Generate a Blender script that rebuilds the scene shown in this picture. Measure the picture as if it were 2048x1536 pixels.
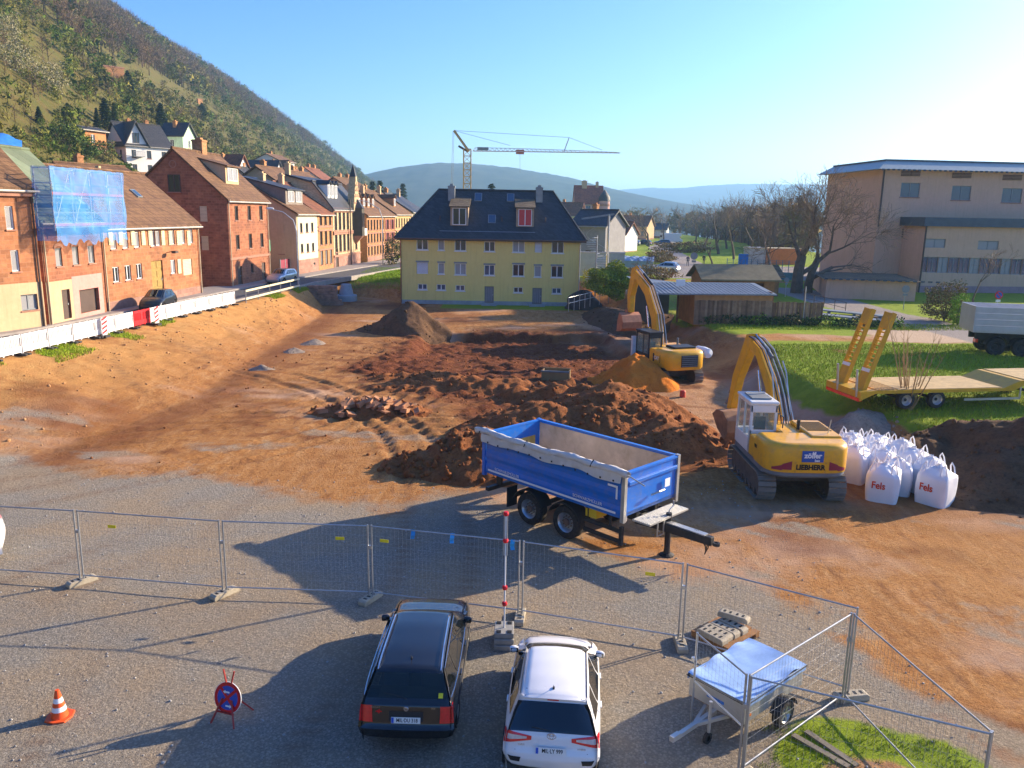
import bpy, bmesh, math, random
import numpy as np
from mathutils import Vector, Matrix, Euler
random.seed(7); rng = np.random.default_rng(11)
scene = bpy.context.scene
for o in list(bpy.data.objects): bpy.data.objects.remove(o, do_unlink=True)
COL = scene.collection
R = math.radians; PI = math.pi

# ------------------------------------------------------------------ camera, sky, sun, exposure
F_PX, TILT, ROLL, CAM_H = 1600.0, R(12.0), R(1.0), 9.5
ct, st = math.cos(TILT), math.sin(TILT)
cam_d = bpy.data.cameras.new('camera'); cam = bpy.data.objects.new('camera', cam_d); COL.objects.link(cam)
cam_d.sensor_width = 36.0; cam_d.lens = F_PX/2048*36; cam_d.clip_start = 0.1; cam_d.clip_end = 20000
r0, u0 = Vector((1,0,0)), Vector((0,st,ct)); back = Vector((0,-ct,st))
rr = r0*math.cos(ROLL) + u0*math.sin(ROLL); uu = -r0*math.sin(ROLL) + u0*math.cos(ROLL)
m = Matrix((rr,uu,back)).transposed().to_4x4(); m.translation = Vector((0,0,CAM_H)); cam.matrix_world = m
scene.camera = cam

SUN_AZ, SUN_EL = R(63.0), R(19.5)          # azimuth from the view direction (+Y) towards +X
w = bpy.data.worlds.new('World'); scene.world = w; w.use_nodes = True
nt = w.node_tree; bg = nt.nodes['Background']
sky = nt.nodes.new('ShaderNodeTexSky'); sky.sky_type = 'NISHITA'; sky.sun_disc = False
sky.sun_elevation = SUN_EL; sky.sun_rotation = SUN_AZ; sky.altitude = 150; sky.air_density = 1.0; sky.dust_density = 1.4; sky.ozone_density = 6.0
hs_ = nt.nodes.new('ShaderNodeHueSaturation'); hs_.inputs['Saturation'].default_value = 1.15; hs_.inputs['Hue'].default_value = 0.512
nt.links.new(sky.outputs[0], hs_.inputs['Color']); nt.links.new(hs_.outputs[0], bg.inputs[0]); bg.inputs[1].default_value = 0.13
sd = bpy.data.lights.new('sun', 'SUN'); sun = bpy.data.objects.new('sun', sd); COL.objects.link(sun)
sd.energy = 5.0; sd.angle = R(0.53); sd.color = (1.0, 0.80, 0.54)
sun_dir = Vector((math.sin(SUN_AZ)*math.cos(SUN_EL), math.cos(SUN_AZ)*math.cos(SUN_EL), math.sin(SUN_EL)))
sun.rotation_euler = sun_dir.to_track_quat('Z','Y').to_euler(); sun.location = (60,40,60)
vs = scene.view_settings; vs.view_transform = 'Standard'; vs.look = 'None'; vs.gamma = 1.0; vs.exposure = 1.25
scene.cycles.max_bounces = 6; scene.cycles.diffuse_bounces = 3; scene.cycles.glossy_bounces = 3
scene.cycles.transmission_bounces = 5; scene.cycles.transparent_max_bounces = 12; scene.cycles.volume_bounces = 1

# ------------------------------------------------------------------ pixel -> place helpers
def ray(px, py):
    a = (px-1024)/F_PX; b = (768-py)/F_PX
    a2 = a*math.cos(ROLL)-b*math.sin(ROLL); b2 = a*math.sin(ROLL)+b*math.cos(ROLL)
    return Vector((a2, ct+st*b2, -st+ct*b2))
def gz(px, py, z=0.0):
    d = ray(px,py); t = (z-CAM_H)/d.z; return Vector((d.x*t, d.y*t, z))
def gy(px, py, Y):
    d = ray(px,py); t = Y/d.y; return Vector((d.x*t, Y, CAM_H+d.z*t))
def gplane(px, py, p0, n):
    d = ray(px,py); o = Vector((0,0,CAM_H)); t = (Vector(p0)-o).dot(n)/d.dot(n); return o+d*t

# ------------------------------------------------------------------ materials
def lin(c):
    return tuple(((v/255)/12.92 if v/255 <= .04045 else ((v/255+.055)/1.055)**2.4) for v in c)
MATS = {}
def base_mat(name):
    m = bpy.data.materials.new(name); m.use_nodes = True
    n = m.node_tree; p = n.nodes['Principled BSDF']; MATS[name] = m
    return m, n, p
def N(nt, t, **kw):
    nd = nt.nodes.new('ShaderNode'+t)
    for k, v in kw.items():
        if k.startswith('i_'):
            key = k[2:]; key = int(key) if key.isdigit() else key.replace('_',' ')
            nd.inputs[key].default_value = v
        else: setattr(nd, k, v)
    return nd
def mixc(nt, fac, a, b, blend='MIX'):
    x = nt.nodes.new('ShaderNodeMix'); x.data_type = 'RGBA'; x.blend_type = blend
    for sock, v in ((0,fac),(6,a),(7,b)):
        if isinstance(v, bpy.types.NodeSocket): nt.links.new(v, x.inputs[sock])
        elif sock == 0: x.inputs[0].default_value = v
        else: x.inputs[sock].default_value = (*v,1) if len(v)==3 else v
    return x.outputs[2]
def ramp(nt, fac, lo, hi):
    r = nt.nodes.new('ShaderNodeMapRange'); r.clamp = True
    nt.links.new(fac, r.inputs[0]); r.inputs[1].default_value = lo; r.inputs[2].default_value = hi
    return r.outputs[0]
def noise(nt, vec, scale, detail=4, rough=.6):
    n = N(nt,'TexNoise'); n.inputs['Scale'].default_value = scale; n.inputs['Detail'].default_value = detail; n.inputs['Roughness'].default_value = rough
    nt.links.new(vec, n.inputs['Vector']); return n.outputs[0]
def M(name, col, rough=.75, metal=0.0, var=.18, scale=1.5, bump=0.0, bscale=25, spec=.35, dirt=None, dirt_amt=.35, coat=0, alpha=None):
    """plain procedural material: base colour with two octaves of tone variation, optional dirt and bump"""
    if name in MATS: return MATS[name]
    m, n, p = base_mat(name); L = n.links
    tc = N(n,'TexCoord').outputs['Object']
    f = noise(n, tc, scale, 5, .65)
    c0 = tuple(min(1,c*(1-var)) for c in col); c1 = tuple(min(1,c*(1+var)) for c in col)
    c = mixc(n, ramp(n,f,.3,.7), c0, c1)
    if dirt:
        d = noise(n, tc, scale*2.3, 7, .7)
        k = N(n,'Math',operation='MULTIPLY'); L.new(ramp(n,d,.48,.72),k.inputs[0]); k.inputs[1].default_value = dirt_amt
        c = mixc(n, k.outputs[0], c, dirt)
    L.new(c, p.inputs['Base Color'])
    rv = N(n,'MapRange'); L.new(f, rv.inputs[0]); rv.inputs[3].default_value = max(.02,rough-.1); rv.inputs[4].default_value = min(1,rough+.1)
    L.new(rv.outputs[0], p.inputs['Roughness'])
    p.inputs['Metallic'].default_value = metal; p.inputs['Specular IOR Level'].default_value = spec
    if coat: p.inputs['Coat Weight'].default_value = coat; p.inputs['Coat Roughness'].default_value = .06
    if alpha is not None: p.inputs['Alpha'].default_value = alpha
    if bump:
        b = N(n,'Bump'); b.inputs['Strength'].default_value = bump; b.inputs['Distance'].default_value = .03
        L.new(noise(n, tc, bscale, 6, .6), b.inputs['Height']); L.new(b.outputs[0], p.inputs['Normal'])
    return m
def wall_mat(name, col, col2=None, bw=.55, bh=.24, mortar=None, joint=.012, var=.3, dirt=None, bump=.35, dirt_amt=.5):
    """block masonry or render; rows run up the wall, courses along x+y"""
    if name in MATS: return MATS[name]
    m, n, p = base_mat(name); L = n.links
    tc = N(n,'TexCoord').outputs['Object']
    sx = N(n,'SeparateXYZ'); L.new(tc, sx.inputs[0])
    ad = N(n,'Math',operation='ADD'); L.new(sx.outputs[0],ad.inputs[0]); L.new(sx.outputs[1],ad.inputs[1])
    cb = N(n,'CombineXYZ'); L.new(ad.outputs[0],cb.inputs[0]); L.new(sx.outputs[2],cb.inputs[1])
    col2 = col2 or col
    a = mixc(n, ramp(n, noise(n, tc, .55, 6, .65), .35,.68), col, col2)
    a = mixc(n, ramp(n, noise(n, tc, 3.1, 6, .7), .35,.8), a, tuple(c*(1-var) for c in col))
    if dirt:
        dd = N(n,'Math',operation='MULTIPLY'); L.new(ramp(n, noise(n, tc, .45, 8, .75), .46,.66),dd.inputs[0]); dd.inputs[1].default_value = dirt_amt
        a = mixc(n, dd.outputs[0], a, dirt)
    ms = N(n,'Mapping'); ms.inputs['Scale'].default_value = (3.2,3.2,.22); L.new(tc,ms.inputs['Vector'])
    sk = N(n,'Math',operation='MULTIPLY'); L.new(ramp(n,noise(n,ms.outputs[0],1.6,6,.7),.5,.75),sk.inputs[0]); sk.inputs[1].default_value = .35
    a = mixc(n, sk.outputs[0], a, tuple(c_*.55 for c_ in col))
    b = N(n,'Bump'); b.inputs['Strength'].default_value = bump; b.inputs['Distance'].default_value = .02
    if mortar:
        br = N(n,'TexBrick'); L.new(cb.outputs[0], br.inputs[0]); br.inputs['Scale'].default_value = 1
        br.inputs['Brick Width'].default_value = bw; br.inputs['Row Height'].default_value = bh; br.inputs['Mortar Size'].default_value = joint; br.inputs['Mortar Smooth'].default_value = .3
        br.inputs['Color1'].default_value = (.66,.66,.66,1); br.inputs['Color2'].default_value = (1.2,1.2,1.2,1); br.inputs['Mortar'].default_value = (1,1,1,1)
        mm = n.nodes.new('ShaderNodeMix'); mm.data_type='RGBA'; mm.blend_type='MULTIPLY'; mm.inputs[0].default_value = .75
        L.new(a, mm.inputs[6]); L.new(br.outputs[0], mm.inputs[7])
        a = mixc(n, br.outputs['Fac'], mm.outputs[2], mortar)
        iv = N(n,'Math',operation='SUBTRACT'); iv.inputs[0].default_value = 1; L.new(br.outputs['Fac'], iv.inputs[1])
        ad2 = N(n,'Math',operation='MULTIPLY_ADD'); L.new(noise(n,tc,14,5,.7), ad2.inputs[0]); ad2.inputs[1].default_value=.6; L.new(iv.outputs[0],ad2.inputs[2])
        L.new(ad2.outputs[0], b.inputs['Height'])
    else: L.new(noise(n,tc,16,6,.7), b.inputs['Height'])
    L.new(b.outputs[0], p.inputs['Normal']); L.new(a, p.inputs['Base Color']); p.inputs['Roughness'].default_value = .88; p.inputs['Specular IOR Level'].default_value = .2
    return m
def roof_mat(name, col, col2=None, row=.3, wid=.25, rough=.75, spec=.25, moss=None):
    if name in MATS: return MATS[name]
    m, n, p = base_mat(name); L = n.links
    tc = N(n,'TexCoord').outputs['Object']
    sx = N(n,'SeparateXYZ'); L.new(tc, sx.inputs[0])
    ad = N(n,'Math',operation='ADD'); L.new(sx.outputs[0],ad.inputs[0]); L.new(sx.outputs[1],ad.inputs[1])
    cb = N(n,'CombineXYZ'); L.new(ad.outputs[0],cb.inputs[0]); L.new(sx.outputs[2],cb.inputs[1])
    br = N(n,'TexBrick'); L.new(cb.outputs[0], br.inputs[0]); br.inputs['Scale'].default_value = 1
    br.inputs['Brick Width'].default_value = wid; br.inputs['Row Height'].default_value = row*.75; br.inputs['Mortar Size'].default_value = .018; br.inputs['Mortar Smooth'].default_value = .6
    br.inputs['Color1'].default_value = (.6,.6,.6,1); br.inputs['Color2'].default_value = (1.3,1.3,1.3,1); br.inputs['Mortar'].default_value = (.35,.35,.35,1)
    a = mixc(n, ramp(n, noise(n,tc,.6,6,.7),.35,.65), col, col2 or tuple(c*.6 for c in col))
    if moss: a = mixc(n, ramp(n, noise(n,tc,1.1,7,.75),.58,.72), a, moss)
    a = mixc(n, .8, a, br.outputs[0], 'MULTIPLY')
    L.new(a, p.inputs['Base Color']); p.inputs['Roughness'].default_value = rough; p.inputs['Specular IOR Level'].default_value = spec
    b = N(n,'Bump'); b.inputs['Strength'].default_value = .6; b.inputs['Distance'].default_value = .03
    iv = N(n,'Math',operation='SUBTRACT'); iv.inputs[0].default_value = 1; L.new(br.outputs['Fac'], iv.inputs[1]); L.new(iv.outputs[0], b.inputs['Height']); L.new(b.outputs[0], p.inputs['Normal'])
    return m
def glass_mat(name, col=(.02,.025,.03), rough=.04, spec=.8):
    if name in MATS: return MATS[name]
    m, n, p = base_mat(name); p.inputs['Base Color'].default_value = (*col,1); p.inputs['Roughness'].default_value = rough; p.inputs['Specular IOR Level'].default_value = spec
    tc = N(n,'TexCoord').outputs['Object']; b = N(n,'Bump'); b.inputs['Strength'].default_value=.06; b.inputs['Distance'].default_value=.05
    n.links.new(noise(n,tc,.8,2,.5), b.inputs['Height']); n.links.new(b.outputs[0], p.inputs['Normal'])
    return m

# ------------------------------------------------------------------ mesh builder
class MB:
    def __init__(s): s.v = []; s.f = []; s.mi = []; s.cur = 0; s.X = None
    def add(s, vs_, fs):
        o = len(s.v)
        if s.X is not None: vs_ = [s.X @ Vector(p) for p in vs_]
        s.v += [tuple(p) for p in vs_]; s.f += [tuple(i+o for i in f) for f in fs]; s.mi += [s.cur]*len(fs)
        return s
    def box(s, c, d, rot=None, taper=1.0):
        x,y,z = d[0]/2,d[1]/2,d[2]/2; t = taper
        P = [Vector(p) for p in ((-x,-y,-z),(x,-y,-z),(x,y,-z),(-x,y,-z),(-x*t,-y*t,z),(x*t,-y*t,z),(x*t,y*t,z),(-x*t,y*t,z))]
        if rot is not None:
            E = rot if isinstance(rot, Matrix) else Euler(rot).to_matrix()
            P = [E @ p for p in P]
        c = Vector(c)
        return s.add([p+c for p in P], [(0,3,2,1),(4,5,6,7),(0,1,5,4),(1,2,6,5),(2,3,7,6),(3,0,4,7)])
    def bb(s, x0,x1,y0,y1,z0,z1): return s.box(((x0+x1)/2,(y0+y1)/2,(z0+z1)/2),(x1-x0,y1-y0,z1-z0))
    def bar(s, a, b, wd, hd, up=(0,0,1)):
        a,b = Vector(a),Vector(b); d = b-a; L = d.length
        if L < 1e-6: return s
        y = d/L; up = Vector(up)
        x = y.cross(up)
        if x.length < 1e-4: x = y.cross(Vector((1,0,0)))
        x.normalize(); z = x.cross(y)
        return s.box((a+b)/2, (wd,L,hd), Matrix((x,y,z)).transposed())
    def tube(s, pts, r, seg=8, cap=True, close=False):
        pts = [Vector(p) for p in pts]; n = len(pts)
        rs = r if isinstance(r,(list,tuple)) else [r]*n
        V = []; prev = None
        for i,p in enumerate(pts):
            if close: d = pts[(i+1)%n]-pts[i-1]
            else: d = (pts[min(i+1,n-1)]-pts[max(i-1,0)])
            if d.length < 1e-9: d = Vector((0,0,1))
            d.normalize()
            if prev is None:
                a = d.cross(Vector((0,0,1)))
                if a.length < .02: a = d.cross(Vector((1,0,0)))
            else:
                a = prev - d*prev.dot(d)
                if a.length < 1e-4: a = d.cross(Vector((1,0,0)))
            a.normalize(); prev = a; b = d.cross(a)
            for k in range(seg):
                t = 2*PI*k/seg; V.append(p+(a*math.cos(t)+b*math.sin(t))*rs[i])
        fs = []
        for i in range(n if close else n-1):
            for k in range(seg):
                j = (i+1)%n; fs.append((i*seg+k, i*seg+(k+1)%seg, j*seg+(k+1)%seg, j*seg+k))
        if cap and not close: fs.append(tuple(range(seg-1,-1,-1))); fs.append(tuple((n-1)*seg+k for k in range(seg)))
        return s.add(V, fs)
    def cyl(s, a, b, r, r2=None, seg=12): return s.tube([a,b],[r, r if r2 is None else r2],seg)
    def lathe(s, prof, seg=16, c=(0,0,0), axis='z'):
        V = []; n = len(prof)
        for r_,z in prof:
            for k in range(seg):
                t = 2*PI*k/seg; q = (r_*math.cos(t), r_*math.sin(t), z)
                if axis=='x': q = (q[2],q[0],q[1])
                elif axis=='y': q = (q[0],q[2],q[1])
                V.append(Vector(q)+Vector(c))
        fs = [(i*seg+k,i*seg+(k+1)%seg,(i+1)*seg+(k+1)%seg,(i+1)*seg+k) for i in range(n-1) for k in range(seg)]
        return s.add(V,fs)
    def prism(s, poly, t0, t1, T=None):
        """poly: list of (a,b); extruded along third axis from t0 to t1; T(a,b,t)->xyz"""
        T = T or (lambda a,b,t:(a,b,t)); n = len(poly)
        V = [T(a,b,t0) for a,b in poly]+[T(a,b,t1) for a,b in poly]
        fs = [tuple(range(n-1,-1,-1)), tuple(range(n,2*n))]+[(i,(i+1)%n,n+(i+1)%n,n+i) for i in range(n)]
        return s.add(V,fs)
    def quad(s, *P): return s.add(P,[tuple(range(len(P)))])
    def grid(s, G):
        n,mm = len(G),len(G[0])
        return s.add([p for row in G for p in row],[(i*mm+j,i*mm+j+1,(i+1)*mm+j+1,(i+1)*mm+j) for i in range(n-1) for j in range(mm-1)])
    def build(s, name, mat, parent=None, smooth=False, bevel=0, loc=None, sub=0, sharp=35):
        me = bpy.data.meshes.new(name); me.from_pydata(s.v, [], s.f)
        for x in (mat if isinstance(mat,(list,tuple)) else [mat]): me.materials.append(x)
        if isinstance(mat,(list,tuple)): me.polygons.foreach_set('material_index', s.mi)
        bm = bmesh.new(); bm.from_mesh(me); bmesh.ops.recalc_face_normals(bm, faces=bm.faces); bm.to_mesh(me); bm.free()
        if smooth:
            me.polygons.foreach_set('use_smooth',[True]*len(me.polygons))
            me.set_sharp_from_angle(angle=R(sharp))
        o = bpy.data.objects.new(name, me); COL.objects.link(o)
        if parent is not None: o.parent = parent
        if loc is not None: o.location = loc
        if bevel:
            b = o.modifiers.new('bevel','BEVEL'); b.width = bevel; b.segments = 2; b.limit_method = 'ANGLE'; b.angle_limit = R(40)
        if sub:
            b = o.modifiers.new('sub','SUBSURF'); b.levels = sub; b.render_levels = sub
        return o
def tag(o, label=None, cat=None, group=None, kind=None):
    if label: o['label'] = label
    if cat: o['category'] = cat
    if group: o['group'] = group
    if kind: o['kind'] = kind
    return o
def thing(name, label, cat, loc=(0,0,0), rz=0, group=None):
    o = bpy.data.objects.new(name, None); COL.objects.link(o); o.empty_display_size = .3
    o.location = loc; o.rotation_euler = (0,0,rz); return tag(o,label,cat,group)
def copy_tree(o, parent=None):
    c = o.copy(); COL.objects.link(c); c.parent = parent
    for ch in o.children: copy_tree(ch, c)
    return c
def mesh_np(name, V, Fc, mat, parent=None, smooth=False):
    """V (n,3), Fc (m,3) or (m,4) numpy"""
    me = bpy.data.meshes.new(name); V = np.asarray(V,dtype=np.float32); Fc = np.asarray(Fc,dtype=np.int32); k = Fc.shape[1]
    me.vertices.add(len(V)); me.vertices.foreach_set('co', V.ravel())
    me.loops.add(Fc.size); me.loops.foreach_set('vertex_index', Fc.ravel())
    me.polygons.add(len(Fc)); me.polygons.foreach_set('loop_start', np.arange(0,Fc.size,k,dtype=np.int32))
    me.update(calc_edges=True); me.validate()
    for x in (mat if isinstance(mat,(list,tuple)) else [mat]): me.materials.append(x)
    if smooth: me.polygons.foreach_set('use_smooth', np.ones(len(Fc),dtype=bool))
    o = bpy.data.objects.new(name, me); COL.objects.link(o)
    if parent is not None: o.parent = parent
    return o
def text_part(txt, size, mat, parent, M4, name='lettering', depth=.002, align='CENTER', xs=1.0, bold=0):
    cu = bpy.data.curves.new('t','FONT'); cu.body = txt; cu.size = size; cu.align_x = align; cu.align_y = 'CENTER'; cu.extrude = depth; cu.offset = bold; cu.resolution_u = 3
    to = bpy.data.objects.new('t',cu); COL.objects.link(to)
    dg = bpy.context.evaluated_depsgraph_get(); me = bpy.data.meshes.new_from_object(to.evaluated_get(dg)); bpy.data.objects.remove(to)
    me.transform(Matrix.Diagonal((xs,1,1,1))); me.materials.clear(); me.materials.append(mat)
    o = bpy.data.objects.new(name, me); COL.objects.link(o); o.parent = parent; o.matrix_local = M4
    return o
def frame(o, x, y):
    """matrix with local x, y axes given and origin o"""
    x = Vector(x).normalized(); y = Vector(y); z = x.cross(y).normalized(); y = z.cross(x)
    m = Matrix((x,y,z)).transposed().to_4x4(); m.translation = Vector(o); return m

# ------------------------------------------------------------------ numpy noise
def vnoise(x, y, seed=0):
    xi = np.floor(x).astype(np.int64); yi = np.floor(y).astype(np.int64); xf = x-xi; yf = y-yi
    def h(a,b):
        n = (a*374761393 + b*668265263 + seed*982451653) & 0xffffffff
        n = ((n ^ (n>>13))*1274126177) & 0xffffffff
        return ((n ^ (n>>16)) & 0xffff)/65535.0
    u = xf*xf*(3-2*xf); v = yf*yf*(3-2*yf)
    return (h(xi,yi)*(1-u)+h(xi+1,yi)*u)*(1-v)+(h(xi,yi+1)*(1-u)+h(xi+1,yi+1)*u)*v
def fbm(x, y, oct=4, seed=0, gain=.5):
    s = 0; a = 1; t = 0
    for k in range(oct): s = s+a*(vnoise(x*2**k+17*k, y*2**k-31*k, seed+k)-.5); t += a; a *= gain
    return s/t
def sm(a, b, x):
    t = np.clip((x-a)/(b-a),0,1); return t*t*(3-2*t)
# ------------------------------------------------------------------ the ground: one sheet from the parking lot to the horizon
TOE_Y = [10,20,24,28,34,40,57,76,84,300];  TOE_X = [-40,-29,-23,-18.9,-17.2,-16.3,-17.1,-18.2,-20.0,-17.5]
TOP_Y = [10,30,39,47,53,66,77,84,300];     TOP_X = [-52,-29,-25.4,-24.4,-23.8,-22.2,-21.3,-21.0,-14]
EMB_Y = [8,16,22,26,29,33,38,43,48,55,62,75,85,90]; EMB_X = [60,40,27,20,16.8,14.2,12.2,11.4,13.2,12.6,11.0,9.0,8.0,7.6]
ZR_Y = [20,30,36,45,62,80,100,400]; ZR_Z = [.6,1.0,1.4,1.75,1.6,1.75,2.0,2.0]
def hill_h(x, y):
    q = -x-.075*y
    base = np.interp(q,[30,36,46,60,110,180,240,262,300,520,2200],[0,.6,5.0,13,51,100,139,147,146,120,60])
    fade = np.interp(y,[-200,0,500,900,1500,2300,3000],[.9,1,1,.95,.75,.38,.1])
    return base*fade + np.clip((q-50)/60,0,1)*(fbm(x/60,y/60,4,5)*14)
def churn(x, y):
    e_ = np.sqrt(((x-.2)/10.8)**2+((y-51.5)/17.0)**2)+.60*fbm(x/4,y/4,4,81)
    return 1-sm(.72,1.0,e_)
RUTS = ((-30,52,24),(-34,50,30.5),(20,2,36),(6,-4,40),(-22,70,38),(-36,20,34),(30,20,40),(14,70,44),(-10,-30,66))
def rut_mask(x, y):
    m_ = np.zeros_like(x)
    for k,(cx,cy,r) in enumerate(RUTS):
        rad = np.hypot(x-cx,y-cy)-r+.5*fbm(x/6,y/6,2,60+k)
        for off in (-.95,.95):
            u = (rad-off)/.26; lug = .55+.45*np.sin(np.arctan2(y-cy,x-cx)*r*2*PI/.45)
            m_ = np.maximum(m_, np.exp(-u*u)*lug*sm(-.12,.1,fbm(x/8,y/8,2,70+k)))
    return m_
def ground_h(x, y, detail=True):
    x = np.asarray(x,dtype=np.float64); y = np.asarray(y,dtype=np.float64)
    tx = np.interp(y,TOE_Y,TOE_X); px_ = np.interp(y,TOP_Y,TOP_X)
    wob = fbm(x/5,y/5,3,3)*1.6
    t = np.clip((tx-(x+wob*.6))/(tx-px_),0,1)
    left = 2.0*(1-(1-t)**1.12)*sm(0,.03,t)
    # back lawn between street and yellow house
    lawn = 1.9*sm(89.5,95,y)*(1-sm(-13.5,-12.2,x)*(1-sm(96.5,98,y)))
    left = np.maximum(left, np.where(x<8, lawn, 0))
    ex = np.interp(y,EMB_Y,EMB_X); zr = np.interp(y,ZR_Y,ZR_Z)
    tr = np.clip((x-ex+wob*.5)/(3.4),0,1); right = zr*tr*tr*(3-2*tr)
    right = np.where(y>97, np.maximum(right, 2.0*sm(97,99,y)), right)
    z = np.maximum(left, right)
    flat = 1-np.clip(z/.25,0,1)
    # excavated step in the middle of the site
    pit = sm(-7.5,-6.3,x+wob*.4)*(1-sm(7.3,8.2,x+.10*(y-60)+wob*.3))*(1-sm(63.5,64.2,y+wob*.5))*sm(50,58,y)
    z = z-.65*pit*flat
    site = flat*sm(26,29,y+wob)
    if detail:
        dist = np.clip(fbm(x/7,y/9,3,21)*2.2+.35,0,1)*site*(1-sm(66,72,y))
        z = z + dist*(.42*np.abs(fbm(x/1.4,y/1.6,4,8))+.10*fbm(x/.45,y/.45,2,9)) + site*.10*fbm(x/6,y/6,3,4)
        cz = churn(x,y)*flat; z = z + cz*(.60*np.abs(fbm(x/1.1,y/.85,4,82))+.30*fbm(x/.40,y/.36,2,83)-.05)+site*(.10*np.abs(fbm(x/.9,y/.6,3,84))+.05*fbm(x/.35,y/.35,2,85))*np.clip(.5+2*fbm(x/6,y/5,3,86),0,1)
        # wheel and track ruts sweeping across the clay
        for k,(cx,cy,r) in enumerate(RUTS):
            rad = np.hypot(x-cx,y-cy)-r+.5*fbm(x/6,y/6,2,60+k)
            for off in (-.95,.95):
                u = (rad-off)/.24; lug = .6+.4*np.sin(np.arctan2(y-cy,x-cx)*r*2*PI/.45)
                z = z + site*(1-sm(56,64,y))*(-.13*np.exp(-u*u)*lug + .08*np.exp(-((np.abs(u)-1.7)/.5)**2))*sm(-.12,.1,fbm(x/8,y/8,2,70+k))
        bank = np.clip(t*(1-t)*4,0,1)*(x<-12)
        z = z + bank*(.35*fbm(x/2.2,y/3.2,4,12)+.14*fbm(x/.5,y/.9,2,13)) - bank*.22*np.clip(fbm((y+x*.35)/2.4,x*0+3,3,14),-.1,.5)
        eb = np.clip(tr*(1-tr)*4,0,1)*(y<96)*(x>0)
        z = z + eb*(.35*fbm(x/1.8,y/1.8,4,15)+.10*fbm(x/.4,y/.4,2,16)) + np.clip(tr,0,1)*(x>0)*(y<70)*.12*fbm(x/3,y/3,4,17)
        z = z + (1-site)*(z<.3)*.02*fbm(x/1.5,y/1.5,3,18) + (z<.3)*sm(6,9,x-(20-y)*.35)*(y<28)*(.10*fbm(x/2.2,y/1.3,4,19)+.04*fbm(x/.5,y/.5,2,20))
    hh = hill_h(x,y)
    z = np.where(hh>.01, np.maximum(z, 2.0*sm(0,.5,hh)+hh), z)
    # river hollow on the right
    riv = sm(66,76,x-.02*y)*sm(95,120,y); z = z*(1-riv)-3.0*riv
    return z
def gh(x, y): return float(ground_h(np.array([x]),np.array([y]))[0])
def grow(a, b, s0, g):
    out = [a]; s = s0
    while out[-1] < b: out.append(out[-1]+s); s *= g
    return out
xs = np.array(sorted([-27-v for v in grow(.3,6000,.35,1.055)]+list(np.arange(-27,20,.2))+[20+v for v in grow(0,6500,.3,1.05)]))
ys = np.array(sorted([8-v for v in grow(.3,300,.5,1.2)]+list(np.arange(8,30,.2))+list(np.arange(30,70,.16))+list(np.arange(70,98,.25))+[98+v for v in grow(0,9000,.3,1.05)]))
GX,GY = np.meshgrid(xs,ys); GZ = ground_h(GX,GY)
ny,nx = GX.shape
V = np.stack([GX,GY,GZ],-1).reshape(-1,3)
I = np.arange(ny*nx).reshape(ny,nx)
FQ = np.stack([I[:-1,:-1],I[:-1,1:],I[1:,1:],I[1:,:-1]],-1).reshape(-1,4)
# masks ---------------------------------------------------------------
X,Y,Z = V[:,0],V[:,1],V[:,2]
wob = fbm(X/4,Y/4,4,31)
yb = np.interp(X,[-30,-18,-9,-2,3,6.5,8,9,14],[30,28.3,27.3,26,22.2,19.2,15.8,12.5,9])
gravel = 1-sm(-1.8,1.8,Y-yb+wob*5)
_u=(X*.8-Y*.6); _v=(X*.6+Y*.8)
gravel = np.maximum(gravel, .8*sm(-.02,.22,fbm(_u/4.5,_v/1.1,5,35))*sm(3,7,X)*(1-sm(25,28,Y))*(1-sm(16,20,X)))
gravel = np.maximum(gravel, .62*sm(.02,.25,fbm(X/4.0,Y/1.2,5,36))*sm(27,28,Y)*(1-sm(33,37,Y+wob*4))*(X<2))
hillq = -X-.075*Y
ex = np.interp(Y,EMB_Y,EMB_X); tr = np.clip((X-ex)/3.4,0,1)
grass = np.zeros_like(X)
grass = np.maximum(grass, sm(.62,.9,tr+wob*.9+.32*np.exp(-((Y-37)/4.5)**2))*(Y<66)*(Y>29.5)*sm(29,32,Y+wob*3)*(1-sm(50.5,53,Y-.12*(X-20)+wob*2)*(1-sm(57,59,Y-.1*(X-20)))))
grass = np.maximum(grass, sm(54,56,Y+wob*2)*(Y<66)*sm(.7,.95,tr)*(1-sm(33,35.5,X-.05*Y)))
grass = np.maximum(grass, (1-sm(26.5,29,np.abs(X-2)))*0)
grass = np.maximum(grass, sm(92,94.5,Y+wob)*(X<-11)*(X>-19.5)*(Y<112))
grass = np.maximum(grass, sm(80,82,Y)*(Y<86.2)*(X>-7.5)*(X<7)*.75)
tl = np.clip((np.interp(Y,TOE_Y,TOE_X)-X)/(np.interp(Y,TOE_Y,TOE_X)-np.interp(Y,TOP_Y,TOP_X)),0,1.3)
grass = np.maximum(grass, sm(.80,.96,tl+wob*.35)*(X>-40)*(X<-15)*sm(-.02,.14,fbm(X/3,Y/3,3,77)+.10*(Y<44)+.1*(Y>66)))
grass = np.maximum(grass, (1-sm(.05,.45,np.abs(np.hypot((X-6.6)/1.3,Y-12.1)-1.2)+wob*2.2))*.85)
gravel = gravel*(sm(.9,1.7,np.hypot((X-6.6)/1.3,Y-12.1)))
grass = np.maximum(grass, sm(31,34,hillq)*sm(-.5,-.3,fbm(X/12,Y/12,4,41)))
grass = np.maximum(grass, sm(97,100,Y)*(X>-20)*1.0)
moist_shade = np.clip(sm(-.05,.35,fbm(X/5,Y/6,5,51)+.45*np.exp(-((X-.5)/9)**2-((Y-50)/12)**2)-.05),0,1)*sm(27,31,Y)
moist_shade = np.maximum(moist_shade, .95*np.exp(-((X-1.5)/9)**2-((Y-57)/6)**2))
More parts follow.
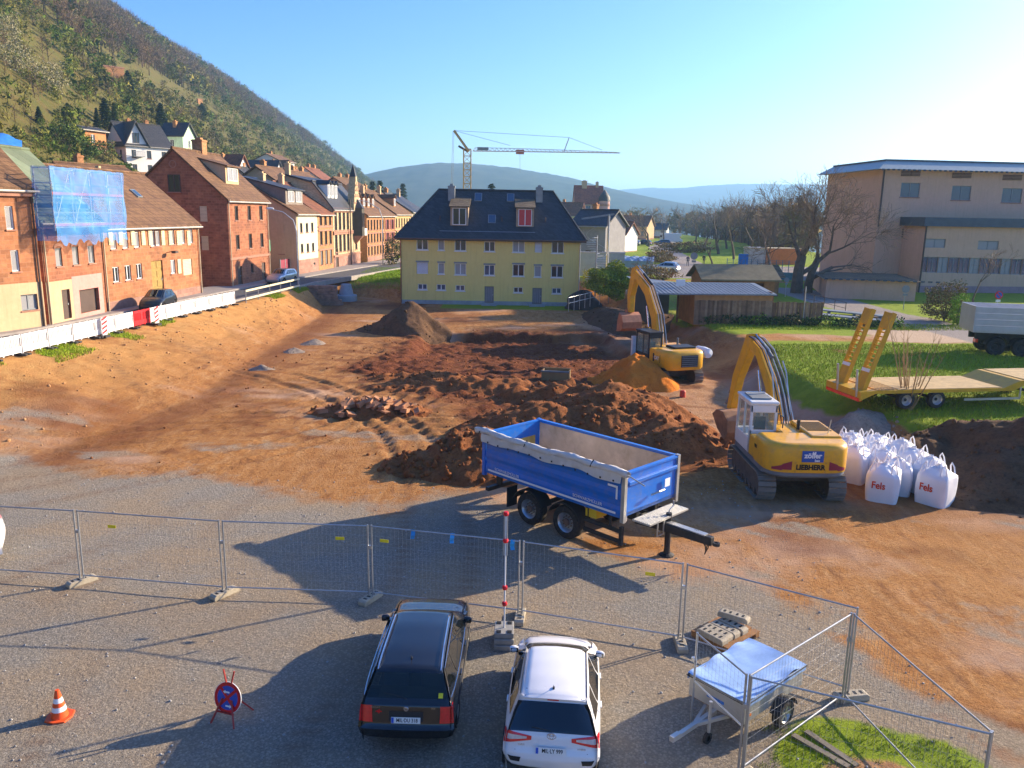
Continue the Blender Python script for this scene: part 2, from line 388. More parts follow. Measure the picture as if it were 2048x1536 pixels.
moist_shade = np.maximum(moist_shade, .8*np.exp(-((X-16.5)/5.5)**2-((Y-28.5)/4.5)**2))
moist_shade = np.maximum(moist_shade, .7*sm(.06,.3,fbm(X/3+5,Y/2.2,5,64))*sm(6,9,X)*(1-sm(26,30,Y))*(1-sm(22,26,X)))
moist_shade = np.maximum(moist_shade, .68*sm(.06,.24,fbm(X/1.7,Y/.75,5,65))*sm(28,31,Y)*(1-sm(60,66,Y))*(X>-17)*(X<11))
moist_shade = np.maximum(moist_shade*.9, churn(X,Y)*.95); _toe=np.interp(Y,TOE_Y,TOE_X); moist_shade = np.maximum(moist_shade, .62*np.exp(-((X-_toe-1.2)/1.6)**2)*(Y>28)*(Y<84))  # dark strip along the bank toe is shading painted into the soil colour
moist_shade = np.clip(moist_shade+.35*fbm(X/1.8,Y/1.8,4,52)*sm(.05,.4,moist_shade),0,1)*(X<40)
pale = .8*sm(.0,.38,fbm(X/5+9,Y/2.6,5,61)+.25*fbm(X/1.3,Y/.9,3,62))*(1-moist_shade*.7)
pale = np.maximum(pale, .9*np.exp(-((X-8.6)/2.2)**2-((Y-66-1.1*(8-X))/9)**2))
pale = np.maximum(pale, .75*sm(-.05,.3,fbm(X/4+3,Y/2.0,5,63))*sm(4,8,X)*(1-sm(24,28,Y)))
pale = np.maximum(pale, .8*np.exp(-((tr-.4)/.4)**2)*(Y>34)*(Y<47)*(X>5))
asph = np.zeros_like(X)
dirtroad = sm(36.5,38.5,X-.02*Y+wob*2)*(Y<62)*(Y>40)
grass = np.maximum(grass, sm(62,64,Y)*(1-sm(96,97,Y))*sm(25,27,X))
grass = np.maximum(grass, sm(64,66,Y)*(Y<97)*sm(11.5,13,X)*.6)
dirtroad = np.maximum(dirtroad, sm(50.5,52,Y-.12*(X-20)+wob*2)*(1-sm(57.5,58.5,Y-.1*(X-20)))*sm(24,26,X))
grass = grass*(1-dirtroad)
def segd(px,py,a,b):
    ax,ay=a;bx,by=b; L2=(bx-ax)**2+(by-ay)**2; t=np.clip(((px-ax)*(bx-ax)+(py-ay)*(by-ay))/L2,0,1); return np.hypot(px-ax-t*(bx-ax),py-ay-t*(by-ay))
pth = [gz(1480,545,2),gz(1400,540,2),gz(1360,522,2),gz(1335,505,2),gz(1320,495,2),gz(1345,484,2)]
for a,b in zip(pth[:-1],pth[1:]): asph = np.maximum(asph, 1-sm(2.6,3.4,segd(X,Y,(a.x,a.y),(b.x,b.y))))
# road in front of the hall
pr = [gz(1585,585,1.6),gz(1740,632,1.3),gz(1900,672,1.1),gz(2048,715,1.0)]
for a,b in zip(pr[:-1],pr[1:]): asph = np.maximum(asph, .75*(1-sm(2.2,3.4,segd(X,Y,(a.x,a.y),(b.x,b.y)))))
asph = np.maximum(asph, sm(100,101,Y)*(1-sm(128,131,Y))*(1-sm(14,17,np.abs(X-34)))*.9)
def attr(me, name, a, b, c):
    at = me.attributes.new(name,'FLOAT_COLOR','POINT'); d = np.ones((len(a),4),dtype=np.float32); d[:,0]=a; d[:,1]=b; d[:,2]=c; at.data.foreach_set('color', d.ravel())
ochre = np.clip(tl*1.2,0,1)*(X<-10)*(X>-40)*(Y<90); ochre = np.maximum(ochre, .9*np.exp(-((X-13.5)/3)**2-((Y-50.5)/3.0)**2)); ochre = np.maximum(ochre, sm(9,13,X)*(Y<27)*.35)
hillm = sm(33,37,hillq)
g, n, p = base_mat('ground_material'); L = n.links
pos = N(n,'NewGeometry').outputs['Position']
a1 = N(n,'Attribute',attribute_name='zone_a'); a2 = N(n,'Attribute',attribute_name='zone_b'); a3 = N(n,'Attribute',attribute_name='zone_c')
s1 = N(n,'SeparateColor'); L.new(a1.outputs['Color'],s1.inputs[0]); s2 = N(n,'SeparateColor'); L.new(a2.outputs['Color'],s2.inputs[0]); s3 = N(n,'SeparateColor'); L.new(a3.outputs['Color'],s3.inputs[0])
n_big = noise(n,pos,.35,6,.6); n_mid = noise(n,pos,1.7,7,.7); n_fine = noise(n,pos,9,5,.75); n_grit = noise(n,pos,28,4,.8)
def edge(sock, width=.35):          # roughen a zone edge
    mm = N(n,'Math',operation='MULTIPLY_ADD'); L.new(n_mid,mm.inputs[0]); mm.inputs[1].default_value = .9; mm.inputs[2].default_value = -.45
    ad = N(n,'Math',operation='ADD'); L.new(sock,ad.inputs[0]); L.new(mm.outputs[0],ad.inputs[1]); return ramp(n,ad.outputs[0],.5-width/2,.5+width/2)
mp = N(n,'Mapping'); mp.inputs['Rotation'].default_value = (0,0,.5); mp.inputs['Scale'].default_value = (1.0,.22,1.0); L.new(pos,mp.inputs['Vector'])
n_str = noise(n,mp.outputs[0],2.6,6,.7)
soil = mixc(n, ramp(n,n_mid,.3,.7), (.40,.165,.045), (.58,.30,.10))
soil = mixc(n, ramp(n,n_str,.52,.72), soil, (.62,.37,.16))
soil = mixc(n, ramp(n,n_str,.46,.30), soil, (.22,.095,.04))
soil = mixc(n, ramp(n,n_fine,.42,.75), soil, (.24,.10,.038))
soil = mixc(n, edge(s2.outputs[1],.95), soil, mixc(n, n_fine, (.46,.30,.21), (.62,.44,.32)))
soil = mixc(n, edge(s2.outputs[0],.6), soil, mixc(n, ramp(n,n_mid,.3,.72), (.58,.33,.115), (.45,.20,.06)))
soil = mixc(n, edge(s1.outputs[2],.9), soil, mixc(n, ramp(n,n_fine,.35,.7), (.11,.028,.012), (.24,.082,.03)))
grv = mixc(n, ramp(n,n_grit,.32,.68), (.18,.165,.14), (.50,.45,.37))
grv = mixc(n, ramp(n,n_fine,.55,.8), grv, (.40,.36,.30))
grv = mixc(n, ramp(n,n_big,.40,.60), grv, mixc(n,n_grit,(.27,.21,.145),(.54,.43,.30)))
vor = N(n,'TexVoronoi'); vor.inputs['Scale'].default_value = 16; L.new(pos,vor.inputs['Vector'])
grv = mixc(n, .55, grv, mixc(n, ramp(n,vor.outputs['Distance'],.1,.6),(1.25,1.25,1.25),(.55,.55,.55)), 'MULTIPLY')
c = mixc(n, edge(s1.outputs[0],.5), soil, grv)
rm2 = N(n,'Math',operation='MULTIPLY'); L.new(s3.outputs[2],rm2.inputs[0]); rm2.inputs[1].default_value = .55
c = mixc(n, rm2.outputs[0], c, (.20,.11,.06))
grs = mixc(n, ramp(n,n_mid,.3,.7), (.17,.26,.012), (.30,.38,.02)); grs = mixc(n, ramp(n,n_fine,.5,.8), grs, (.20,.22,.05))
hgr = mixc(n, ramp(n,n_big,.35,.65), (.095,.10,.022), (.13,.10,.032)); grs = mixc(n, s3.outputs[0], grs, hgr)
c = mixc(n, edge(s1.outputs[1],.4), c, grs)
c = mixc(n, edge(s3.outputs[1],.5), c, mixc(n, n_fine, (.46,.33,.22), (.62,.47,.33)))
c = mixc(n, edge(s2.outputs[2],.25), c, mixc(n, n_fine, (.25,.22,.2), (.38,.33,.29)))
L.new(c,p.inputs['Base Color']); p.inputs['Roughness'].default_value = .95; p.inputs['Specular IOR Level'].default_value = .15
b = N(n,'Bump'); b.inputs['Strength'].default_value = .9; b.inputs['Distance'].default_value = .10
hm = N(n,'Math',operation='MULTIPLY_ADD'); L.new(n_grit,hm.inputs[0]); hm.inputs[1].default_value = .5; L.new(n_fine,hm.inputs[2]); L.new(hm.outputs[0],b.inputs['Height']); L.new(b.outputs[0],p.inputs['Normal'])
go = mesh_np('ground', V, FQ, g, smooth=True); tag(go, kind='structure')
attr(go.data,'zone_a',gravel,grass,moist_shade); attr(go.data,'zone_b',ochre,pale,asph); attr(go.data,'zone_c',hillm,dirtroad,rut_mask(X,Y)*(Y<70)*(Y>8)*(np.abs(X)<22))

# street with pavement and kerb along the upper edge of the bank -----------------
STREET = [(-46,10),(-36,30),(-31.4,39),(-29.0,47),(-28.3,53),(-27.6,58),(-26.3,71.5),(-24.2,87),(-21.2,103),(-17.8,120),(-13,136),(-6,152)]   # house-side kerb line
EDGE =   [(-47,4),(-31,29),(-26.5,38),(-25.3,47),(-24.8,53),(-24.2,57),(-22.6,69),(-20.9,84),(-17.6,98),(-14,114),(-9,130),(-2,146)]
road_m = M('asphalt',(.085,.085,.09),.9,var=.25,scale=.8,bump=.3,bscale=60)
pave_m = M('pavement_slabs',(.30,.27,.25),.9,var=.2,scale=2,bump=.3,bscale=30)
mb = MB(); mb.grid([[(x,y,2.09) for x,y in STREET],[(x,y,2.09) for x,y in EDGE]]); tag(mb.build('street',road_m),kind='structure')
mb = MB(); off = [(x-3.4,y+1.0) for x,y in STREET]
mb.grid([[(x,y,2.22) for x,y in off],[(x,y,2.22) for x,y in STREET],[(x+.02,y,2.0) for x,y in STREET]]); tag(mb.build('pavement',pave_m),kind='structure')
mb = MB(); e2 = [(x+.25,y-.08) for x,y in EDGE]
mb.grid([[(x-.02,y,2.0) for x,y in EDGE],[(x,y,2.2) for x,y in EDGE],[(x,y,2.2) for x,y in e2],[(x,y,1.7) for x,y in e2]]); tag(mb.build('kerb',M('kerb_stone',(.34,.31,.29),.9)),kind='structure')

# river
wm,n_,p_ = base_mat('river_water'); p_.inputs['Base Color'].default_value=(.05,.08,.09,1); p_.inputs['Roughness'].default_value=.12
b_ = N(n_,'Bump'); b_.inputs['Strength'].default_value=.25; n_.links.new(noise(n_,N(n_,'TexCoord').outputs['Object'],.5,4,.6),b_.inputs['Height']); n_.links.new(b_.outputs[0],p_.inputs['Normal'])
mb = MB(); mb.quad((72,100,-1.6),(300,100,-1.6),(420,1600,-1.6),(95,1600,-1.6)); tag(mb.build('river',wm),kind='structure')

# far wooded hills
def far_hill(name, Y, pts, depth, seed, mat):
    px = [q[0] for q in pts]; W = [gy(a,b,Y) for a,b in pts]
    wx = np.array([q.x for q in W]); wz = np.array([q.z for q in W])
    X_ = np.linspace(wx[0],wx[-1],260); t = np.linspace(-1,1,70)
    XX,TT = np.meshgrid(X_,t); ZZ = np.interp(XX,wx,wz)
    prof = np.where(TT<0, 1-np.abs(TT)**1.6, 1-.6*TT**2)
    H = 2+ (ZZ-2)*np.clip(prof,0,1) + fbm(XX/(depth*.5),TT*2.5,4,seed)*ZZ*.30*np.clip(1-np.abs(TT),0,1)*(np.abs(TT)>.06) + fbm(XX/22,TT*depth/30,3,seed+3)*ZZ*.05
    P = np.stack([XX+TT*0, Y+TT*depth, H],-1).reshape(-1,3); I_ = np.arange(XX.size).reshape(XX.shape)
    o = mesh_np(name,P,np.stack([I_[:-1,:-1],I_[:-1,1:],I_[1:,1:],I_[1:,:-1]],-1).reshape(-1,4),mat,smooth=True); return tag(o,kind='structure')
fm = M('far_wood',(.05,.052,.03),1,var=.4,scale=.012,spec=0)
far_hill('far_hill',2300,[(300,420),(560,395),(700,365),(765,348),(820,336),(880,326),(940,328),(1010,334),(1080,345),(1150,359),(1200,372),(1250,384),(1310,398),(1380,412),(1500,425),(1700,440)],750,101,fm)
far_hill('far_hill',4600,[(900,420),(1100,400),(1240,380),(1290,376),(1360,377),(1450,371),(1560,370),(1700,372),(1850,380),(2000,395),(2200,400),(2600,420)],1300,107,fm)
# ------------------------------------------------------------------ buildings
SAND = wall_mat('red_sandstone',(.46,.185,.085),(.53,.245,.115),.62,.27,(.40,.20,.115),.014,dirt=(.20,.095,.055),dirt_amt=.75)
SAND2 = wall_mat('red_sandstone_dark',(.40,.15,.08),(.47,.20,.10),.5,.24,(.36,.18,.11),.014,dirt=(.15,.065,.045),dirt_amt=.75)
BRICK = wall_mat('orange_brick',(.52,.24,.10),(.60,.31,.13),.25,.085,(.46,.28,.16),.008,dirt=(.26,.12,.065),dirt_amt=.7)
TAN = wall_mat('tan_render',(.58,.41,.24),(.63,.46,.28),dirt=(.45,.31,.19),var=.1,bump=.12)
CREAM = wall_mat('cream_render',(.74,.66,.46),(.78,.70,.50),dirt=(.62,.54,.36),var=.07,bump=.1)
WHITE = wall_mat('white_render',(.78,.77,.74),(.80,.79,.77),dirt=(.66,.64,.6),var=.07,bump=.1)
PINK = wall_mat('pink_paint',(.62,.30,.26),(.66,.35,.30),dirt=(.48,.25,.2),var=.12,bump=.12)
PINKC = wall_mat('castle_render',(.62,.36,.32),(.66,.40,.35),var=.1,bump=.1)
YELLOW = wall_mat('yellow_render',(.78,.625,.20),(.80,.66,.24),dirt=(.68,.54,.18),var=.06,bump=.12,dirt_amt=.3)
PEACH = wall_mat('hall_render',(.68,.425,.285),(.71,.46,.315),dirt=(.58,.36,.24),var=.07,bump=.08)
PLINTH = wall_mat('plinth_stone',(.40,.22,.17),(.46,.26,.2),.7,.35,(.32,.2,.16),.012)
GREYP = M('plinth_grey',(.30,.34,.36),.9)
R_BROWN = roof_mat('brown_tiles',(.21,.115,.055),(.15,.08,.045),.34,.24)
R_RED = roof_mat('red_tiles',(.27,.10,.05),(.18,.075,.045),.34,.24)
R_GRAPH = roof_mat('graphite_tiles',(.028,.032,.04),(.04,.044,.05),.36,.28,rough=.55,spec=.4)
R_SLATE = roof_mat('slate',(.035,.036,.042),(.05,.05,.055),.22,.2,rough=.5,spec=.45)
R_MOSS = roof_mat('mossy_tiles',(.20,.15,.09),(.13,.10,.06),.3,.22,moss=(.10,.11,.04))
ZINC = M('zinc_sheet',(.38,.40,.42),.45,.6,.12,2)
FR_W = M('white_frame',(.78,.78,.76),.45,var=.06); FR_D = M('dark_frame',(.09,.06,.05),.6); FR_S = M('sandstone_frame',(.38,.19,.13),.85,bump=.2); FR_G = M('grey_frame',(.23,.25,.26),.6)
SH_Y = M('pale_yellow_shutter',(.66,.58,.36),.7,var=.12); SH_R = M('wine_red_shutter',(.22,.04,.05),.7); ROLLW = M('roller_shutter',(.66,.68,.74),.6,var=.05); ROLLC = M('cream_roller_shutter',(.66,.58,.40),.6,var=.06)
WOODD = M('weathered_wood_door',(.34,.22,.06),.7,var=.25,scale=4); DOORG = M('grey_door',(.17,.17,.19),.5); WOOD = M('brown_wood',(.26,.13,.05),.75,var=.3,scale=3)
GL = glass_mat('window_glass'); GL2 = glass_mat('window_glass_blue',(.05,.09,.15)); GLC = glass_mat('window_glass_curtain',(.30,.30,.31),.25,.5); GLR = glass_mat('window_glass_red_blind',(.55,.02,.03),.3,.5)
GUT = M('gutter_zinc',(.42,.40,.36),.5,.4)
BRASS_PIPE = M('cream_downpipe',(.52,.42,.27),.6)

def cut_wall(mb, T, L, H, holes, t=.2):
    """rectangle L x H with rectangular holes and their reveals; T(u,v,w)"""
    us = sorted({0,L,*[h[0] for h in holes],*[h[2] for h in holes]}); vs_ = sorted({0,H,*[h[1] for h in holes],*[h[3] for h in holes]})
    us = [u for u in us if 0<=u<=L]; vs_ = [v for v in vs_ if 0<=v<=H]
    for a,b in zip(us[:-1],us[1:]):
        run = None
        for c,d in zip(vs_[:-1],vs_[1:]):
            m_ = ((a+b)/2,(c+d)/2); inside = any(h[0]<m_[0]<h[2] and h[1]<m_[1]<h[3] for h in holes)
            if inside:
                if run: mb.quad(T(a,run[0],0),T(b,run[0],0),T(b,run[1],0),T(a,run[1],0)); run = None
            else: run = [run[0],d] if run else [c,d]
        if run: mb.quad(T(a,run[0],0),T(b,run[0],0),T(b,run[1],0),T(a,run[1],0))
    for a,c,b,d in holes:
        for (p,q) in (((a,c),(b,c)),((b,c),(b,d)),((b,d),(a,d)),((a,d),(a,c))):
            mb.quad(T(*p,0),T(*q,0),T(*q,t),T(*p,t))
def fill_window(root, T, h, style, sill=True):
    a,c,b,d = h; w_,hh = b-a,d-c
    def bx(mb,u0,u1,v0,v1,w0,w1):
        P = [T(u,v,ww) for ww in (w0,w1) for u,v in ((u0,v0),(u1,v0),(u1,v1),(u0,v1))]
        mb.add(P,[(0,3,2,1),(4,5,6,7),(0,1,5,4),(1,2,6,5),(2,3,7,6),(3,0,4,7)])
    if style in ('door','gate','ddoor'):
        mt = {'door':DOORG,'gate':WOODD,'ddoor':FR_D}[style]
        mb = MB(); bx(mb,a,b,c,d,.12,.18); o = mb.build('door',mt,root)
        if style == 'gate':
            for i in range(2):
                for j in range(4):
                    u0 = a+.08+i*w_/2; k = MB(); bx(k,u0,u0+w_/2-.16,c+.15+j*hh/4,c+hh/4*(j+1)-.08,.09,.12); k.build('panel',WOODD,o)
        elif style == 'door':
            k = MB()
            for i in range(4): bx(k,a+w_*(.15+.2*i),a+w_*(.22+.2*i),c+.12,d-.12,.10,.12)
            k.build('glass_strip',GLC,o)
        k = MB(); bx(k,b-.14,b-.06,c+hh*.45,c+hh*.52,.08,.12); k.build('handle',ZINC,o); return o
    if style in ('roll','rollc'):
        mb = MB(); n_ = max(4,int(hh/.12))
        for i in range(n_): bx(mb,a+.02,b-.02,c+hh*i/n_,c+hh*(i+.86)/n_,.06,.09)
        o = mb.build('roller_shutter',ROLLW if style=='roll' else ROLLC,root); return o
    if style == 'open':
        return None
    fm_ = {'w':FR_W,'wc':FR_W,'wb':FR_W,'wr':FR_W,'d':FR_D,'dc':FR_D,'g':FR_G,'gc':FR_G,'s':FR_W}[style]
    gm_ = {'w':GL,'wc':GLC,'wb':GL2,'wr':GLR,'d':GL,'dc':GLC,'g':GL2,'gc':GLC,'s':GL}[style]
    mb = MB(); f_ = .07
    bx(mb,a,a+f_,c,d,.08,.15); bx(mb,b-f_,b,c,d,.08,.15); bx(mb,a+f_,b-f_,c,c+f_,.08,.15); bx(mb,a+f_,b-f_,d-f_,d,.08,.15)
    if w_>.75: bx(mb,(a+b)/2-.045,(a+b)/2+.045,c+f_,d-f_,.085,.145)
    o = mb.build('window',fm_,root)
    k = MB(); k.quad(T(a+f_,c+f_,.12),T(b-f_,c+f_,.12),T(b-f_,d-f_,.12),T(a+f_,d-f_,.12)); k.build('pane',gm_,o)
    if sill:
        k = MB(); bx(k,a-.08,b+.08,c-.09,c,-.08,.08); k.build('sill',FR_W if style in('w','wc','wb','wr') and sill=='w' else FR_S,o)
    return o
class House:
    def __init__(s, name, label, A, B, D, eave, ridge=None, wall=SAND, roof=R_BROWN, prof=None, over=.35, gover=.2, group=None, ridge_dir='x', thick=.22, cat='house'):
        s.A,s.B = Vector(A),Vector(B); d = s.B-s.A; d.z = 0; s.L = d.length; s.D = D; s.E = eave; s.rz = math.atan2(d.y,d.x)
        s.root = thing(name,label,cat,s.A,s.rz,group); s.M = Matrix.Translation(s.A)@Matrix.Rotation(s.rz,4,'Z'); s.I = s.M.inverted()
        s.wm,s.rm = wall,roof; s.holes = {'front':[],'side':[],'far':[],'back':[]}; s.ridge_dir = ridge_dir; s.over=over; s.gover=gover; s.thick=thick
        W = D if ridge_dir=='x' else s.L
        s.prof = prof or ([(0,eave),(W/2,ridge),(W,eave)] if ridge else None)
        L_ = s.L
        s.T = {'front':lambda u,v,w:(u,w,v),'side':lambda u,v,w:(w,D-u,v),'far':lambda u,v,w:(L_-w,u,v),'back':lambda u,v,w:(L_-u,D-w,v)}
        s.len = {'front':s.L,'side':D,'far':D,'back':s.L}
    def uv(s, px, py, face='front'):
        if face=='front': p0,n_ = s.A, s.M.to_3x3()@Vector((0,-1,0))
        elif face=='side': p0,n_ = s.A, s.M.to_3x3()@Vector((-1,0,0))
        else: p0,n_ = s.M@Vector((s.L,0,0)), s.M.to_3x3()@Vector((1,0,0))
        q = s.I@gplane(px,py,p0,n_)
        return (q.x,q.z) if face=='front' else ((s.D-q.y,q.z) if face=='side' else (q.y,q.z))
    def rect(s, r, face='front'):
        a = s.uv(r[0],r[1],face); b = s.uv(r[2],r[3],face); c = s.uv((r[0]+r[2])/2,(r[1]+r[3])/2,face)
        ul,ur = min(a[0],b[0]),max(a[0],b[0]); va,vb = s.uv(r[0],r[3],face)[1],s.uv(r[2],r[1],face)[1]
        return [ul,min(va,vb),ur,max(va,vb)]
    def win(s, rects, style='w', face='front', px=True, sill=True, minw=0, shutters=None, arch=False):
        for r in rects:
            h = s.rect(r,face) if px else list(r)
            if minw and h[2]-h[0]<minw: c=(h[0]+h[2])/2; h[0],h[2]=c-minw/2,c+minw/2
            lim = s.len[face]; h[0]=max(.12,h[0]); h[2]=min(lim-.12,h[2]); h[1]=max(.02,h[1]); h[3]=min(s.E-.06,h[3])
            if h[2]-h[0]<.2 or h[3]-h[1]<.2: continue
            s.holes[face].append(h); o = fill_window(s.root,s.T[face],h,style,sill)
            if shutters:
                for sd_ in (-1,1):
                    u0 = h[0]-.62 if sd_<0 else h[2]+.08
                    k = MB(); T=s.T[face]; u1=u0+.54
                    P = [T(u,v,ww) for ww in (-.06,-.01) for u,v in ((u0,h[1]),(u1,h[1]),(u1,h[3]),(u0,h[3]))]
                    k.add(P,[(0,3,2,1),(4,5,6,7),(0,1,5,4),(1,2,6,5),(2,3,7,6),(3,0,4,7)]); 
                    for j in range(5):
                        v0 = h[1]+.1+(h[3]-h[1]-.2)*j/5; P=[T(u,v,ww) for ww in (-.085,-.06) for u,v in ((u0+.07,v0),(u1-.07,v0),(u1-.07,v0+.14),(u0+.07,v0+.14))]
                        k.add(P,[(0,3,2,1),(4,5,6,7),(0,1,5,4),(1,2,6,5),(2,3,7,6),(3,0,4,7)])
                    k.build('shutter',shutters,s.root)
        return s
    def walls(s, lower=None):
        mb = MB(); E = s.E
        for f in ('front','side','far','back'): cut_wall(mb,s.T[f],s.len[f],E,s.holes[f])
        if s.prof:
            P = [p for p in s.prof]
            if s.ridge_dir=='x':
                for xx in (0,s.L): mb.add([(xx,a,b-.02) for a,b in P],[tuple(range(len(P)))])
            else:
                for yy in (0,s.D): mb.add([(a,yy,b-.02) for a,b in P],[tuple(range(len(P)))])
        # dark core so that openings look into rooms
        s.wall = mb.build('wall',s.wm,s.root)
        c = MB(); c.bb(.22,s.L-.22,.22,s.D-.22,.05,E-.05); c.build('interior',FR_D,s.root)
        if lower:
            for (u0,u1,v0,v1,mat,nm) in lower:
                k = MB(); hs = [[h[0]-u0,h[1]-v0,h[2]-u0,h[3]-v0] for h in s.holes['front'] if h[2]>u0 and h[0]<u1 and h[1]<v1 and h[3]>v0]
                hs = [[max(0,h[0]),max(0,h[1]),min(u1-u0,h[2]),min(v1-v0,h[3])] for h in hs]
                cut_wall(k,lambda u,v,w:(u+u0,w-.03,v+v0),u1-u0,v1-v0,hs,.06); k.build(nm,mat,s.root)
        return s
    def roofs(s, rm=None):
        P = s.prof; o,g = s.over,s.gover; t = s.thick
        d0 = Vector((P[0][0]-P[1][0],P[0][1]-P[1][1])).normalized(); d1 = Vector((P[-1][0]-P[-2][0],P[-1][1]-P[-2][1])).normalized()
        top = [(P[0][0]+d0.x*o,P[0][1]+d0.y*o)]+list(P[1:-1])+[(P[-1][0]+d1.x*o,P[-1][1]+d1.y*o)]
        poly = [(a,b+t) for a,b in top]+[(a,b) for a,b in reversed(top)]
        mb = MB(); n_ = len(top); span = (s.L if s.ridge_dir=='x' else s.D)
        T = (lambda a,b,tt:(tt,a,b)) if s.ridge_dir=='x' else (lambda a,b,tt:(a,tt,b))
        V0 = [T(a,b,-g) for a,b in poly]; V1 = [T(a,b,span+g) for a,b in poly]; N2 = 2*n_
        fs = []
        for i in range(N2): fs.append((i,(i+1)%N2,N2+(i+1)%N2,N2+i))
        for i in range(n_-1): fs.append((i,i+1,N2-2-i,N2-1-i)); fs.append((N2+i,N2+i+1,2*N2-2-i,2*N2-1-i))
        mb.add(V0+V1,fs); s.roof = mb.build('roof',rm or s.rm,s.root)
        if s.ridge_dir=='x':
            k = MB(); e = top[0]; k.tube([(-g,e[0]-.06,e[1]+.02),(span+g,e[0]-.06,e[1]+.02)],.08,8); k.build('gutter',GUT,s.root)
            k = MB(); k.tube([(-g,P[1][0],P[1][1]+t+.02),(span+g,P[1][0],P[1][1]+t+.02)],.12,8); k.build('ridge_tiles',rm or s.rm,s.roof)
        return s
    def zroof(s, y):
        P = s.prof; return float(np.interp(y,[p[0] for p in P],[p[1] for p in P]))+s.thick
    def chimney(s, x, y, w=.7, h=1.1, mat=None, base=None):
        z = (s.zroof(y if s.ridge_dir=='x' else x)) if base is None else base
        k = MB(); k.bb(x-w/2,x+w/2,y-w/2,y+w/2,z-1.0,z+h); k.bb(x-w/2-.06,x+w/2+.06,y-w/2-.06,y+w/2+.06,z+h-.18,z+h-.05); k.bb(x-w*.25,x+w*.25,y-w*.25,y+w*.25,z+h,z+h+.2)
        k.build('chimney',mat or BRICK,s.roof)
    def dormer(s, x, y, w, h, wall, roofm, style='w', n=1, shed=True, win_h=None, split=.5):
        """front face stands at local (x..x+w, y); roof runs back into the slope"""
        z = s.zroof(y)-.05; P = s.prof; slope = (P[1][1]-P[0][1])/max(.01,P[1][0]-P[0][0])
        run = h/max(.05,slope-(.25 if shed else 0)); 
        k = MB(); k.add([(x,y,z-.3),(x+w,y,z-.3),(x+w,y,z+h),(x,y,z+h)],[(0,1,2,3)])
        for xx in (x,x+w): k.add([(xx,y,z-.3),(xx,y,z+h),(xx,y+run,z+h+(run*.25 if shed else 0)),(xx,y+run*.4,z)],[(0,1,2,3)])
        d = k.build('dormer',wall,s.root)
        zz = h+(run*.25 if shed else 0)
        k = MB()
        if shed:
            V_ = [(x-.15,y-.3,z+h-.04),(x+w+.15,y-.3,z+h-.04),(x+w+.15,y+run+.2,z+zz+.06),(x-.15,y+run+.2,z+zz+.06)]
            k.add(V_+[(a,b,c+.12) for a,b,c in V_],[(0,3,2,1),(4,5,6,7),(0,1,5,4),(1,2,6,5),(2,3,7,6),(3,0,4,7)])
        else:
            g_ = w*.42; rb = (h+g_)/max(.05,slope)
            V_ = [(x-.12,y-.25,z+h-.08),(x+w/2,y-.25,z+h+g_),(x+w+.12,y-.25,z+h-.08),(x-.12,y+run,z+h-.08),(x+w/2,y+rb,z+h+g_),(x+w+.12,y+run,z+h-.08)]
            k.add(V_+[(a,b,c+.1) for a,b,c in V_],[(0,1,4,3),(1,2,5,4),(6,7,10,9),(7,8,11,10),(0,1,7,6),(1,2,8,7),(0,3,9,6),(2,5,11,8)])
            k2 = MB(); k2.add([(x,y,z+h),(x+w/2,y,z+h+g_-.05),(x+w,y,z+h)],[(0,1,2)]); k2.build('gable',wall,d)
        k.build('dormer_roof',roofm,d)
        wh = win_h or h*.75; pad = w*.12; ww = (w-pad*(n+1))/n
        for i in range(n):
            a = x+pad+i*(ww+pad); fill_window_flat(s.root,d,a,a+ww,z+h-wh-.1,z+h-.1,y,style)
    def skylight(s, x, y, w=.7, h=1.0):
        P = s.prof; slope = math.atan2(P[1][1]-P[0][1],P[1][0]-P[0][0]); z = s.zroof(y)
        E = Euler((slope,0,0)).to_matrix(); k = MB(); k.box((x,y,z+.06),(w,h,.12),E); f_ = k.build('skylight',FR_G,s.root)
        k = MB(); k.box(Vector((x,y,z+.06))+E@Vector((0,0,.065)),(w-.14,h-.14,.01),E); k.build('pane',GL2,f_)
    def pipe(s, u, mat=None, v1=None):
        k = MB(); k.tube([(u,-.1,.05),(u,-.1,(v1 or s.E)-.4),(u,-.32,(v1 or s.E)-.02)],.055,8); k.build('downpipe',mat or BRASS_PIPE,s.root)
def fill_window_flat(root, d, x0,x1,z0,z1,y,style):
    T = lambda u,v,w:(u,y-.16+w,v)
    o = fill_window(d,T,[x0,z0,x1,z1],style,False)
    # thing > part(dormer) > window would be a fourth level with its pane, so hang the pieces from the thing
    o.parent = root
def Z2(x,y): return (200+x/4.266, 240+y/4.266)
def Z1(x,y): return (x*.332, 230+y*.332)
def Z3(x,y): return (530+x/5.906, 330+y/5.906)
def zr(fn, L): return [(*fn(a,b),*fn(c,d)) for a,b,c,d in L]
BZ = 2.1
def gp(px,py): return gz(px,py,BZ)

# H1: stone house with tan plaster ground floor at the left edge
p1,p0 = gp(93,655),gp(0,668); d_ = (p1-p0).normalized(); A = p1-d_*13
h = House('stone_house','red sandstone house with tan plastered ground floor at the far left edge',A,p1,10,1,wall=SAND,roof=R_BROWN)
e = h.uv(60,376)[1]; h.E = e; h.prof = [(0,e),(5,e+4.3),(10,e)]
h.win(zr(Z1,[(25,548,90,690),(60,812,124,945)]),'wc'); h.win(zr(Z1,[(120,1075,232,1182)]),'gc')
vt = h.uv(20,568)[1]; h.walls([(0,h.L,0,vt,TAN,'plastered_ground_floor')]).roofs(); h.chimney(4,4.4); h.pipe(h.L-.2,FR_D)
k = MB(); k.bb(-.1,h.L+.12,-.22,0,e-.5,e-.12); k.build('cornice',FR_S,h.root)

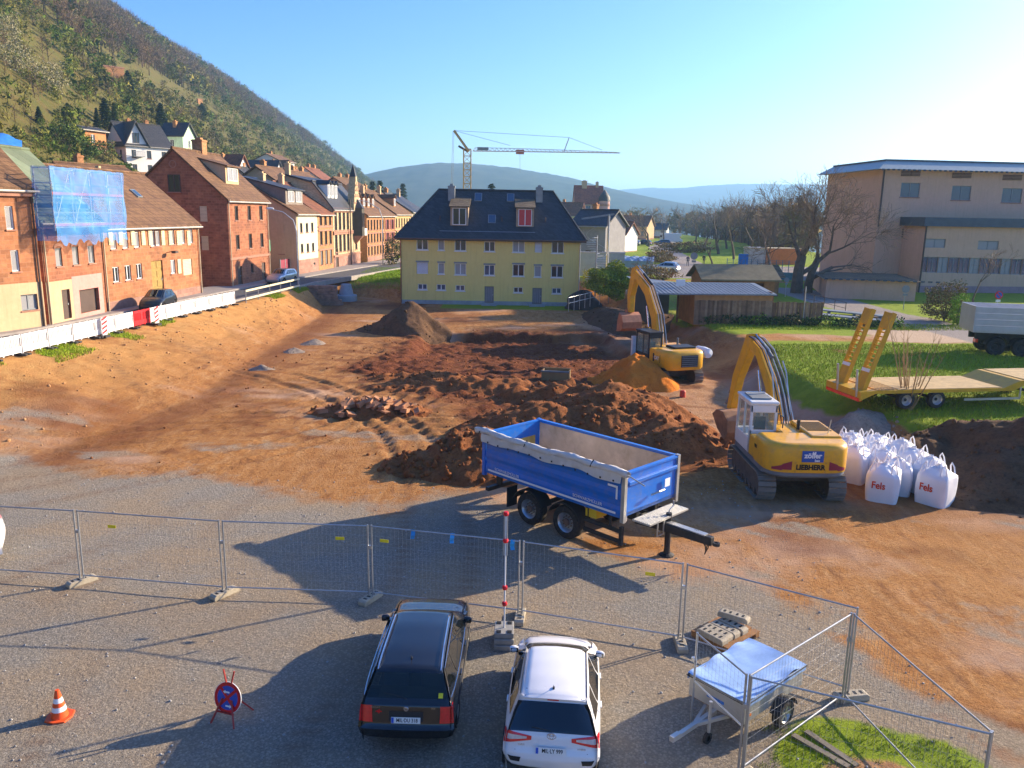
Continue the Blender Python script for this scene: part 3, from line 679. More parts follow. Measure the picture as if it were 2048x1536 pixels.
# H2: narrow house behind the scaffold
A,B = gp(99,653),gp(214,627)
h2 = h = House('narrow_house','narrow stone house with pink painted garage front below the blue scaffold net',A,B,9,1,wall=SAND2,roof=ZINC)
e = h.uv(150,440)[1]; h.E = e; h.prof = [(0,e),(4.6,e+4.4),(9,e)]
h.win(zr(Z1,[(328,800,380,915),(430,790,480,905),(525,785,574,895)]),'gc',minw=.7)
h.win(zr(Z1,[(370,1045,430,1235)]),'ddoor',minw=.9,sill=False); h.win(zr(Z1,[(472,1035,605,1200)]),'open')
va = h.uv(150,Z1(0,985)[1])[1]; u0 = h.uv(Z1(440,1000)[0],600)[0]; u1 = h.uv(Z1(640,1000)[0],600)[0]
h.walls([(.02,u0,0,va,TAN,'plastered_base'),(u0+.01,min(u1,h.L-.3),0,va+.15,PINK,'pink_plaster')]); h.roofs(roof_mat('green_roof_sheet',(.13,.17,.105),(.17,.20,.13),3.0,1.1)); h.pipe(.15)
for hh in h.holes['front'][:3]:
    k = MB(); c = (hh[0]+hh[2])/2; r_ = (hh[2]-hh[0])/2
    k.add([(c+(r_+.16)*math.cos(t),-.04,hh[3]+(r_*.5+.14)*math.sin(t)) for t in np.linspace(0,PI,9)]+[(c+r_*math.cos(t),-.04,hh[3]-.02+r_*.4*math.sin(t)) for t in np.linspace(0,PI,9)],[(i,i+1,10+i,9+i) for i in range(8)]); k.build('window_arch',FR_S,h.root)

# scaffold with blue net in front of H2
scz0,scz1 = h.uv(150,468)[1], h.uv(150,340)[1]
sc = thing('scaffold','scaffold wrapped in blue debris netting high on the narrow house','scaffold',A,h.rz)
xa,xb = -.6, h.L+.9; SCM = M('galvanised_tube',(.42,.43,.44),.45,.7); net = bpy.data.materials.new('blue_net'); net.use_nodes = True
nn = net.node_tree; pn = nn.nodes['Principled BSDF']; pn.inputs['Base Color'].default_value=(.02,.21,.66,1); pn.inputs['Roughness'].default_value=.6
tcn = N(nn,'TexCoord').outputs['Object']; nn.links.new(mixc(nn,ramp(nn,noise(nn,tcn,.7,2,.5),.35,.7),(.02,.26,.74),(.08,.42,.9)),pn.inputs['Base Color'])
rm_ = N(nn,'MapRange'); nn.links.new(noise(nn,tcn,.9,1,.5),rm_.inputs[0]); rm_.inputs[3].default_value=.30; rm_.inputs[4].default_value=.62; nn.links.new(rm_.outputs[0],pn.inputs['Alpha'])
for i in range(5):
    x = xa+(xb-xa)*i/4
    for y in (-.35,-1.35): k = MB(); k.cyl((x,y,scz0+.3),(x,y,scz1),.045,seg=6); k.build('standard',SCM,sc)
k = MB()
for z in np.linspace(scz0+.5,scz1-.1,5):
    for y in (-.35,-1.35): k.cyl((xa,y,z),(xb,y,z),.025,seg=6)
    for i in range(5): x=xa+(xb-xa)*i/4; k.cyl((x,-.35,z),(x,-1.35,z),.025,seg=6)
k.cyl((xa,-1.35,scz0+.5),(xa+(xb-xa)/4,-1.35,scz1-.1),.02,seg=6); k.cyl((xa+(xb-xa)/2,-1.35,scz1-.1),(xa+(xb-xa)/4,-1.35,scz0+.5),.02,seg=6); k.build('ledgers',SCM,sc)
for z in (scz0+.52,scz0+2.4):
    k = MB(); k.bb(xa,xb,-1.3,-.4,z,z+.05); k.build('deck_board',WOOD,sc); k = MB(); k.bb(xa,xb,-1.38,-1.345,z+.05,z+.22); k.build('toe_board',M('toe_board_red',(.5,.12,.1),.7),sc)
k = MB(); nu=26; nv=14; G=[]
for j in range(nv+1):
    v = scz0-.45+(scz1-scz0+.45)*j/nv; row=[]
    for i in range(nu+1):
        u = i/nu; sag = (.28*math.sin(i*1.9)+.2*math.sin(i*.7+2))*(1 if j==0 else .12) 
        row.append((xa-.05+(xb-xa+.15)*u, -1.43-.05*math.sin(i*1.1+j*.8)-.14*math.sin(u*PI)*abs(math.sin(j*.9))*(j<5) , v+sag*.6))
    G.append(row)
k.grid(G)
k.grid([[ (xa-.05+.03*math.sin(j*2+i),-1.43+i*.3,scz0-.3+(scz1-scz0+.3)*j/nv) for i in range(5)] for j in range(nv+1)]); k.build('debris_net',net,sc,smooth=True)

# blue tarpaulin on the roof top at the left edge
k = MB(); G=[]; c0 = gy(0,268,60); 
for i in range(9):
    G.append([(Vector(gy(-60+i*13, 262+ (i-2)*abs(i-2)*.55 + j*6 + 2*math.sin(i*2+j), 60-j*.8))) for j in range(5)])
k.grid(G); tag(k.build('tarpaulin',M('blue_tarp',(.05,.24,.68),.45,var=.2),smooth=True),'bright blue tarpaulin stretched over the roof ridge at the left edge','tarpaulin')

# H3: long brick house with pale shutters
A,B = gp(215,626),gp(404,588)
h = House('shutter_house','long red stone house with pale yellow shutters and a wooden gate',A,B,9.5,1,wall=SAND,roof=R_BROWN)
e = h.uv(400,449)[1]; h.E = e; h.prof = [(0,e),(4.75,e+4.0),(9.5,e)]
h.win(zr(Z2,[(92,975,135,1105),(193,962,236,1098),(292,952,332,1090),(435,945,468,1080),(475,945,508,1075),(598,940,634,1063),(690,936,722,1056),(758,932,790,1050)]),'wc',shutters=None,minw=.75)
for sx in (62,150,255,345,405,515,578,646,664,735):
    r_ = h.rect((*Z2(sx,955),*Z2(sx+29,1075)))
    k = MB(); k.bb(r_[0],r_[0]+.5,-.07,-.015,r_[1]+.05,r_[3]+.1)
    for j in range(5): k.bb(r_[0]+.07,r_[0]+.43,-.09,-.07,r_[1]+.15+(r_[3]-r_[1])*j/5,r_[1]+.28+(r_[3]-r_[1])*j/5)
    k.build('shutter',SH_Y,h.root)
h.win(zr(Z2,[(115,1250,160,1388),(218,1236,262,1372),(315,1222,356,1358)]),'w',minw=.8)
h.win(zr(Z2,[(432,1192,556,1530)]),'gate',sill=False); h.win(zr(Z2,[(598,1190,648,1315)]),'wc'); h.win(zr(Z2,[(705,1180,792,1328)]),'rollc')
k = MB(); r_=h.rect((*Z2(655,1185),*Z2(688,1312))); k.bb(r_[0],r_[0]+.5,-.07,-.015,r_[1],r_[3]); k.build('shutter',SH_Y,h.root)
h.walls([(.01,h.L-.01,0,.75,PLINTH,'plinth')]).roofs(); h.skylight(h.L*.66,2.6,.7,.9); h.chimney(h.L*.62,5.3,.6,.6,TAN); h.pipe(.1); h.pipe(h.L-.15)
k = MB(); q=h.uv(*Z2(570,1130)); k.tube([(q[0],0,q[1]),(q[0],-.6,q[1]+.1)],.03); k.box((q[0],-.7,q[1]+.05),(.5,.35,.2)); k.build('wall_lamp',FR_D,h.root)

# H4: tall gabled stone house
A,B = gp(463,575),gp(541,559)
h = House('gabled_stone_house','tall dark red stone house with a broad shaded gable and shed dormer',A,B,15,1,wall=SAND2,roof=R_BROWN)
e = h.uv(458,399)[1]; h.E = e; h.prof = [(0,e),(7.2,e+6.2),(14.6,e)]; h.D=15
ap_=h.uv(345,300,'side'); h.D=D4=2*(15-ap_[0]) if 4<15-ap_[0]<10 else 15
ap_z=ap_[1]; h.T['side']=lambda u,v,w,D=h.D:(w,D-u,v); h.T['back']=lambda u,v,w,D=h.D,L_=h.L:(L_-u,D-w,v); h.len['side']=h.len['far']=h.D; h.prof=[(0,e),(h.D/2,ap_z),(h.D,e)]
h.win(zr(Z2,[(1146,732,1182,858),(1256,732,1290,855),(1356,732,1390,853),(1158,978,1195,1105),(1268,968,1300,1095),(1366,965,1398,1085)]),'d',minw=.8)
h.win(zr(Z2,[(1175,1243,1216,1418),(1383,1212,1413,1378)]),'ddoor',sill=False,minw=1.0); h.win(zr(Z2,[(1288,1222,1312,1305)]),'d',minw=.6)
h.win(zr(Z2,[(845,735,918,865),(860,990,930,1110)]),'rollc','side')
h.walls().roofs()
h.dormer_ok=1; q = h.uv(*Z2(635,540),'side'); T=h.T['side']
fill_window(h.root,lambda u,v,w:T(u,v,w-.17),[q[0]-.6,q[1]-.8,q[0]+.6,q[1]+.8],'d')
k = MB(); q = h.uv(*Z2(620,375),'side'); k.lathe([(.28,-.05),(.36,-.05),(.36,0),(.28,0)],14,(0,h.D-q[0],q[1]),'x'); k.build('round_vent',FR_S,h.root)
h.dormer(3.4,1.5,3.0,1.7,TAN,R_BROWN,'wc'); h.chimney(h.L*.62,h.D/2+.3,1.05,1.5,BRICK); h.pipe(.15); h.pipe(h.L-.2)
k = MB(); v_=h.uv(*Z2(1250,1170))[1]; k.bb(-.04,h.L+.04,-.1,-.005,v_-.12,v_+.12); k.build('string_course',FR_S,h.root)
# green balcony annex beside H4
k_ = thing('balcony_annex','stone porch with a green corrugated balcony beside the tall gabled house','porch',h.M@Vector((h.L+.3,.3,0)),h.rz)
k = MB(); k.bb(0,3.2,1.2,3.6,0,2.9); k.build('wall',TAN,k_); k = MB()
for i in range(16): k.bb(-.1+i*.21,.06+i*.21,.95,1.0,2.9,4.1)
k.bb(-.1,3.3,1.0,1.05,2.85,4.1); k.build('balcony_screen',M('green_sheet',(.10,.42,.24),.6),k_)
k_ = thing('yard_gate','wine red metal yard gate beside the cream house','gate',h.M@Vector((h.L+3.4,.1,0)),h.rz)
for i in range(2): k = MB(); k.bb(i*1.5,i*1.5+1.4,0,.06,.1,1.9); k.build('leaf',M('wine_red_metal',(.25,.03,.06),.6),k_)
for i in range(3): k = MB(); k.bb(i*1.47-.1,i*1.47,-.03,.1,0,2.0); k.build('post',FR_G,k_)

# H5: cream fronted house
A,B = gp(596,551),gp(638,543)
h = House('cream_house','cream white rendered house with tan gable and grey box dormer',A,B,12,1,wall=CREAM,roof=R_BROWN)
e = h.uv(592,427)[1]; h.E=e; h.prof=[(0,e),(6,e+3.4),(12,e)]
h.win(zr(Z3,[(418,685,440,800),(483,685,508,795),(548,680,570,790),(428,930,450,1035),(495,925,518,1030),(558,918,580,1020)]),'d',minw=.75)
h.win(zr(Z3,[(440,1168,462,1190),(570,1148,592,1180)]),'g',minw=.6,sill=False)
vq = h.uv(*Z3(500,1110))[1]; h.win(zr(Z3,[(165,930,230,1050)]),'g','side')
h.walls([(.01,h.L-.01,0,vq,PLINTH,'plinth')]).roofs()
k = MB(); k.add([(-.02,0,0),(-.02,12,0),(-.02,12,e),(-.02,6,e+3.3),(-.02,0,e)],[(0,1,2,3,4)]); k.build('gable_render',TAN,h.root)
q = h.rect((*Z3(140,675),*Z3(235,815)),'side'); k = MB(); yy=(12-q[0],12-q[2]); k.bb(-.07,-.025,min(yy),max(yy),q[1],q[3]); k.build('blind_window',TAN,h.root,bevel=.02)
h.dormer(.7,1.4,h.L-1.6,1.7,M('grey_brown_cladding',(.22,.18,.15),.8),R_SLATE,'wc',2); h.chimney(3.5,5.4,.7,1.3,TAN); h.pipe(.1)

# H6: narrow orange brick house
A,B = gp(638.6,543),gp(668,537)
h = House('orange_brick_house','narrow orange brick house with banded storeys beside the cream house',A,B,11,1,wall=BRICK,roof=R_RED)
e = h.uv(640,428)[1]; h.E=e; h.prof=[(0,e),(5.5,e+3.6),(11,e)]
W3=h.L; rows=[h.uv(*Z3(660,715))[1],h.uv(*Z3(660,945))[1],h.uv(*Z3(670,1180))[1]]
for rI,v0 in enumerate(rows): h.win([(W3*(.12+.31*i),v0,W3*(.12+.31*i)+.95,v0+1.75) for i in range(3)],'d' if rI<2 else 'dc',px=False)
h.walls().roofs(); h.chimney(1.5,5.0,.6,1.2,TAN)
for v_ in (rows[0]-.6,rows[1]-.6,rows[1]+2.2): k = MB(); k.bb(-.02,h.L+.02,-.09,-.005,v_-.1,v_+.1); k.build('string_course',FR_S,h.root)

# H7: ornate house with oriel, stepped turret gable and slate mansard
A,B = gp(668.6,537),gp(721,526)
ORN = wall_mat('ornate_cream_brick',(.62,.48,.28),(.66,.52,.32),.25,.085,(.5,.38,.24),.008,dirt=(.48,.34,.2))
h = House('ornate_house','ornate cream and red banded house with an oriel and a pointed turret gable',A,B,12,1,wall=ORN,roof=R_SLATE)
e = h.uv(675,417)[1]; h.E=e; h.prof=[(0,e),(2.6,e+3.2),(6,e+4.0),(12,e)]
W3=h.L; v1,v2 = h.uv(*Z3(850,770))[1],h.uv(*Z3(850,1030))[1]
h.win([(W3*(.05+.145*i),v1,W3*(.05+.145*i)+1.15,v1+2.5) for i in range(4)],'d',px=False,minw=.9); h.win([(W3*(.05+.145*i),v2,W3*(.05+.145*i)+1.15,v2+2.3) for i in range(4)]+[(W3*.80,v2,W3*.80+1.1,v2+2.2)],'d',px=False)
h.win([(W3*.05,0.1,W3*.05+1.3,2.5)],'ddoor',px=False,sill=False)
h.walls([(.01,W3-.01,0,1.7,PLINTH,'plinth')]).roofs()
for v_ in (v2-.5,v2+2.6,v1-.45,v1+2.75,e-.35): k = MB(); k.bb(-.03,W3+.03,-.13,-.005,v_-.13,v_+.13); k.build('string_course',FR_S,h.root)
for i in range(3): h.dormer(1.0+i*1.5,.9,1.0,1.8,FR_W,R_SLATE,'wc',1,False)
# oriel and turret
k = MB(); xo=W3*.72; k.prism([(xo,0),(xo+.5,-1.2),(xo+1.7,-1.2),(xo+2.2,0)],v1-.9,v1+2.9); k.build('oriel',M('dark_oriel_wood',(.07,.055,.035),.6),h.root)
k = MB(); k.add([(xo-.1,0,v1+2.9),(xo+.45,-1.35,v1+2.9),(xo+1.75,-1.35,v1+2.9),(xo+2.3,0,v1+2.9),(xo+1.1,-.4,v1+4.2)],[(0,1,4),(1,2,4),(2,3,4),(0,3,4)]); k.build('oriel_roof',R_SLATE,h.root)
k = MB(); k.add([(xo,0,v1-.9),(xo+.5,-1.2,v1-.9),(xo+1.7,-1.2,v1-.9),(xo+2.2,0,v1-.9),(xo+1.1,0,v1-2.2)],[(0,1,4),(1,2,4),(2,3,4)]); k.build('oriel_corbel',FR_S,h.root)
for i in range(2): fill_window(h.root,lambda u,v,w:(u,-1.34+w,v),[xo+.55+.56*i,v1+.3,xo+1.08+.56*i,v1+2.3],'d',False)
k = MB(); 
for zz,ww in ((e-.3,3.0),(e+.8,2.3),(e+1.7,1.7),(e+2.5,1.15),(e+3.2,.7)): k.bb(xo+1.1-ww/2,xo+1.1+ww/2,-.35,.6,zz,zz+1.25)
k.build('turret_gable',ORN,h.root)
k = MB()
for zz,ww in ((e+.75,2.6),(e+1.65,1.95),(e+2.45,1.4),(e+3.15,.95)): k.bb(xo+1.1-ww/2,xo+1.1+ww/2,-.42,.62,zz,zz+.18)
k.build('turret_band',FR_S,h.root)
k = MB(); k.add([(xo+.7,-.35,e+4.4),(xo+1.5,-.35,e+4.4),(xo+1.5,.55,e+4.4),(xo+.7,.55,e+4.4),(xo+1.1,.1,e+6.2)],[(0,1,4),(1,2,4),(2,3,4),(3,0,4)]); k.build('spire',R_SLATE,h.root)
for i in range(2): fill_window(h.root,lambda u,v,w:(u,-.49+w,v),[xo+.45+.7*i,e-.1,xo+1.0+.7*i,e+.7],'wc',False)
h.chimney(.6,6,.6,1.4,TAN)
k = MB(); k.bb(W3-.9,W3+.3,-1.0,0,v1-.9,v1+.1); k.build('balcony',WHITE,h.root)

# H8..H11: the row beyond
def row_house(name,label,a,b,D,epy,rise,wall,roof,rows_,cols,style='d',shut=None,dn=0,drm=None,ch=True):
    A,B = gp(*a),gp(*b); h = House(name,label,A,B,D,1,wall=wall,roof=roof); e = h.uv(a[0],epy)[1]; h.E=e; h.prof=[(0,e),(D/2,e+rise),(D,e)]
    for r_ in range(rows_):
        v0 = .9+(e-1.2)*r_/rows_; h.win([(h.L*(i+.5)/cols-.42,v0,h.L*(i+.5)/cols+.42,v0+1.55) for i in range(cols)],style,px=False,shutters=shut if r_ else None)
    h.walls([(.01,h.L-.01,0,.7,PLINTH,'plinth')]).roofs()
    for r_ in range(1,rows_): k = MB(); v_=.9+(e-1.2)*r_/rows_-.45; k.bb(-.02,h.L+.02,-.08,-.005,v_-.09,v_+.09); k.build('string_course',FR_S,h.root)
    for i in range(dn): h.dormer(h.L*(i+.5)/max(1,dn)-.6,1.5,1.2,1.5,drm or BRICK,roof,'wc',1,False)
    if ch: h.chimney(h.L*.3,D/2+.6,.7,1.3,BRICK); h.chimney(h.L*.75,D/2-.5,.6,1.2,TAN)
    return h
row_house('terraced_house','long orange brick terrace house with dormers beyond the ornate house',(735,524),(770,517.5),11,431,3.5,BRICK,R_BROWN,3,6,dn=4)
row_house('terraced_house','orange brick house with wine red shutters on its upper floors',(771,517.3),(790,514),11,431,3.6,BRICK,R_BROWN,3,2,shut=SH_R)
row_house('terraced_house','yellow brick house farthest along the street beside the yellow house roof',(791,513.8),(822,508),11,428,3.6,wall_mat('yellow_brick',(.55,.38,.17),(.6,.43,.2),.25,.085,(.45,.33,.2),.008),R_BROWN,3,6,dn=1)
row_house('terraced_house','slate roofed house with a pale gable top at the bend of the street',(824,507.6),(850,503),10,424,3.0,ORN,R_SLATE,3,4)

# houses on the slope behind the street
def slope_house(name,label,pxl,pyb,Y,L,D,e,rise,wall,roof,rz,rows_=2,cols=2,scols=2,style='d',plinth=None,ch=1,dn=0,ridge_dir='x',zb=None):
    """front faces the street side; near-left corner at pixel pxl,pyb, distance Y"""
    P = gy(pxl,pyb,Y); A = P; B = P+Vector((math.cos(rz),math.sin(rz),0))*L
    W_ = D if ridge_dir=='x' else L
    h = House(name,label,A,B,D,e,e+rise,wall,roof,ridge_dir=ridge_dir,over=.5,gover=.45)
    for r_ in range(rows_):
        v0 = .8+(e-.6)*r_/rows_
        h.win([(L*(i+.5)/cols-.45,v0,L*(i+.5)/cols+.45,v0+1.5) for i in range(cols)],style,px=False); h.win([(D*(i+.5)/scols-.45,v0,D*(i+.5)/scols+.45,v0+1.5) for i in range(scols)],style,'side',px=False)
    h.walls().roofs()
    k = MB(); k.bb(-.05,L+.05,-.05,D+.05,-7,.0 if not plinth else plinth); k.build('plinth',BRICK if plinth else PLINTH,h.root)
    for i in range(ch): h.chimney(L*(.35+.4*i),W_/2+.3 if ridge_dir=='x' else D*.5,.7,1.0,BRICK)
    for i in range(dn): h.dormer(L*(i+.5)/dn-.7,1.4,1.4,1.6,WHITE,roof,'wc',1,False)
    return h
v = slope_house('villa','white two storey villa with a dark cross gabled roof up on the slope',256,352,160,9.0,9.0,6.0,4.2,WHITE,R_SLATE,R(50),2,3,2,'d',.9,2)
# villa cross gable with balcony
k = MB(); k.add([(.0,-.05,6),(4.2,-.05,6),(2.1,-.05,9.9)],[(0,1,2)]); k.add([(0,-.05,5.9),(4.2,-.05,5.9),(4.2,.02,5.9),(0,.02,5.9)],[(0,1,2,3)]); k.build('cross_gable',WHITE,v.root)
k = MB(); k.add([(-.4,-.6,5.5),(2.1,-.6,10.2),(4.6,-.6,5.5),(-.4,4.5,5.6),(2.1,4.5,10.2),(4.6,4.5,5.6)]+[(-.4,-.6,5.75),(2.1,-.6,10.5),(4.6,-.6,5.75),(-.4,4.5,5.85),(2.1,4.5,10.5),(4.6,4.5,5.85)],[(0,1,4,3),(1,2,5,4),(6,7,10,9),(7,8,11,10),(0,1,7,6),(1,2,8,7)]); k.build('cross_roof',R_SLATE,v.root)
k = MB(); k.bb(1.0,3.2,-1.0,0,3.7,3.8); [k.bb(1.0+i*.2,1.04+i*.2,-1.0,-.96,3.8,4.7) for i in range(12)]; k.bb(1.0,3.2,-1.02,-.94,4.65,4.72); k.build('balcony',FR_G,v.root)
fill_window(v.root,lambda u,vv,w:(u,-.2+w,vv),[1.5,6.3,2.7,8.2],'d',False)
slope_house('hillside_house','white house with orange red half hipped roof behind the tall gabled house',472,388,150,6,7,3.6,3.4,WHITE,R_RED,R(80),2,2,2,'wc',None,1,0,'y')
slope_house('hillside_house','pale house with long slate roof between the red roof and the twin white gables',512,392,150,8,7,2.4,2.6,TAN,R_SLATE,R(80),1,2,2)
slope_house('hillside_house','white gabled house with dark roof and twin white gables on the slope',548,385,190,6,7,3.6,3.6,WHITE,R_SLATE,R(82),2,2,2,'d',None,1,0,'y')
slope_house('hillside_house','second white gabled house standing just beyond the twin gables',568,380,205,6,7,3.6,3.6,WHITE,R_BROWN,R(82),2,2,2,'d',None,1,0,'y')
slope_house('hillside_house','broad white balcony house highest on the slope above the town roofs',560,350,270,11,9,4.6,2.0,WHITE,R_BROWN,R(80),2,3,2,'w',None,1)
slope_house('hillside_house','large dark red roofed house behind the street roofs with a white gable end',650,388,185,9,9,2.6,3.0,WHITE,R_RED,R(84),1,3,2,'g',None,2)
slope_house('hillside_house','long maroon roofed house left of the dark red roof with white gable',606,386,200,11,9,2.4,3.2,PINK,R_RED,R(84),1,3,2,'g',None,3)
slope_house('hillside_house','small house with a pale green gable above the tall chimney',367,302,175,5,5,3.2,2.6,M('pale_green_render',(.5,.68,.45),.8),R_SLATE,R(82),1,1,1,'w',None,1,0,'y')
slope_house('rear_outbuilding','low dark roofed outbuilding behind the shutter house ridge',150,386,85,7.5,5,1.8,1.1,SAND2,R_BROWN,R(62),1,3,1,'d',None,1)
slope_house('town_house','brown roofed house behind the cream house chimney',566,405,122,8,8,2.5,2.6,TAN,R_BROWN,R(80),2,3,2,'d',None,1)
slope_house('town_house','brown roofed house with tall chimneys behind the orange brick house',618,398,142,9,8,2.0,2.6,BRICK,R_BROWN,R(80),2,3,2,'d',None,2)
slope_house('town_house','dark roofed house behind the ornate turret',705,396,170,10,8,1.6,2.4,TAN,R_BROWN,R(78),2,4,2,'d',None,2)
slope_house('garden_hut','small orange garden hut with a flat roof among the hillside bushes',160,292,150,6,4,3.0,.5,M('orange_boards',(.55,.22,.08),.8),R_SLATE,R(70),1,1,1,'w',None,0)

# ---- yellow apartment house at the end of the site
A = gz(803,607,0); B = gz(1157,613,0); A.z=B.z=0
h = House('apartment_house','yellow rendered apartment house with hipped dark roof at the end of the site',A,B,11,1,wall=YELLOW,roof=R_GRAPH)
e = h.uv(980,475)[1]; h.E=e; L_=h.L
zy = lambda x,y:(780+x/4.042,250+y/4.042)
for r_,sty in (((215,915,308,1008),'w'),((388,918,440,1012),'wc'),((523,922,615,1017),'w'),((762,942,848,1022),'w'),((992,935,1088,1028),'wc'),((1172,940,1228,1030),'roll'),((1308,945,1404,1036),'w'),
              ((215,1110,308,1202),'roll'),((388,1115,440,1205),'wc'),((523,1120,615,1210),'wc'),((762,1132,845,1215),'wb'),((992,1128,1084,1222),'w'),((1168,1138,1222,1228),'wc'),((1304,1140,1396,1232),'w'),
              ((225,1285,300,1330),'wb'),((377,1288,450,1335),'wb'),((530,1295,604,1340),'wb'),((1000,1312,1073,1355),'w'),((1310,1318,1383,1363),'wb')):
    h.win([(*zy(r_[0],r_[1]),*zy(r_[2],r_[3]))],sty,sill='w')
h.win([(*zy(765,1305),*zy(838,1438)),(*zy(1152,1318),*zy(1225,1448))],'door',sill=False)
h.walls([(.01,L_-.01,0,.42,GREYP,'plinth')])
# frames of roller boxes above the windows
for hh in h.holes['front'][:14]:
    k = MB(); k.bb(hh[0]-.08,hh[2]+.08,-.06,-.002,hh[3],hh[3]+.16); k.build('roller_box',FR_G,h.root)
o_=.55; rz_ = h.uv(995,381)[1]-.0; D=11
# ridge height at mid depth: correct for distance
rz_ = h.I@gplane(995,381,h.M@Vector((0,D/2,0)),h.M.to_3x3()@Vector((0,-1,0))); rz_=rz_.z
rl = (h.I@gplane(878,378,h.M@Vector((0,D/2,0)),h.M.to_3x3()@Vector((0,-1,0)))).x; rrr=(h.I@gplane(1106,383,h.M@Vector((0,D/2,0)),h.M.to_3x3()@Vector((0,-1,0)))).x
ev = [(-o_,-o_,e-.15),(L_+o_,-o_,e-.15),(L_+o_,D+o_,e-.15),(-o_,D+o_,e-.15)]; rd=[(rl,D/2,rz_),(rrr,D/2,rz_)]
mb = MB(); mb.add(ev+rd+[(a,b,c-.22) for a,b,c in ev],[(0,1,5,4),(1,2,5),(2,3,4,5),(3,0,4),(0,1,7,6),(1,2,8,7),(2,3,9,8),(3,0,6,9),(6,7,8,9)]); h.roof = mb.build('roof',R_GRAPH,h.root)
k = MB(); k.tube([ev[0],rd[0],rd[1],ev[1]],.13,8); k.tube([ev[3],rd[0]],.13,8); k.tube([ev[2],rd[1]],.13,8); k.build('ridge_tiles',R_GRAPH,h.roof)
k = MB(); k.tube([(-o_,-o_-.08,e-.22),(L_+o_,-o_-.08,e-.22)],.09,8); k.build('gutter',M('copper_gutter',(.16,.09,.06),.5,.5),h.root)
h.prof=[(0,e-.15+.3),(D/2,rz_),(D,e)]; h.thick=0
for cx in (zy(497,0)[0],zy(1207,0)[0]):
    u=(h.I@gplane(cx,388,h.M@Vector((0,D*.38,0)),h.M.to_3x3()@Vector((0,-1,0)))).x
    h.chimney(u,D*.40,.72,1.35,M('zinc_clad_chimney',(.26,.28,.28),.5,.3))
for (a,b,sty) in (((483,735),(628,820),'w'),((1020,735),(1165,832),'wr')):
    x0=h.uv(zy(a[0],0)[0],445)[0]; x1=h.uv(zy(b[0],0)[0],445)[0]; h.dormer(x0,1.0,x1-x0,2.1,M('dormer_wood',(.40,.30,.20),.8),R_MOSS,sty,1,True,1.75)
for px_,py_ in ((714,590),(975,596),(824,762)):
    q=[(h.I@gplane(*zy(px_,py_),h.M@Vector((0,yy,0)),h.M.to_3x3()@Vector((0,-1,0)))) for yy in np.linspace(.5,5,30)]
    q=min(q,key=lambda t:abs(t.z-h.zroof(t.y))); h.skylight(q.x,q.y,.8,1.3)
k = MB(); k.tube([(.0,-.12,.1),(0,-.12,e-.6),(0,-.5,e-.2)],.06); k.build('downpipe',M('copper_pipe',(.28,.12,.06),.5,.5),h.root)
k = MB(); k.tube([(L_-.05,-.12,.1),(L_-.05,-.12,e-.6),(L_-.05,-.5,e-.2)],.06); k.build('downpipe',ZINC,h.root)
for px_,py_ in ((394,745),(1262,765),(905,690)):
    u,vv=h.uv(*zy(px_,py_)); k=MB(); yy=1.6; k.cyl((u,yy,h.zroof(yy)-.1),(u,yy,h.zroof(yy)+.6),.06); k.build('vent_pipe',FR_D,h.root)
k = MB(); k.tube([(u-6.5,.35,h.zroof(.35)+.12),(u+3.5,.35,h.zroof(.35)+.12)],.04,6); k.build('snow_guard',ZINC,h.roof)
for dd in h.holes['front'][-2:]:
    k = MB(); k.bb(dd[0]-.3,dd[2]+.3,-1.0,-.04,0,.16); k.build('door_step',GREYP,h.root)
YH = h
# ------------------------------------------------------------------ vehicles
RUB = M('tyre_rubber',(.022,.022,.024),.85,var=.3,scale=6,bump=.2,dirt=(.16,.11,.07),dirt_amt=.5); RIM = M('steel_rim',(.45,.46,.48),.35,.75); BLK = M('black_plastic',(.025,.025,.027),.55); CHR = M('chrome',(.6,.6,.62),.15,1.0,var=.05)
P_BLACK = M('black_car_paint',(.012,.013,.016),.22,.25,var=.12,scale=2,spec=.5,coat=.8,dirt=(.09,.08,.07),dirt_amt=.12); P_WHITE = M('white_car_paint',(.80,.80,.80),.3,0,var=.02,coat=.6,dirt=(.5,.45,.38),dirt_amt=.12)
P_SILV = M('silver_car_paint',(.42,.47,.52),.3,.6,var=.05,coat=.5); P_DARK = M('dark_grey_car_paint',(.03,.035,.04),.3,.4,coat=.5); P_BLUE = M('blue_car_paint',(.03,.08,.16),.3,.4,coat=.5)
CGL = glass_mat('car_glass',(.006,.008,.010),.03,.9); RED = M('red_lamp',(.78,.012,.018),.2,var=.15,scale=14,spec=.6,coat=.5); CLAMP = M('clear_lamp',(.62,.55,.52),.2,var=.2,scale=12,coat=.5); PLATE = M('plate_white',(.78,.78,.75),.4,var=.03); PLBLUE = M('plate_blue',(.02,.10,.55),.5); INK = M('black_ink',(.01,.01,.01),.6)
CGT=bpy.data.materials.new('car_glass_clear'); CGT.use_nodes=True; _p=CGT.node_tree.nodes['Principled BSDF']; _p.inputs['Base Color'].default_value=(.03,.05,.05,1); _p.inputs['Roughness'].default_value=.02; _p.inputs['Alpha'].default_value=.40; _p.inputs['Specular IOR Level'].default_value=.9
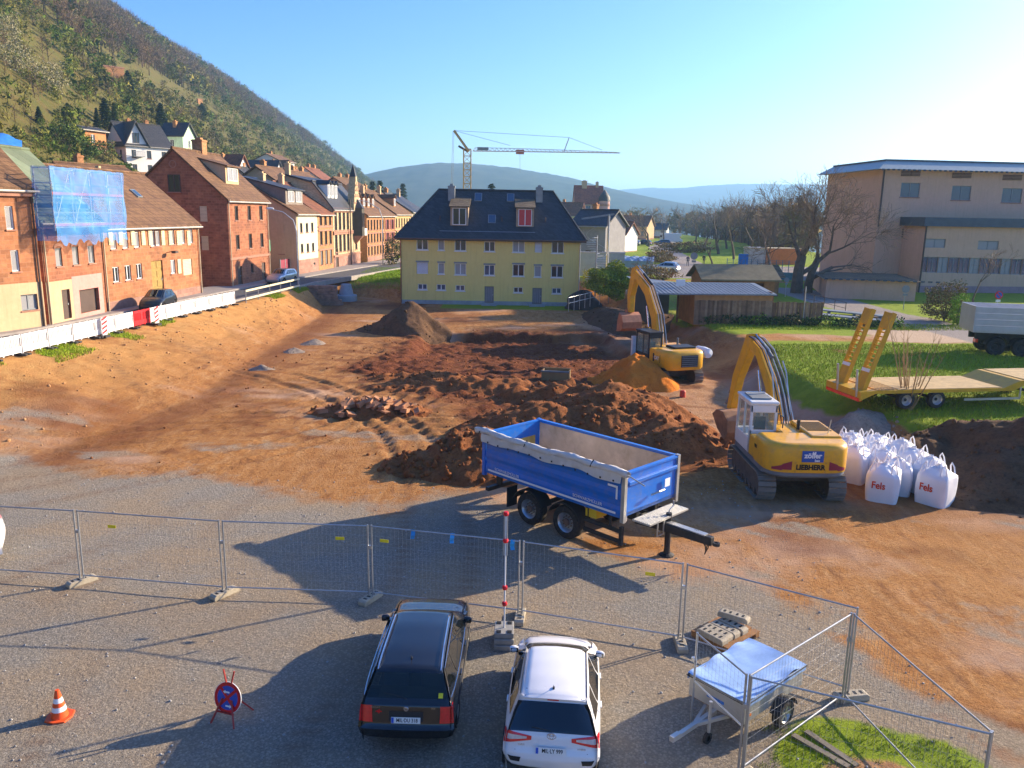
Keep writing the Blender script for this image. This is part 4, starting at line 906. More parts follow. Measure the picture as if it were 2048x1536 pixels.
def wheel(parent, c, r, wd, side, rim=.6, spokes=5, name='wheel', rimmat=None, dish=.0):
    """axle along local x; side +1/-1 = outer face"""
    k = MB(); h = wd/2; k.lathe([(r*.60,-h*.9),(r*.80,-h),(r*.95,-h*.9),(r,-h*.6),(r,h*.6),(r*.95,h*.9),(r*.80,h),(r*.60,h*.9)],28,c,'x'); o = k.build(name,RUB,parent,smooth=True)
    k = MB(); q = side; k.lathe([(0,q*h*(.35-dish)),(r*.22,q*h*(.35-dish)),(r*.28,q*h*(.15-dish)),(r*.48,q*h*(.05-dish*.5)),(r*.56,q*h*.7),(r*.62,q*h*.86)],20,c,'x')
    if spokes:
        for i in range(spokes):
            t = 2*PI*i/spokes; d = Vector((0,math.cos(t),math.sin(t))); k.bar(Vector(c)+Vector((q*h*.5,0,0))+d*r*.1,Vector(c)+Vector((q*h*.62,0,0))+d*r*.56,r*.17,.02,(1,0,0))
    k.build('rim',rimmat or RIM,o,smooth=True); return o
class Car:
    def __init__(s, name, label, loc, rz, silh, W, belt, paint, up, group=None, holes=(), er=.045, cat='car', wheels=None, wr=.31, sill=.24, crown=.035, detail=True):
        s.root = thing(name,label,cat,loc,rz,group); s.S = np.array([q[:3] for q in silh],dtype=float); s.W=W; s.belt=belt; s.er=er; s.crown=crown; s.up=up; s.paint=paint; s.wheels=wheels; s.wr=wr; s.sill=sill
        i0,i1 = up; s.uy=s.S[i0:i1+1,0]; s.uz=s.S[i0:i1+1,1]; s.uh=s.S[i0:i1+1,2]
        k = MB(); n=len(s.S); ts=[]
        for i in range(n-1): ts += [i+f for f in (0,.25,.5,.75)]
        ts.append(n-1); ts=sorted(set(ts)|{t for h_ in holes for t in h_[:2]})
        ss=sorted({-1,-.985,-.94,-.85,-.7,-.4,0,.4,.7,.85,.94,.985,1}|{v_ for h_ in holes for v_ in (-h_[2],h_[2])})
        mm=len(ss); fs_=[(i*mm+j,i*mm+j+1,(i+1)*mm+j+1,(i+1)*mm+j) for i in range(len(ts)-1) for j in range(mm-1) if not any(h_[0]<=(ts[i]+ts[i+1])/2<=h_[1] and abs(ss[j]+ss[j+1])/2<h_[2] for h_ in holes)]
        k.add([s.A(t,u,0) for t in ts for u in ss],fs_)
        if holes:
            z_=MB()
            for yy in (.05,-.85):
                for xx in (-.36,.36): z_.box((xx,yy,.62),(.46,.5,.18)); z_.box((xx,yy-.22,.86),(.46,.14,.5),(-.15,0,0)); z_.box((xx,yy-.28,1.17),(.24,.09,.16),(-.1,0,0))
            z_.build('seats',M('grey_seat_fabric',(.10,.10,.11),.9,var=.2),s.root); z_=MB(); z_.bb(-.62,.62,-1.9,-1.2,.6,.66); z_.bb(-.66,.66,.75,1.05,.7,.95); z_.build('interior_trim',M('interior_trim',(.07,.065,.06),.8),s.root)
        y0,y1 = s.S[:,0].min()+.06, s.S[:,0].max()-.08
        ys_ = list(np.linspace(y0,y1,56))
        for yw in wheels: ys_ += list(yw+wr*1.18*np.cos(np.linspace(0,PI,14)))
        ys_=sorted(ys_)
        for sg in (-1,1):
            G=[]
            for y in ys_:
                zb=s.sill+.05*max(0,abs(y)-1.9)
                for yw in wheels:
                    d=abs(y-yw); R_=wr*1.18
                    if d<R_: zb=max(zb, wr+math.sqrt(R_*R_-d*d))
                zt=s.zt(y); bl=min(s.belt(y),zt)
                zs=list(np.linspace(min(zb,bl-.02),bl,7))+list(np.linspace(bl,zt,6))[1:]
                G.append([s.B(y,z,sg,0) for z in zs])
            k.grid(G)
        s.body=k.build('body',paint,s.root,smooth=True,sharp=50)
        # dark underbody with wheel arches
        k=MB(); k.bb(-W/2+.16,W/2-.16,y0+.25,y1-.2,.20,.60); k.build('underbody',BLK,s.root)
        for yw in wheels:
            for sg in (-1,1):
                wheel(s.root,(sg*(W/2-.115),yw,wr),wr,.20,sg)
                k=MB(); k.lathe([(wr*1.16,-.14),(wr*1.16,.10)],20,(sg*(W/2-.13),yw,wr),'x'); k.build('wheel_arch',BLK,s.root)
    def zt(s,y): return float(np.interp(y,s.uy,s.uz))-s.er*.9
    def ht(s,y): return float(np.interp(y,s.uy,s.uh))
    def plan(s,y):
        a=s.S[:,0].min(); b=s.S[:,0].max(); u=(y-(a+b)/2)/((b-a)/2); return s.W/2*(1-.09*abs(u)**4 - .02*max(0,u)**2)
    def A(s,t,u,off=0.0):
        n=len(s.S); i=min(int(t),n-2); f=t-i; P=s.S[i]*(1-f)+s.S[i+1]*f
        a=s.S[max(0,i-(1 if f<.5 else 0))]; b=s.S[min(n-1,i+(2 if f>.5 else 1))]; d=b-a; L=math.hypot(d[0],d[1]) or 1; ny,nz=-d[1]/L,d[0]/L
        # outward normal: stations run rear bottom -> roof -> front, outward = left of travel
        au=abs(u); inn=s.crown*au*au + s.er*max(0,(au-.8)/.2)**2 - off
        return (P[2]*u, P[0]-ny*inn, P[1]-nz*inn)
    def B(s,y,z,sg,off=0.0):
        bl=min(s.belt(y),s.zt(y)); w_=s.plan(y)
        if z<=bl+1e-6:
            x=w_-.035*((z-.62)/.38)**2-.012*(z<.3)
            wb=max(0,1-(s.zt(y)-bl)/.10)   # bonnet side: roll towards the bonnet edge
            if wb>0:
                k_=max(0,(z-(bl-.14))/.14); x=x+(min(s.ht(y)*.995,x)-x)*k_**2*wb
        else:
            x0=w_-.035*((bl-.62)/.38)**2; x1=s.ht(y); f=(z-bl)/max(.02,s.zt(y)-bl); x=x0-.03*min(1,f*6)+(x1-x0+.03)*f
        return (sg*(x+off),y,z)
    def patchA(s,name,mat,c,off=.006,n=8,m_=8,parent=None):
        """c: four (t,u) corners"""
        k=MB(); c=np.array(c,dtype=float); G=[]
        for i in range(n+1):
            a=i/n; p=c[0]*(1-a)+c[1]*a; q=c[3]*(1-a)+c[2]*a; G.append([s.A(*(p*(1-b)+q*b),off) for b in np.linspace(0,1,m_+1)])
        k.grid(G); return k.build(name,mat,parent or s.root,smooth=True)
    def patchB(s,name,mat,c,sg,off=.006,n=8,m_=4,parent=None):
        k=MB(); c=np.array(c,dtype=float); G=[]
        for i in range(n+1):
            a=i/n; p=c[0]*(1-a)+c[1]*a; q=c[3]*(1-a)+c[2]*a
            G.append([s.B(*(p*(1-b)+q*b),sg,off) for b in np.linspace(0,1,m_+1)])
        k.grid(G); return k.build(name,mat,parent or s.root,smooth=True)
    def lineA(s,pts,wd,name,mat,off=.008,parent=None):
        k=MB(); k.tube([s.A(t,u,off-wd*.3) for t,u in pts],wd,6); return k.build(name,mat,parent or s.root)
    def lineB(s,pts,wd,name,mat,sg,off=.0,parent=None):
        k=MB(); P=[]; 
        for (a,b) in zip(pts[:-1],pts[1:]):
            for f in np.linspace(0,1,6)[:-1]: P.append(s.B(a[0]+(b[0]-a[0])*f,a[1]+(b[1]-a[1])*f,sg,off))
        P.append(s.B(*pts[-1],sg,off)); k.tube(P,wd,6); return k.build(name,mat,parent or s.root)
def number_plate(car, txt, y, z, tilt, w_=.52, h_=.11):
    M4 = Matrix.Translation((0,y,z))@Euler((PI/2+tilt,0,0)).to_matrix().to_4x4()
    k=MB(); k.bb(-w_/2,w_/2,-h_/2,h_/2,0,.012); o=k.build('number_plate',PLATE,car.root); o.matrix_local=M4
    k=MB(); k.bb(-w_/2+.004,-w_/2+.048,-h_/2+.005,h_/2-.005,.012,.0145); k.build('country_band',PLBLUE,o)
    text_part(txt,.098,INK,o,Matrix.Translation((.022,0,.0135)),depth=.0012,xs=.78,bold=.0012)
def mirrors(car, y, z, paint, out=.10, head_y=0):
    for sg in (-1,1):
        p=Vector(car.B(y,z,sg)); k=MB(); k.lathe([(0,-.09),(.06,-.085),(.082,-.05),(.082,.03),(.05,.08),(0,.09)],12,(0,0,0),'x'); 
        o=k.build('mirror',paint,car.root,smooth=True); o.scale=(1.0,.75,.85); o.location=p+Vector((sg*out,.02,.03)); o.rotation_euler=(0,0,-sg*.2)
        k=MB(); k.box((0,-.065,0),(.15,.01,.11)); g_=k.build('mirror_glass',CGL,o)
# ---- black estate car
S1=[(-2.16,.26,.74),(-2.30,.33,.83),(-2.345,.52,.86),(-2.30,.575,.86),(-2.285,.60,.855),(-2.255,.78,.845),(-2.235,.93,.82),(-2.17,1.0,.80),(-1.86,1.355,.66),(-1.80,1.405,.635),(-1.2,1.462,.62),(-.3,1.478,.61),(.32,1.445,.60),(1.06,1.035,.70),(1.16,.99,.74),(1.6,.945,.765),(1.95,.87,.75),(2.18,.75,.72),(2.31,.55,.71),(2.30,.32,.72),(2.2,.22,.70)]
c=Car('estate_car','black estate car with silver roof rails parked beside the white hatchback',(-1.74,14.92,0),R(-1),S1,1.75,lambda y:.95-.02*(y/2),P_BLACK,(2,17),wheels=(-1.32,1.38),wr=.315,holes=((7.08,8.02,.93),(12.02,12.98,.93)))
c.patchA('rear_window',CGT,[(7.08,-.93),(8.02,-.93),(8.02,.93),(7.08,.93)],.007)
c.patchA('windscreen',CGT,[(12.02,-.93),(12.98,-.95),(12.98,.95),(12.02,.93)],.007)
for sg in (-1,1):
    for nm,q in (('side_window',[(-1.98,1.0),(-1.25,.985),(-1.22,1.36),(-1.70,1.345)]),('side_window',[(-1.18,.985),(-.22,.975),(-.20,1.375),(-1.15,1.36)]),('side_window',[(-.15,.975),(.80,.975),(.22,1.355),(-.13,1.375)])): c.patchB(nm,CGL,q,sg,.005)
    c.lineB([(-2.02,.985),(-.2,.965),(.86,.965)],.010,'window_trim',CHR,sg,.004); c.lineB([(-1.72,1.375),(-.2,1.395),(.24,1.372)],.008,'window_trim',CHR,sg,.002)
    c.lineB([(-2.1,.56),(2.0,.56)],.022,'rub_strip',BLK,sg,.0)
    for yy in (-1.2,-.18,.86): c.lineB([(yy,.3),(yy,.95)],.004,'door_seam',INK,sg,.0)
    for yy in (-.95,.1): k=MB(); p=Vector(c.B(yy,.84,sg)); k.box(p+Vector((sg*.012,0,0)),(.03,.19,.035)); k.build('door_handle',P_BLACK,c.root,bevel=.008)
    c.patchA('tail_light',RED,[(4.15,sg*.70),(6.0,sg*.74),(6.0,sg*.995),(4.15,sg*.995)],.010); 
    c.patchB('tail_light_wrap',RED,[(-2.20,.64),(-2.04,.66),(-2.04,.92),(-2.19,.92)],sg,.008)
    k=MB(); P=[c.A(t,sg*.90,.05) for t in np.linspace(9.05,11.75,14)]; P[0]=c.A(9.0,sg*.90,0); P[-1]=c.A(11.8,sg*.90,0); k.tube(P,.017,8); k.build('roof_rail',CHR,c.root,smooth=True)
    c.patchA('headlight',CLAMP,[(16.3,sg*.6),(17.2,sg*.6),(17.2,sg*.97),(16.3,sg*.97)],.006)
c.patchA('tailgate_recess',BLK,[(4.3,-.36),(5.35,-.36),(5.35,.36),(4.3,.36)],.003)
number_plate(c,'MIL·DU 318',-2.29,.685,R(-8))
c.lineA([(4.05,-.97),(4.05,.97)],.006,'tailgate_seam',INK); c.lineA([(2.5,-.98),(2.5,.98)],.016,'bumper_strip',BLK)
c.lineA([(9.15,-.93),(9.15,.93)],.006,'roof_seam',INK,.002)
q=c.A(5.65,0,.008); k=MB(); k.lathe([(.0,.006),(.04,.006),(.046,0),(.046,-.01)],16,(0,0,0)); o=k.build('badge',CHR,c.root,smooth=True); o.matrix_local=Matrix.Translation(q)@Euler((PI/2-.1,0,0)).to_matrix().to_4x4()
text_part('W',.05,INK,o,Matrix.Translation((0,-.005,.0075)),depth=.001); 
text_part('PASSAT',.05,CHR,c.root,Matrix.Translation(c.A(5.75,-.66,.006))@Euler((PI/2-.1,0,0)).to_matrix().to_4x4(),depth=.002); text_part('TDI',.05,CHR,c.root,Matrix.Translation(c.A(5.75,.58,.006))@Euler((PI/2-.1,0,0)).to_matrix().to_4x4(),depth=.002)
k=MB(); k.box((0,0,0),(.11,.02,.004)); k.box((.0,.02,0),(.05,.03,.004),(0,0,.5)); k.box((.0,-.018,0),(.03,.03,.004),(0,0,.8)); o=k.build('sticker',RED,c.root); o.matrix_local=Matrix.Translation(c.A(5.25,-.58,.006))@Euler((PI/2-.1,0,0)).to_matrix().to_4x4()
k=MB(); k.bb(-.04,.04,-.045,.045,0,.002); o=k.build('window_sticker',M('yellow_sticker',(.75,.65,.03),.5),c.root); o.matrix_local=Matrix.Translation(c.A(7.2,.78,.010))@Euler((PI/2-.8,0,0)).to_matrix().to_4x4()
k=MB(); a=Vector(c.A(9.5,0,.0)); k.tube([a,a+Vector((0,-.12,.14))],[.008,.003],6); k.box(a+Vector((0,0,.008)),(.03,.06,.02)); k.build('aerial',BLK,c.root)
k=MB(); k.tube([c.A(7.05,.0,.02),c.A(7.2,-.3,.02),c.A(7.25,-.55,.018)],.009,6); k.build('rear_wiper',BLK,c.root)
mirrors(c,.70,1.0,P_BLACK)
for t in (14.6,): c.lineA([(t,-.8),(t,.8)],.005,'bonnet_seam',INK,.002)
# ---- white hatchback
S2=[(-1.78,.24,.70),(-1.92,.34,.78),(-1.97,.52,.815),(-1.955,.62,.825),(-1.90,.72,.825),(-1.86,.90,.80),(-1.80,1.0,.765),(-1.50,1.34,.63),(-1.53,1.405,.59),(-1.42,1.445,.585),(-1.0,1.49,.58),(-.5,1.505,.575),(.05,1.485,.57),(.92,1.06,.665),(1.05,1.0,.70),(1.35,.93,.72),(1.65,.80,.70),(1.87,.62,.66),(1.95,.42,.66),(1.9,.26,.68),(1.8,.2,.66)]
c=Car('hatchback','white hatchback with tinted rear window parked right of the black estate',(.93,13.78,0),R(-5),S2,1.70,lambda y:.97-.05*(y+1.8)/3.5,P_WHITE,(2,17),wheels=(-1.22,1.28),wr=.30,er=.085,crown=.055,holes=((5.62,6.97,.955),(12.03,12.97,.95)))
c.patchA('rear_window',CGL,[(5.62,-.955),(6.97,-.985),(6.97,.985),(5.62,.955)],.007,10)
c.patchA('windscreen',CGT,[(12.03,-.95),(12.97,-.95),(12.97,.95),(12.03,.95)],.007)
c.lineA([(8.5,-.82),(12,-.86)],.006,'roof_seam',INK,.001); c.lineA([(8.5,.82),(12,.86)],.006,'roof_seam',INK,.001); c.lineA([(9.3,-.82),(9.3,.82)],.004,'spoiler_seam',INK,.001)
for sg in (-1,1):
    for q in ([(-1.50,1.03),(-.95,1.0),(-.92,1.33),(-1.25,1.31)],[(-.90,1.0),(-.02,.97),(0,1.37),(-.86,1.34)],[(.05,.97),(.74,.955),(.10,1.36),(.06,1.37)]): c.patchB('side_window',CGL,q,sg,.005)
    for yy in (-.9,.02,.85): c.lineB([(yy,.3),(yy,.96)],.004,'door_seam',FR_G,sg,.0)
    for yy in (-.72,.2): k=MB(); p=Vector(c.B(yy,.83,sg)); k.box(p+Vector((sg*.012,0,0)),(.03,.18,.035)); k.build('door_handle',P_WHITE,c.root,bevel=.008)
    # swept tail lamps: red outline round a clear core
    tl_=c.patchA('tail_light',RED,[(4.15,sg*.995),(5.55,sg*.995),(5.0,sg*.42),(4.65,sg*.42)],.010)
    c.patchA('reflector_core',CLAMP,[(4.5,sg*.93),(5.05,sg*.93),(4.92,sg*.52),(4.74,sg*.52)],.014,parent=tl_)
    c.patchB('tail_light_wrap',RED,[(-1.80,.72),(-1.60,.84),(-1.64,.93),(-1.79,.93)],sg,.008)
    c.patchA('fog_lamp_recess',BLK,[(1.6,sg*.66),(2.3,sg*.62),(2.3,sg*.90),(1.6,sg*.86)],.005)
    c.patchA('headlight',CLAMP,[(15.6,sg*.55),(16.6,sg*.62),(16.6,sg*.97),(15.6,sg*.97)],.006)
c.patchA('number_plate_recess',P_WHITE,[(3.95,-.40),(4.7,-.40),(4.7,.40),(3.95,.40)],.001)
number_plate(c,'MIL·LY 999',-1.945,.70,R(-14))
q=c.A(5.15,0,.008); k=MB(); 
for rx,ry in ((.075,.05),(.03,.048)): k.tube([(rx*math.cos(t),ry*math.sin(t),0) for t in np.linspace(0,2*PI,19)[:-1]],.006,6,close=True)
k.tube([(.048*math.cos(t),.02+.022*math.sin(t),0) for t in np.linspace(0,2*PI,19)[:-1]],.005,6,close=True)
o=k.build('badge',CHR,c.root,smooth=True); o.matrix_local=Matrix.Translation(q)@Euler((PI/2-.2,0,0)).to_matrix().to_4x4()
text_part('YARIS',.045,CHR,c.root,Matrix.Translation(c.A(4.15,-.62,.006))@Euler((PI/2-.25,0,0)).to_matrix().to_4x4(),depth=.002); text_part('HYBRID',.04,CHR,c.root,Matrix.Translation(c.A(4.05,.62,.006))@Euler((PI/2-.25,0,0)).to_matrix().to_4x4(),depth=.002)
c.patchA('brake_light',RED,[(7.25,-.16),(7.7,-.16),(7.7,.16),(7.25,.16)],.006)
c.lineA([(3.0,-.98),(3.0,.98)],.004,'bumper_seam',FR_G)
k=MB(); a=Vector(c.A(9.3,0,0)); k.tube([a,a+Vector((0,-.10,.13))],[.008,.003],6); k.box(a+Vector((0,0,.008)),(.035,.06,.02)); k.build('aerial',BLK,c.root)
k=MB(); k.tube([c.A(5.8,.0,.02),c.A(6.0,-.22,.02),c.A(6.06,-.45,.018)],.009,6); k.build('rear_wiper',BLK,c.root)
mirrors(c,.62,1.0,P_WHITE,.11)
# ---- simpler cars farther off (same body shapes)
def far_car(name,label,x,y,z,rz,paint,S=S2,W=1.7,up=(2,17),wh=(-1.22,1.28),win=(5.72,6.97,12.03,12.97),group=None,k_=1.0):
    c=Car(name,label,(x,y,z),rz,S,W,lambda yy:.95,paint,up,wheels=wh,wr=.31,group=group)
    c.patchA('rear_window',CGL,[(win[0],-.88),(win[1],-.95),(win[1],.95),(win[0],.88)],.007); c.patchA('windscreen',CGL,[(win[2],-.95),(win[3],-.95),(win[3],.95),(win[2],.95)],.007)
    for sg in (-1,1):
        y0=c.uy[0]+.55; c.patchB('side_window',CGL,[(y0,1.0),(.02,.985),(0,1.36),(y0+.25,1.31)],sg,.006); c.patchB('side_window',CGL,[(.07,.985),(.72,.97),(.12,1.35),(.08,1.36)],sg,.006)
        c.patchA('tail_light',RED,[(4.3,sg*.72),(5.6,sg*.72),(5.6,sg*.99),(4.3,sg*.99)],.008)
    return c
EST=dict(S=S1,W=1.75,up=(2,17),wh=(-1.32,1.38),win=(7.08,8.02,12.02,12.98))
far_car('street_car','dark car on the street behind the white barrier',-26.4,59.3,2.09,R(186),P_DARK)
far_car('street_car','silver estate car parked on the street by the stone house',-24.0,83.2,2.09,R(172),P_SILV,**EST)
PK='cars parked on the meadow edge'
for (px,py,pn,lb,rz_,kw) in ((1249,496,P_BLUE,'dark blue car parked nearest on the meadow car park',R(70),{}),(1266,491,P_SILV,'pale silver car parked beside the dark blue car on the meadow',R(70),{}),(1286,491,P_DARK,'dark green car parked left of the signpost on the meadow',R(65),EST),(1324,490,P_BLUE,'dark blue car parked before the camper van',R(80),EST)):
    g_=gz(px,py,2.0); far_car('parked_car',lb,g_.x,g_.y,2.02,rz_,pn,group=PK,**kw)
g_=gz(1331,545,2.0); far_car('parked_car','silver car behind the hedge at the bend of the path',g_.x,g_.y,2.0,R(60),P_SILV)
far_car('parked_car','white car only just entering the frame at the left edge',-15.75,19.9,0,R(120),P_WHITE)
# camper van
g_=gz(1343,487,2.0); cv=thing('camper_van','white camper van parked at the end of the meadow cars','van',(g_.x,g_.y,2.0),R(-80))
k=MB(); k.prism([(-3.2,.5),(2.0,.5),(2.9,.5),(2.9,1.1),(2.3,1.35),(1.9,2.0),(2.5,2.2),(2.5,2.9),(-3.2,2.9)],-1.1,1.1,lambda a,b,t:(t,a,b)); k.build('body',P_WHITE,cv,bevel=.08)
k=MB(); k.bb(-1.12,-1.1,-2.2,-1.0,1.6,2.2); k.bb(-1.12,-1.1,-.2,.9,1.6,2.2); k.bb(-.9,.9,-3.22,-3.2,1.7,2.3); k.build('window',CGL,cv)
for yy in (-1.8,2.0):
    for sg in (-1,1): wheel(cv,(sg*1.0,yy,.35),.35,.22,sg)

# ------------------------------------------------------------------ tandem tipper trailer
TB=M('trailer_blue',(.008,.15,.60),.38,.05,var=.1,scale=1.2,coat=.3,dirt=(.20,.18,.17),dirt_amt=.35); TBI=M('worn_steel_bed',(.60,.50,.38),.65,.2,var=.25,scale=.9,dirt=(.30,.22,.13),dirt_amt=.5); TCH=M('chassis_dark',(.03,.032,.035),.6,.2,dirt=(.14,.10,.07)); STL=M('galvanised_steel',(.48,.48,.46),.45,.6,var=.15); TARP=M('grey_white_tarp',(.60,.58,.55),.6,var=.12,scale=3); WHT=M('white_reflective',(.80,.80,.80),.5,var=.04)
rz=math.atan2(-.707,.707); tr=thing('tipper_trailer','blue tandem axle tipper trailer with grey rolled tarpaulin and drawbar','trailer',(2.05,23.83,0),rz)
L2,W2=2.82,1.275; z0,z1=1.42,2.55
k=MB(); k.bb(-L2,L2,-W2,W2,z0-.10,z0); k.build('bed_floor',TBI,tr)
def ribbed(x0,x1,y,sgn,name,parent):
    k=MB(); prof=[0,.03,.03,0,0,.03,.03,0,0,.03,.03,0]; zz=np.linspace(z0-.16,z1,len(prof)); poly=[(y+sgn*p_,z) for p_,z in zip(prof,zz)]+[(y-sgn*.05,z1),(y-sgn*.05,z0-.16)]
    k.prism(poly,x0,x1,lambda a,b,t:(t,a,b)); return k.build(name,TB,parent)
for sg,nm in ((-1,'side_board'),(1,'side_board')):
    o=ribbed(-L2+.08,L2-.08,sg*W2,sg,nm,tr); k=MB(); k.bb(-L2+.09,L2-.09,sg*(W2-.058)-.004,sg*(W2-.058)+.004,z0+.01,z1-.03); k.build('inner_lining',TBI,o)
    k=MB(); k.bb(-L2+.08,L2-.08,sg*W2-.06,sg*W2+.06,z1-.01,z1+.06); k.build('top_rail',TB,o)
    k=MB(); k.bb(-L2+.2,L2-.25,sg*(W2+.034)-.003,sg*(W2+.034)+.003,z0-.06,z0+.0); k.build('reflective_stripe',WHT,o)
    k=MB(); yy=sg*(W2+.037); k.bb(L2-.55,L2-.2,yy-.003,yy+.003,z1-.42,z1-.36); k.bb(L2-.26,L2-.2,yy-.003,yy+.003,z1-.75,z1-.42); k.build('reflective_corner',WHT,o)
    if sg<0:
        for xx,zt_ in ((-1.75,z0+.07),(1.55,z0+.09)): text_part('SCHWARZMÜLLER',.13,WHT,o,frame((xx,-W2-.045,zt_),(1,0,0),(0,0,1)),depth=.002)
k=MB(); k.bb(L2-.06,L2,-W2+.05,W2-.05,z0-.1,z1); fb=k.build('front_board',TB,tr); k=MB(); k.bb(L2,L2+.09,-W2+.1,W2-.1,z1-.33,z1-.20); k.build('front_rib',TB,fb,bevel=.03); k=MB(); k.bb(L2-.075,L2-.061,-W2+.08,W2-.08,z0+.01,z1-.02); k.build('inner_lining',TBI,fb)
k=MB(); k.bb(L2-.08,L2+.05,-W2+.05,W2-.05,z1,z1+.06); k.build('top_rail',TB,fb)
k=MB(); k.bb(L2+.09,L2+.094,.55,.8,z1-.75,z1-.5); k.build('sticker',WHT,fb); k=MB(); k.tube([(L2+.05,-.05,z1-.85),(L2+.25,.05,z1-.72),(L2+.25,.3,z1-.72)],.03); k.build('crank_handle',STL,fb)
k=MB(); k.bb(-L2,-L2+.06,-W2+.05,W2-.05,z0-.1,z1); tb_=k.build('tailboard',TB,tr); k=MB(); k.bb(-L2+.061,-L2+.07,-W2+.2,W2-.25,z0+.01,z1-.45); k.build('inner_lining',M('rusty_yellow_steel',(.50,.36,.10),.7,var=.3),tb_); k=MB(); k.bb(-L2-.03,-L2+.08,-W2+.05,W2-.05,z1,z1+.06); k.build('top_rail',TB,tb_)
for sx in (-1,1):
    for sg in (-1,1): k=MB(); k.bb(sx*L2-.06,sx*L2+.06,sg*W2-.06,sg*W2+.06,z0-.25,z1+.08); k.build('corner_post',TB if sx<0 else STL,tr)
# rolled tarp along the near side, hanging a little
k=MB(); G=[]
for i in range(41):
    x=-L2-.35+(2*L2+.5)*i/40; sag=.05*math.sin(i*.55)+.06*math.sin(i*.23+1); row=[]
    for j in range(11):
        t=2*PI*j/10; r_=.10+.02*math.sin(i*1.3+j*2); row.append((x,-W2-.04+r_*math.cos(t),z1+.06+sag*.4+r_*math.sin(t)))
    G.append(row)
k.grid(G)
k.grid([[(-L2-.05+(2*L2)*i/40,-W2-.11-.025*math.sin(i*.9+j),z1+.02-(.085*j)*(1+.10*math.sin(i*.38+.4)*(j/2))+.012*math.sin(i*.5)) for j in range(4)] for i in range(41)])
to_=k.build('tarpaulin_roll',TARP,tr,smooth=True,sharp=60)
for xx in (-L2-.1,-.9,L2-1.1): k=MB(); k.tube([(xx,-W2+.08,z1+.02),(xx,-W2-.04,z1+.19),(xx,-W2-.18,z1+.02)],.018,6); k.build('strap',BLK,to_)
for i in range(12): k=MB(); k.box((-L2+.3+i*.46,-W2-.155,z1-.20-.02*math.sin(i*.9)),(.05,.012,.05)); k.build('eyelet',INK,to_)
k=MB(); k.tube([(L2+.05,-W2-.04,z1+.06),(L2+.35,-W2+.05,z1-.08),(L2+.6,-W2+.1,z1-.18)],.022); k.build('roller_crank',STL,tr)
# chassis
for sg in (-1,1): k=MB(); k.bb(-L2+.1,L2-.1,sg*.45-.06,sg*.45+.06,.98,1.30); k.build('chassis_beam',TCH,tr)
for i in range(6): k=MB(); k.bb(-L2+.3+i*.98,-L2+.38+i*.98,-1.2,1.2,1.20,1.32); k.build('cross_member',TCH,tr)
for ax in (-.86,.66):
    k=MB(); k.cyl((ax,-1.0,.52),(ax,1.0,.52),.075); k.build('axle',TCH,tr)
    for sg in (-1,1):
        o=wheel(tr,(0,0,0),.52,.36,sg,spokes=0,dish=.35); o.location=(ax,sg*1.05,.52); o.rotation_euler=(0,0,PI/2)
        for ch in o.children:
            k=MB(); k.lathe([(.0,sg*.0),(.10,sg*.0),(.12,sg*-.04)],12,(sg*.14,0,0),'x')
            for t in range(10): a=2*PI*t/10; k.cyl((sg*.03,.17*math.cos(a),.17*math.sin(a)),(sg*.09,.17*math.cos(a),.17*math.sin(a)),.018,seg=6)
            k.build('hub',M('rusty_hub',(.16,.10,.07),.7),o)
        k=MB(); k.grid([[(ax+.66*math.cos(t),sg*.82,.50+.66*math.sin(t)),(ax+.66*math.cos(t),sg*1.30,.50+.66*math.sin(t)),(ax+.66*math.cos(t),sg*1.30,.46+.66*math.sin(t))] for t in np.linspace(R(20),R(160),12)]); k.build('mudguard',BLK,tr,smooth=True)
k=MB(); k.bb(-1.75,-1.72,-1.3,-.85,.35,1.0); k.build('mud_flap',BLK,tr); k=MB(); k.bb(-1.75,-1.72,.85,1.3,.35,1.0); k.build('mud_flap',BLK,tr)
for sg in (-1,1):
    for zz in (.55,.85): k=MB(); k.bb(1.35,2.75,sg*1.2-.02,sg*1.2+.02,zz-.06,zz+.06); k.build('side_guard_rail',TCH,tr)
    k=MB(); k.bb(2.68,2.78,sg*1.2-.05,sg*1.2+.05,.45,1.0); k.build('side_guard_post',TCH,tr)
    for xx in (1.5,2.3): k=MB(); k.bb(xx-.03,xx+.03,sg*1.15-.03,sg*1.15+.03,.8,1.3); k.build('side_guard_bracket',TCH,tr)
k=MB(); k.bb(1.4,1.8,-1.18,-.7,.95,1.22); k.build('tool_box',M('yellow_box',(.66,.45,.02),.5),tr)
k=MB(); k.bb(-2.95,-2.8,-1.1,1.1,.55,.68); k.build('underrun_bar',TCH,tr); k=MB(); [k.bb(-2.9,-2.7,s_*.6-.05,s_*.6+.05,.65,1.2) for s_ in (-1,1)]; k.build('underrun_bracket',TCH,tr)
# drawbar, platform, jack stand
k=MB(); k.prism([(2.5,-.28),(3.3,-.17),(4.9,-.09),(4.9,.09),(3.3,.17),(2.5,.28)],.78,1.02); o=k.build('drawbar',TCH,tr,bevel=.02)
k=MB(); k.bar((2.6,0,1.04),(4.7,0,1.03),.2,.03); k.build('cable_duct',STL,o); k=MB(); k.lathe([(.05,-.04),(.10,-.04),(.10,.04),(.05,.04),(.05,-.04)],16,(5.02,0,.86)); k.build('towing_eye',TCH,o)
k=MB(); k.bb(2.9,3.5,-.95,.95,1.16,1.21); o=k.build('step_platform',STL,tr)
for i in range(9): k=MB(); k.bb(2.93+i*.065,2.955+i*.065,-.93,.93,1.211,1.225); k.build('grating_bar',STL,o)
k=MB(); [k.bar((3.45,-.5+.3*i,1.15),(3.45,-.5+.3*i,.72),.03,.03) for i in range(2)]; k.bar((3.45,-.5,.74),(3.45,-.2,.74),.03,.03); k.build('step_ladder',STL,o)
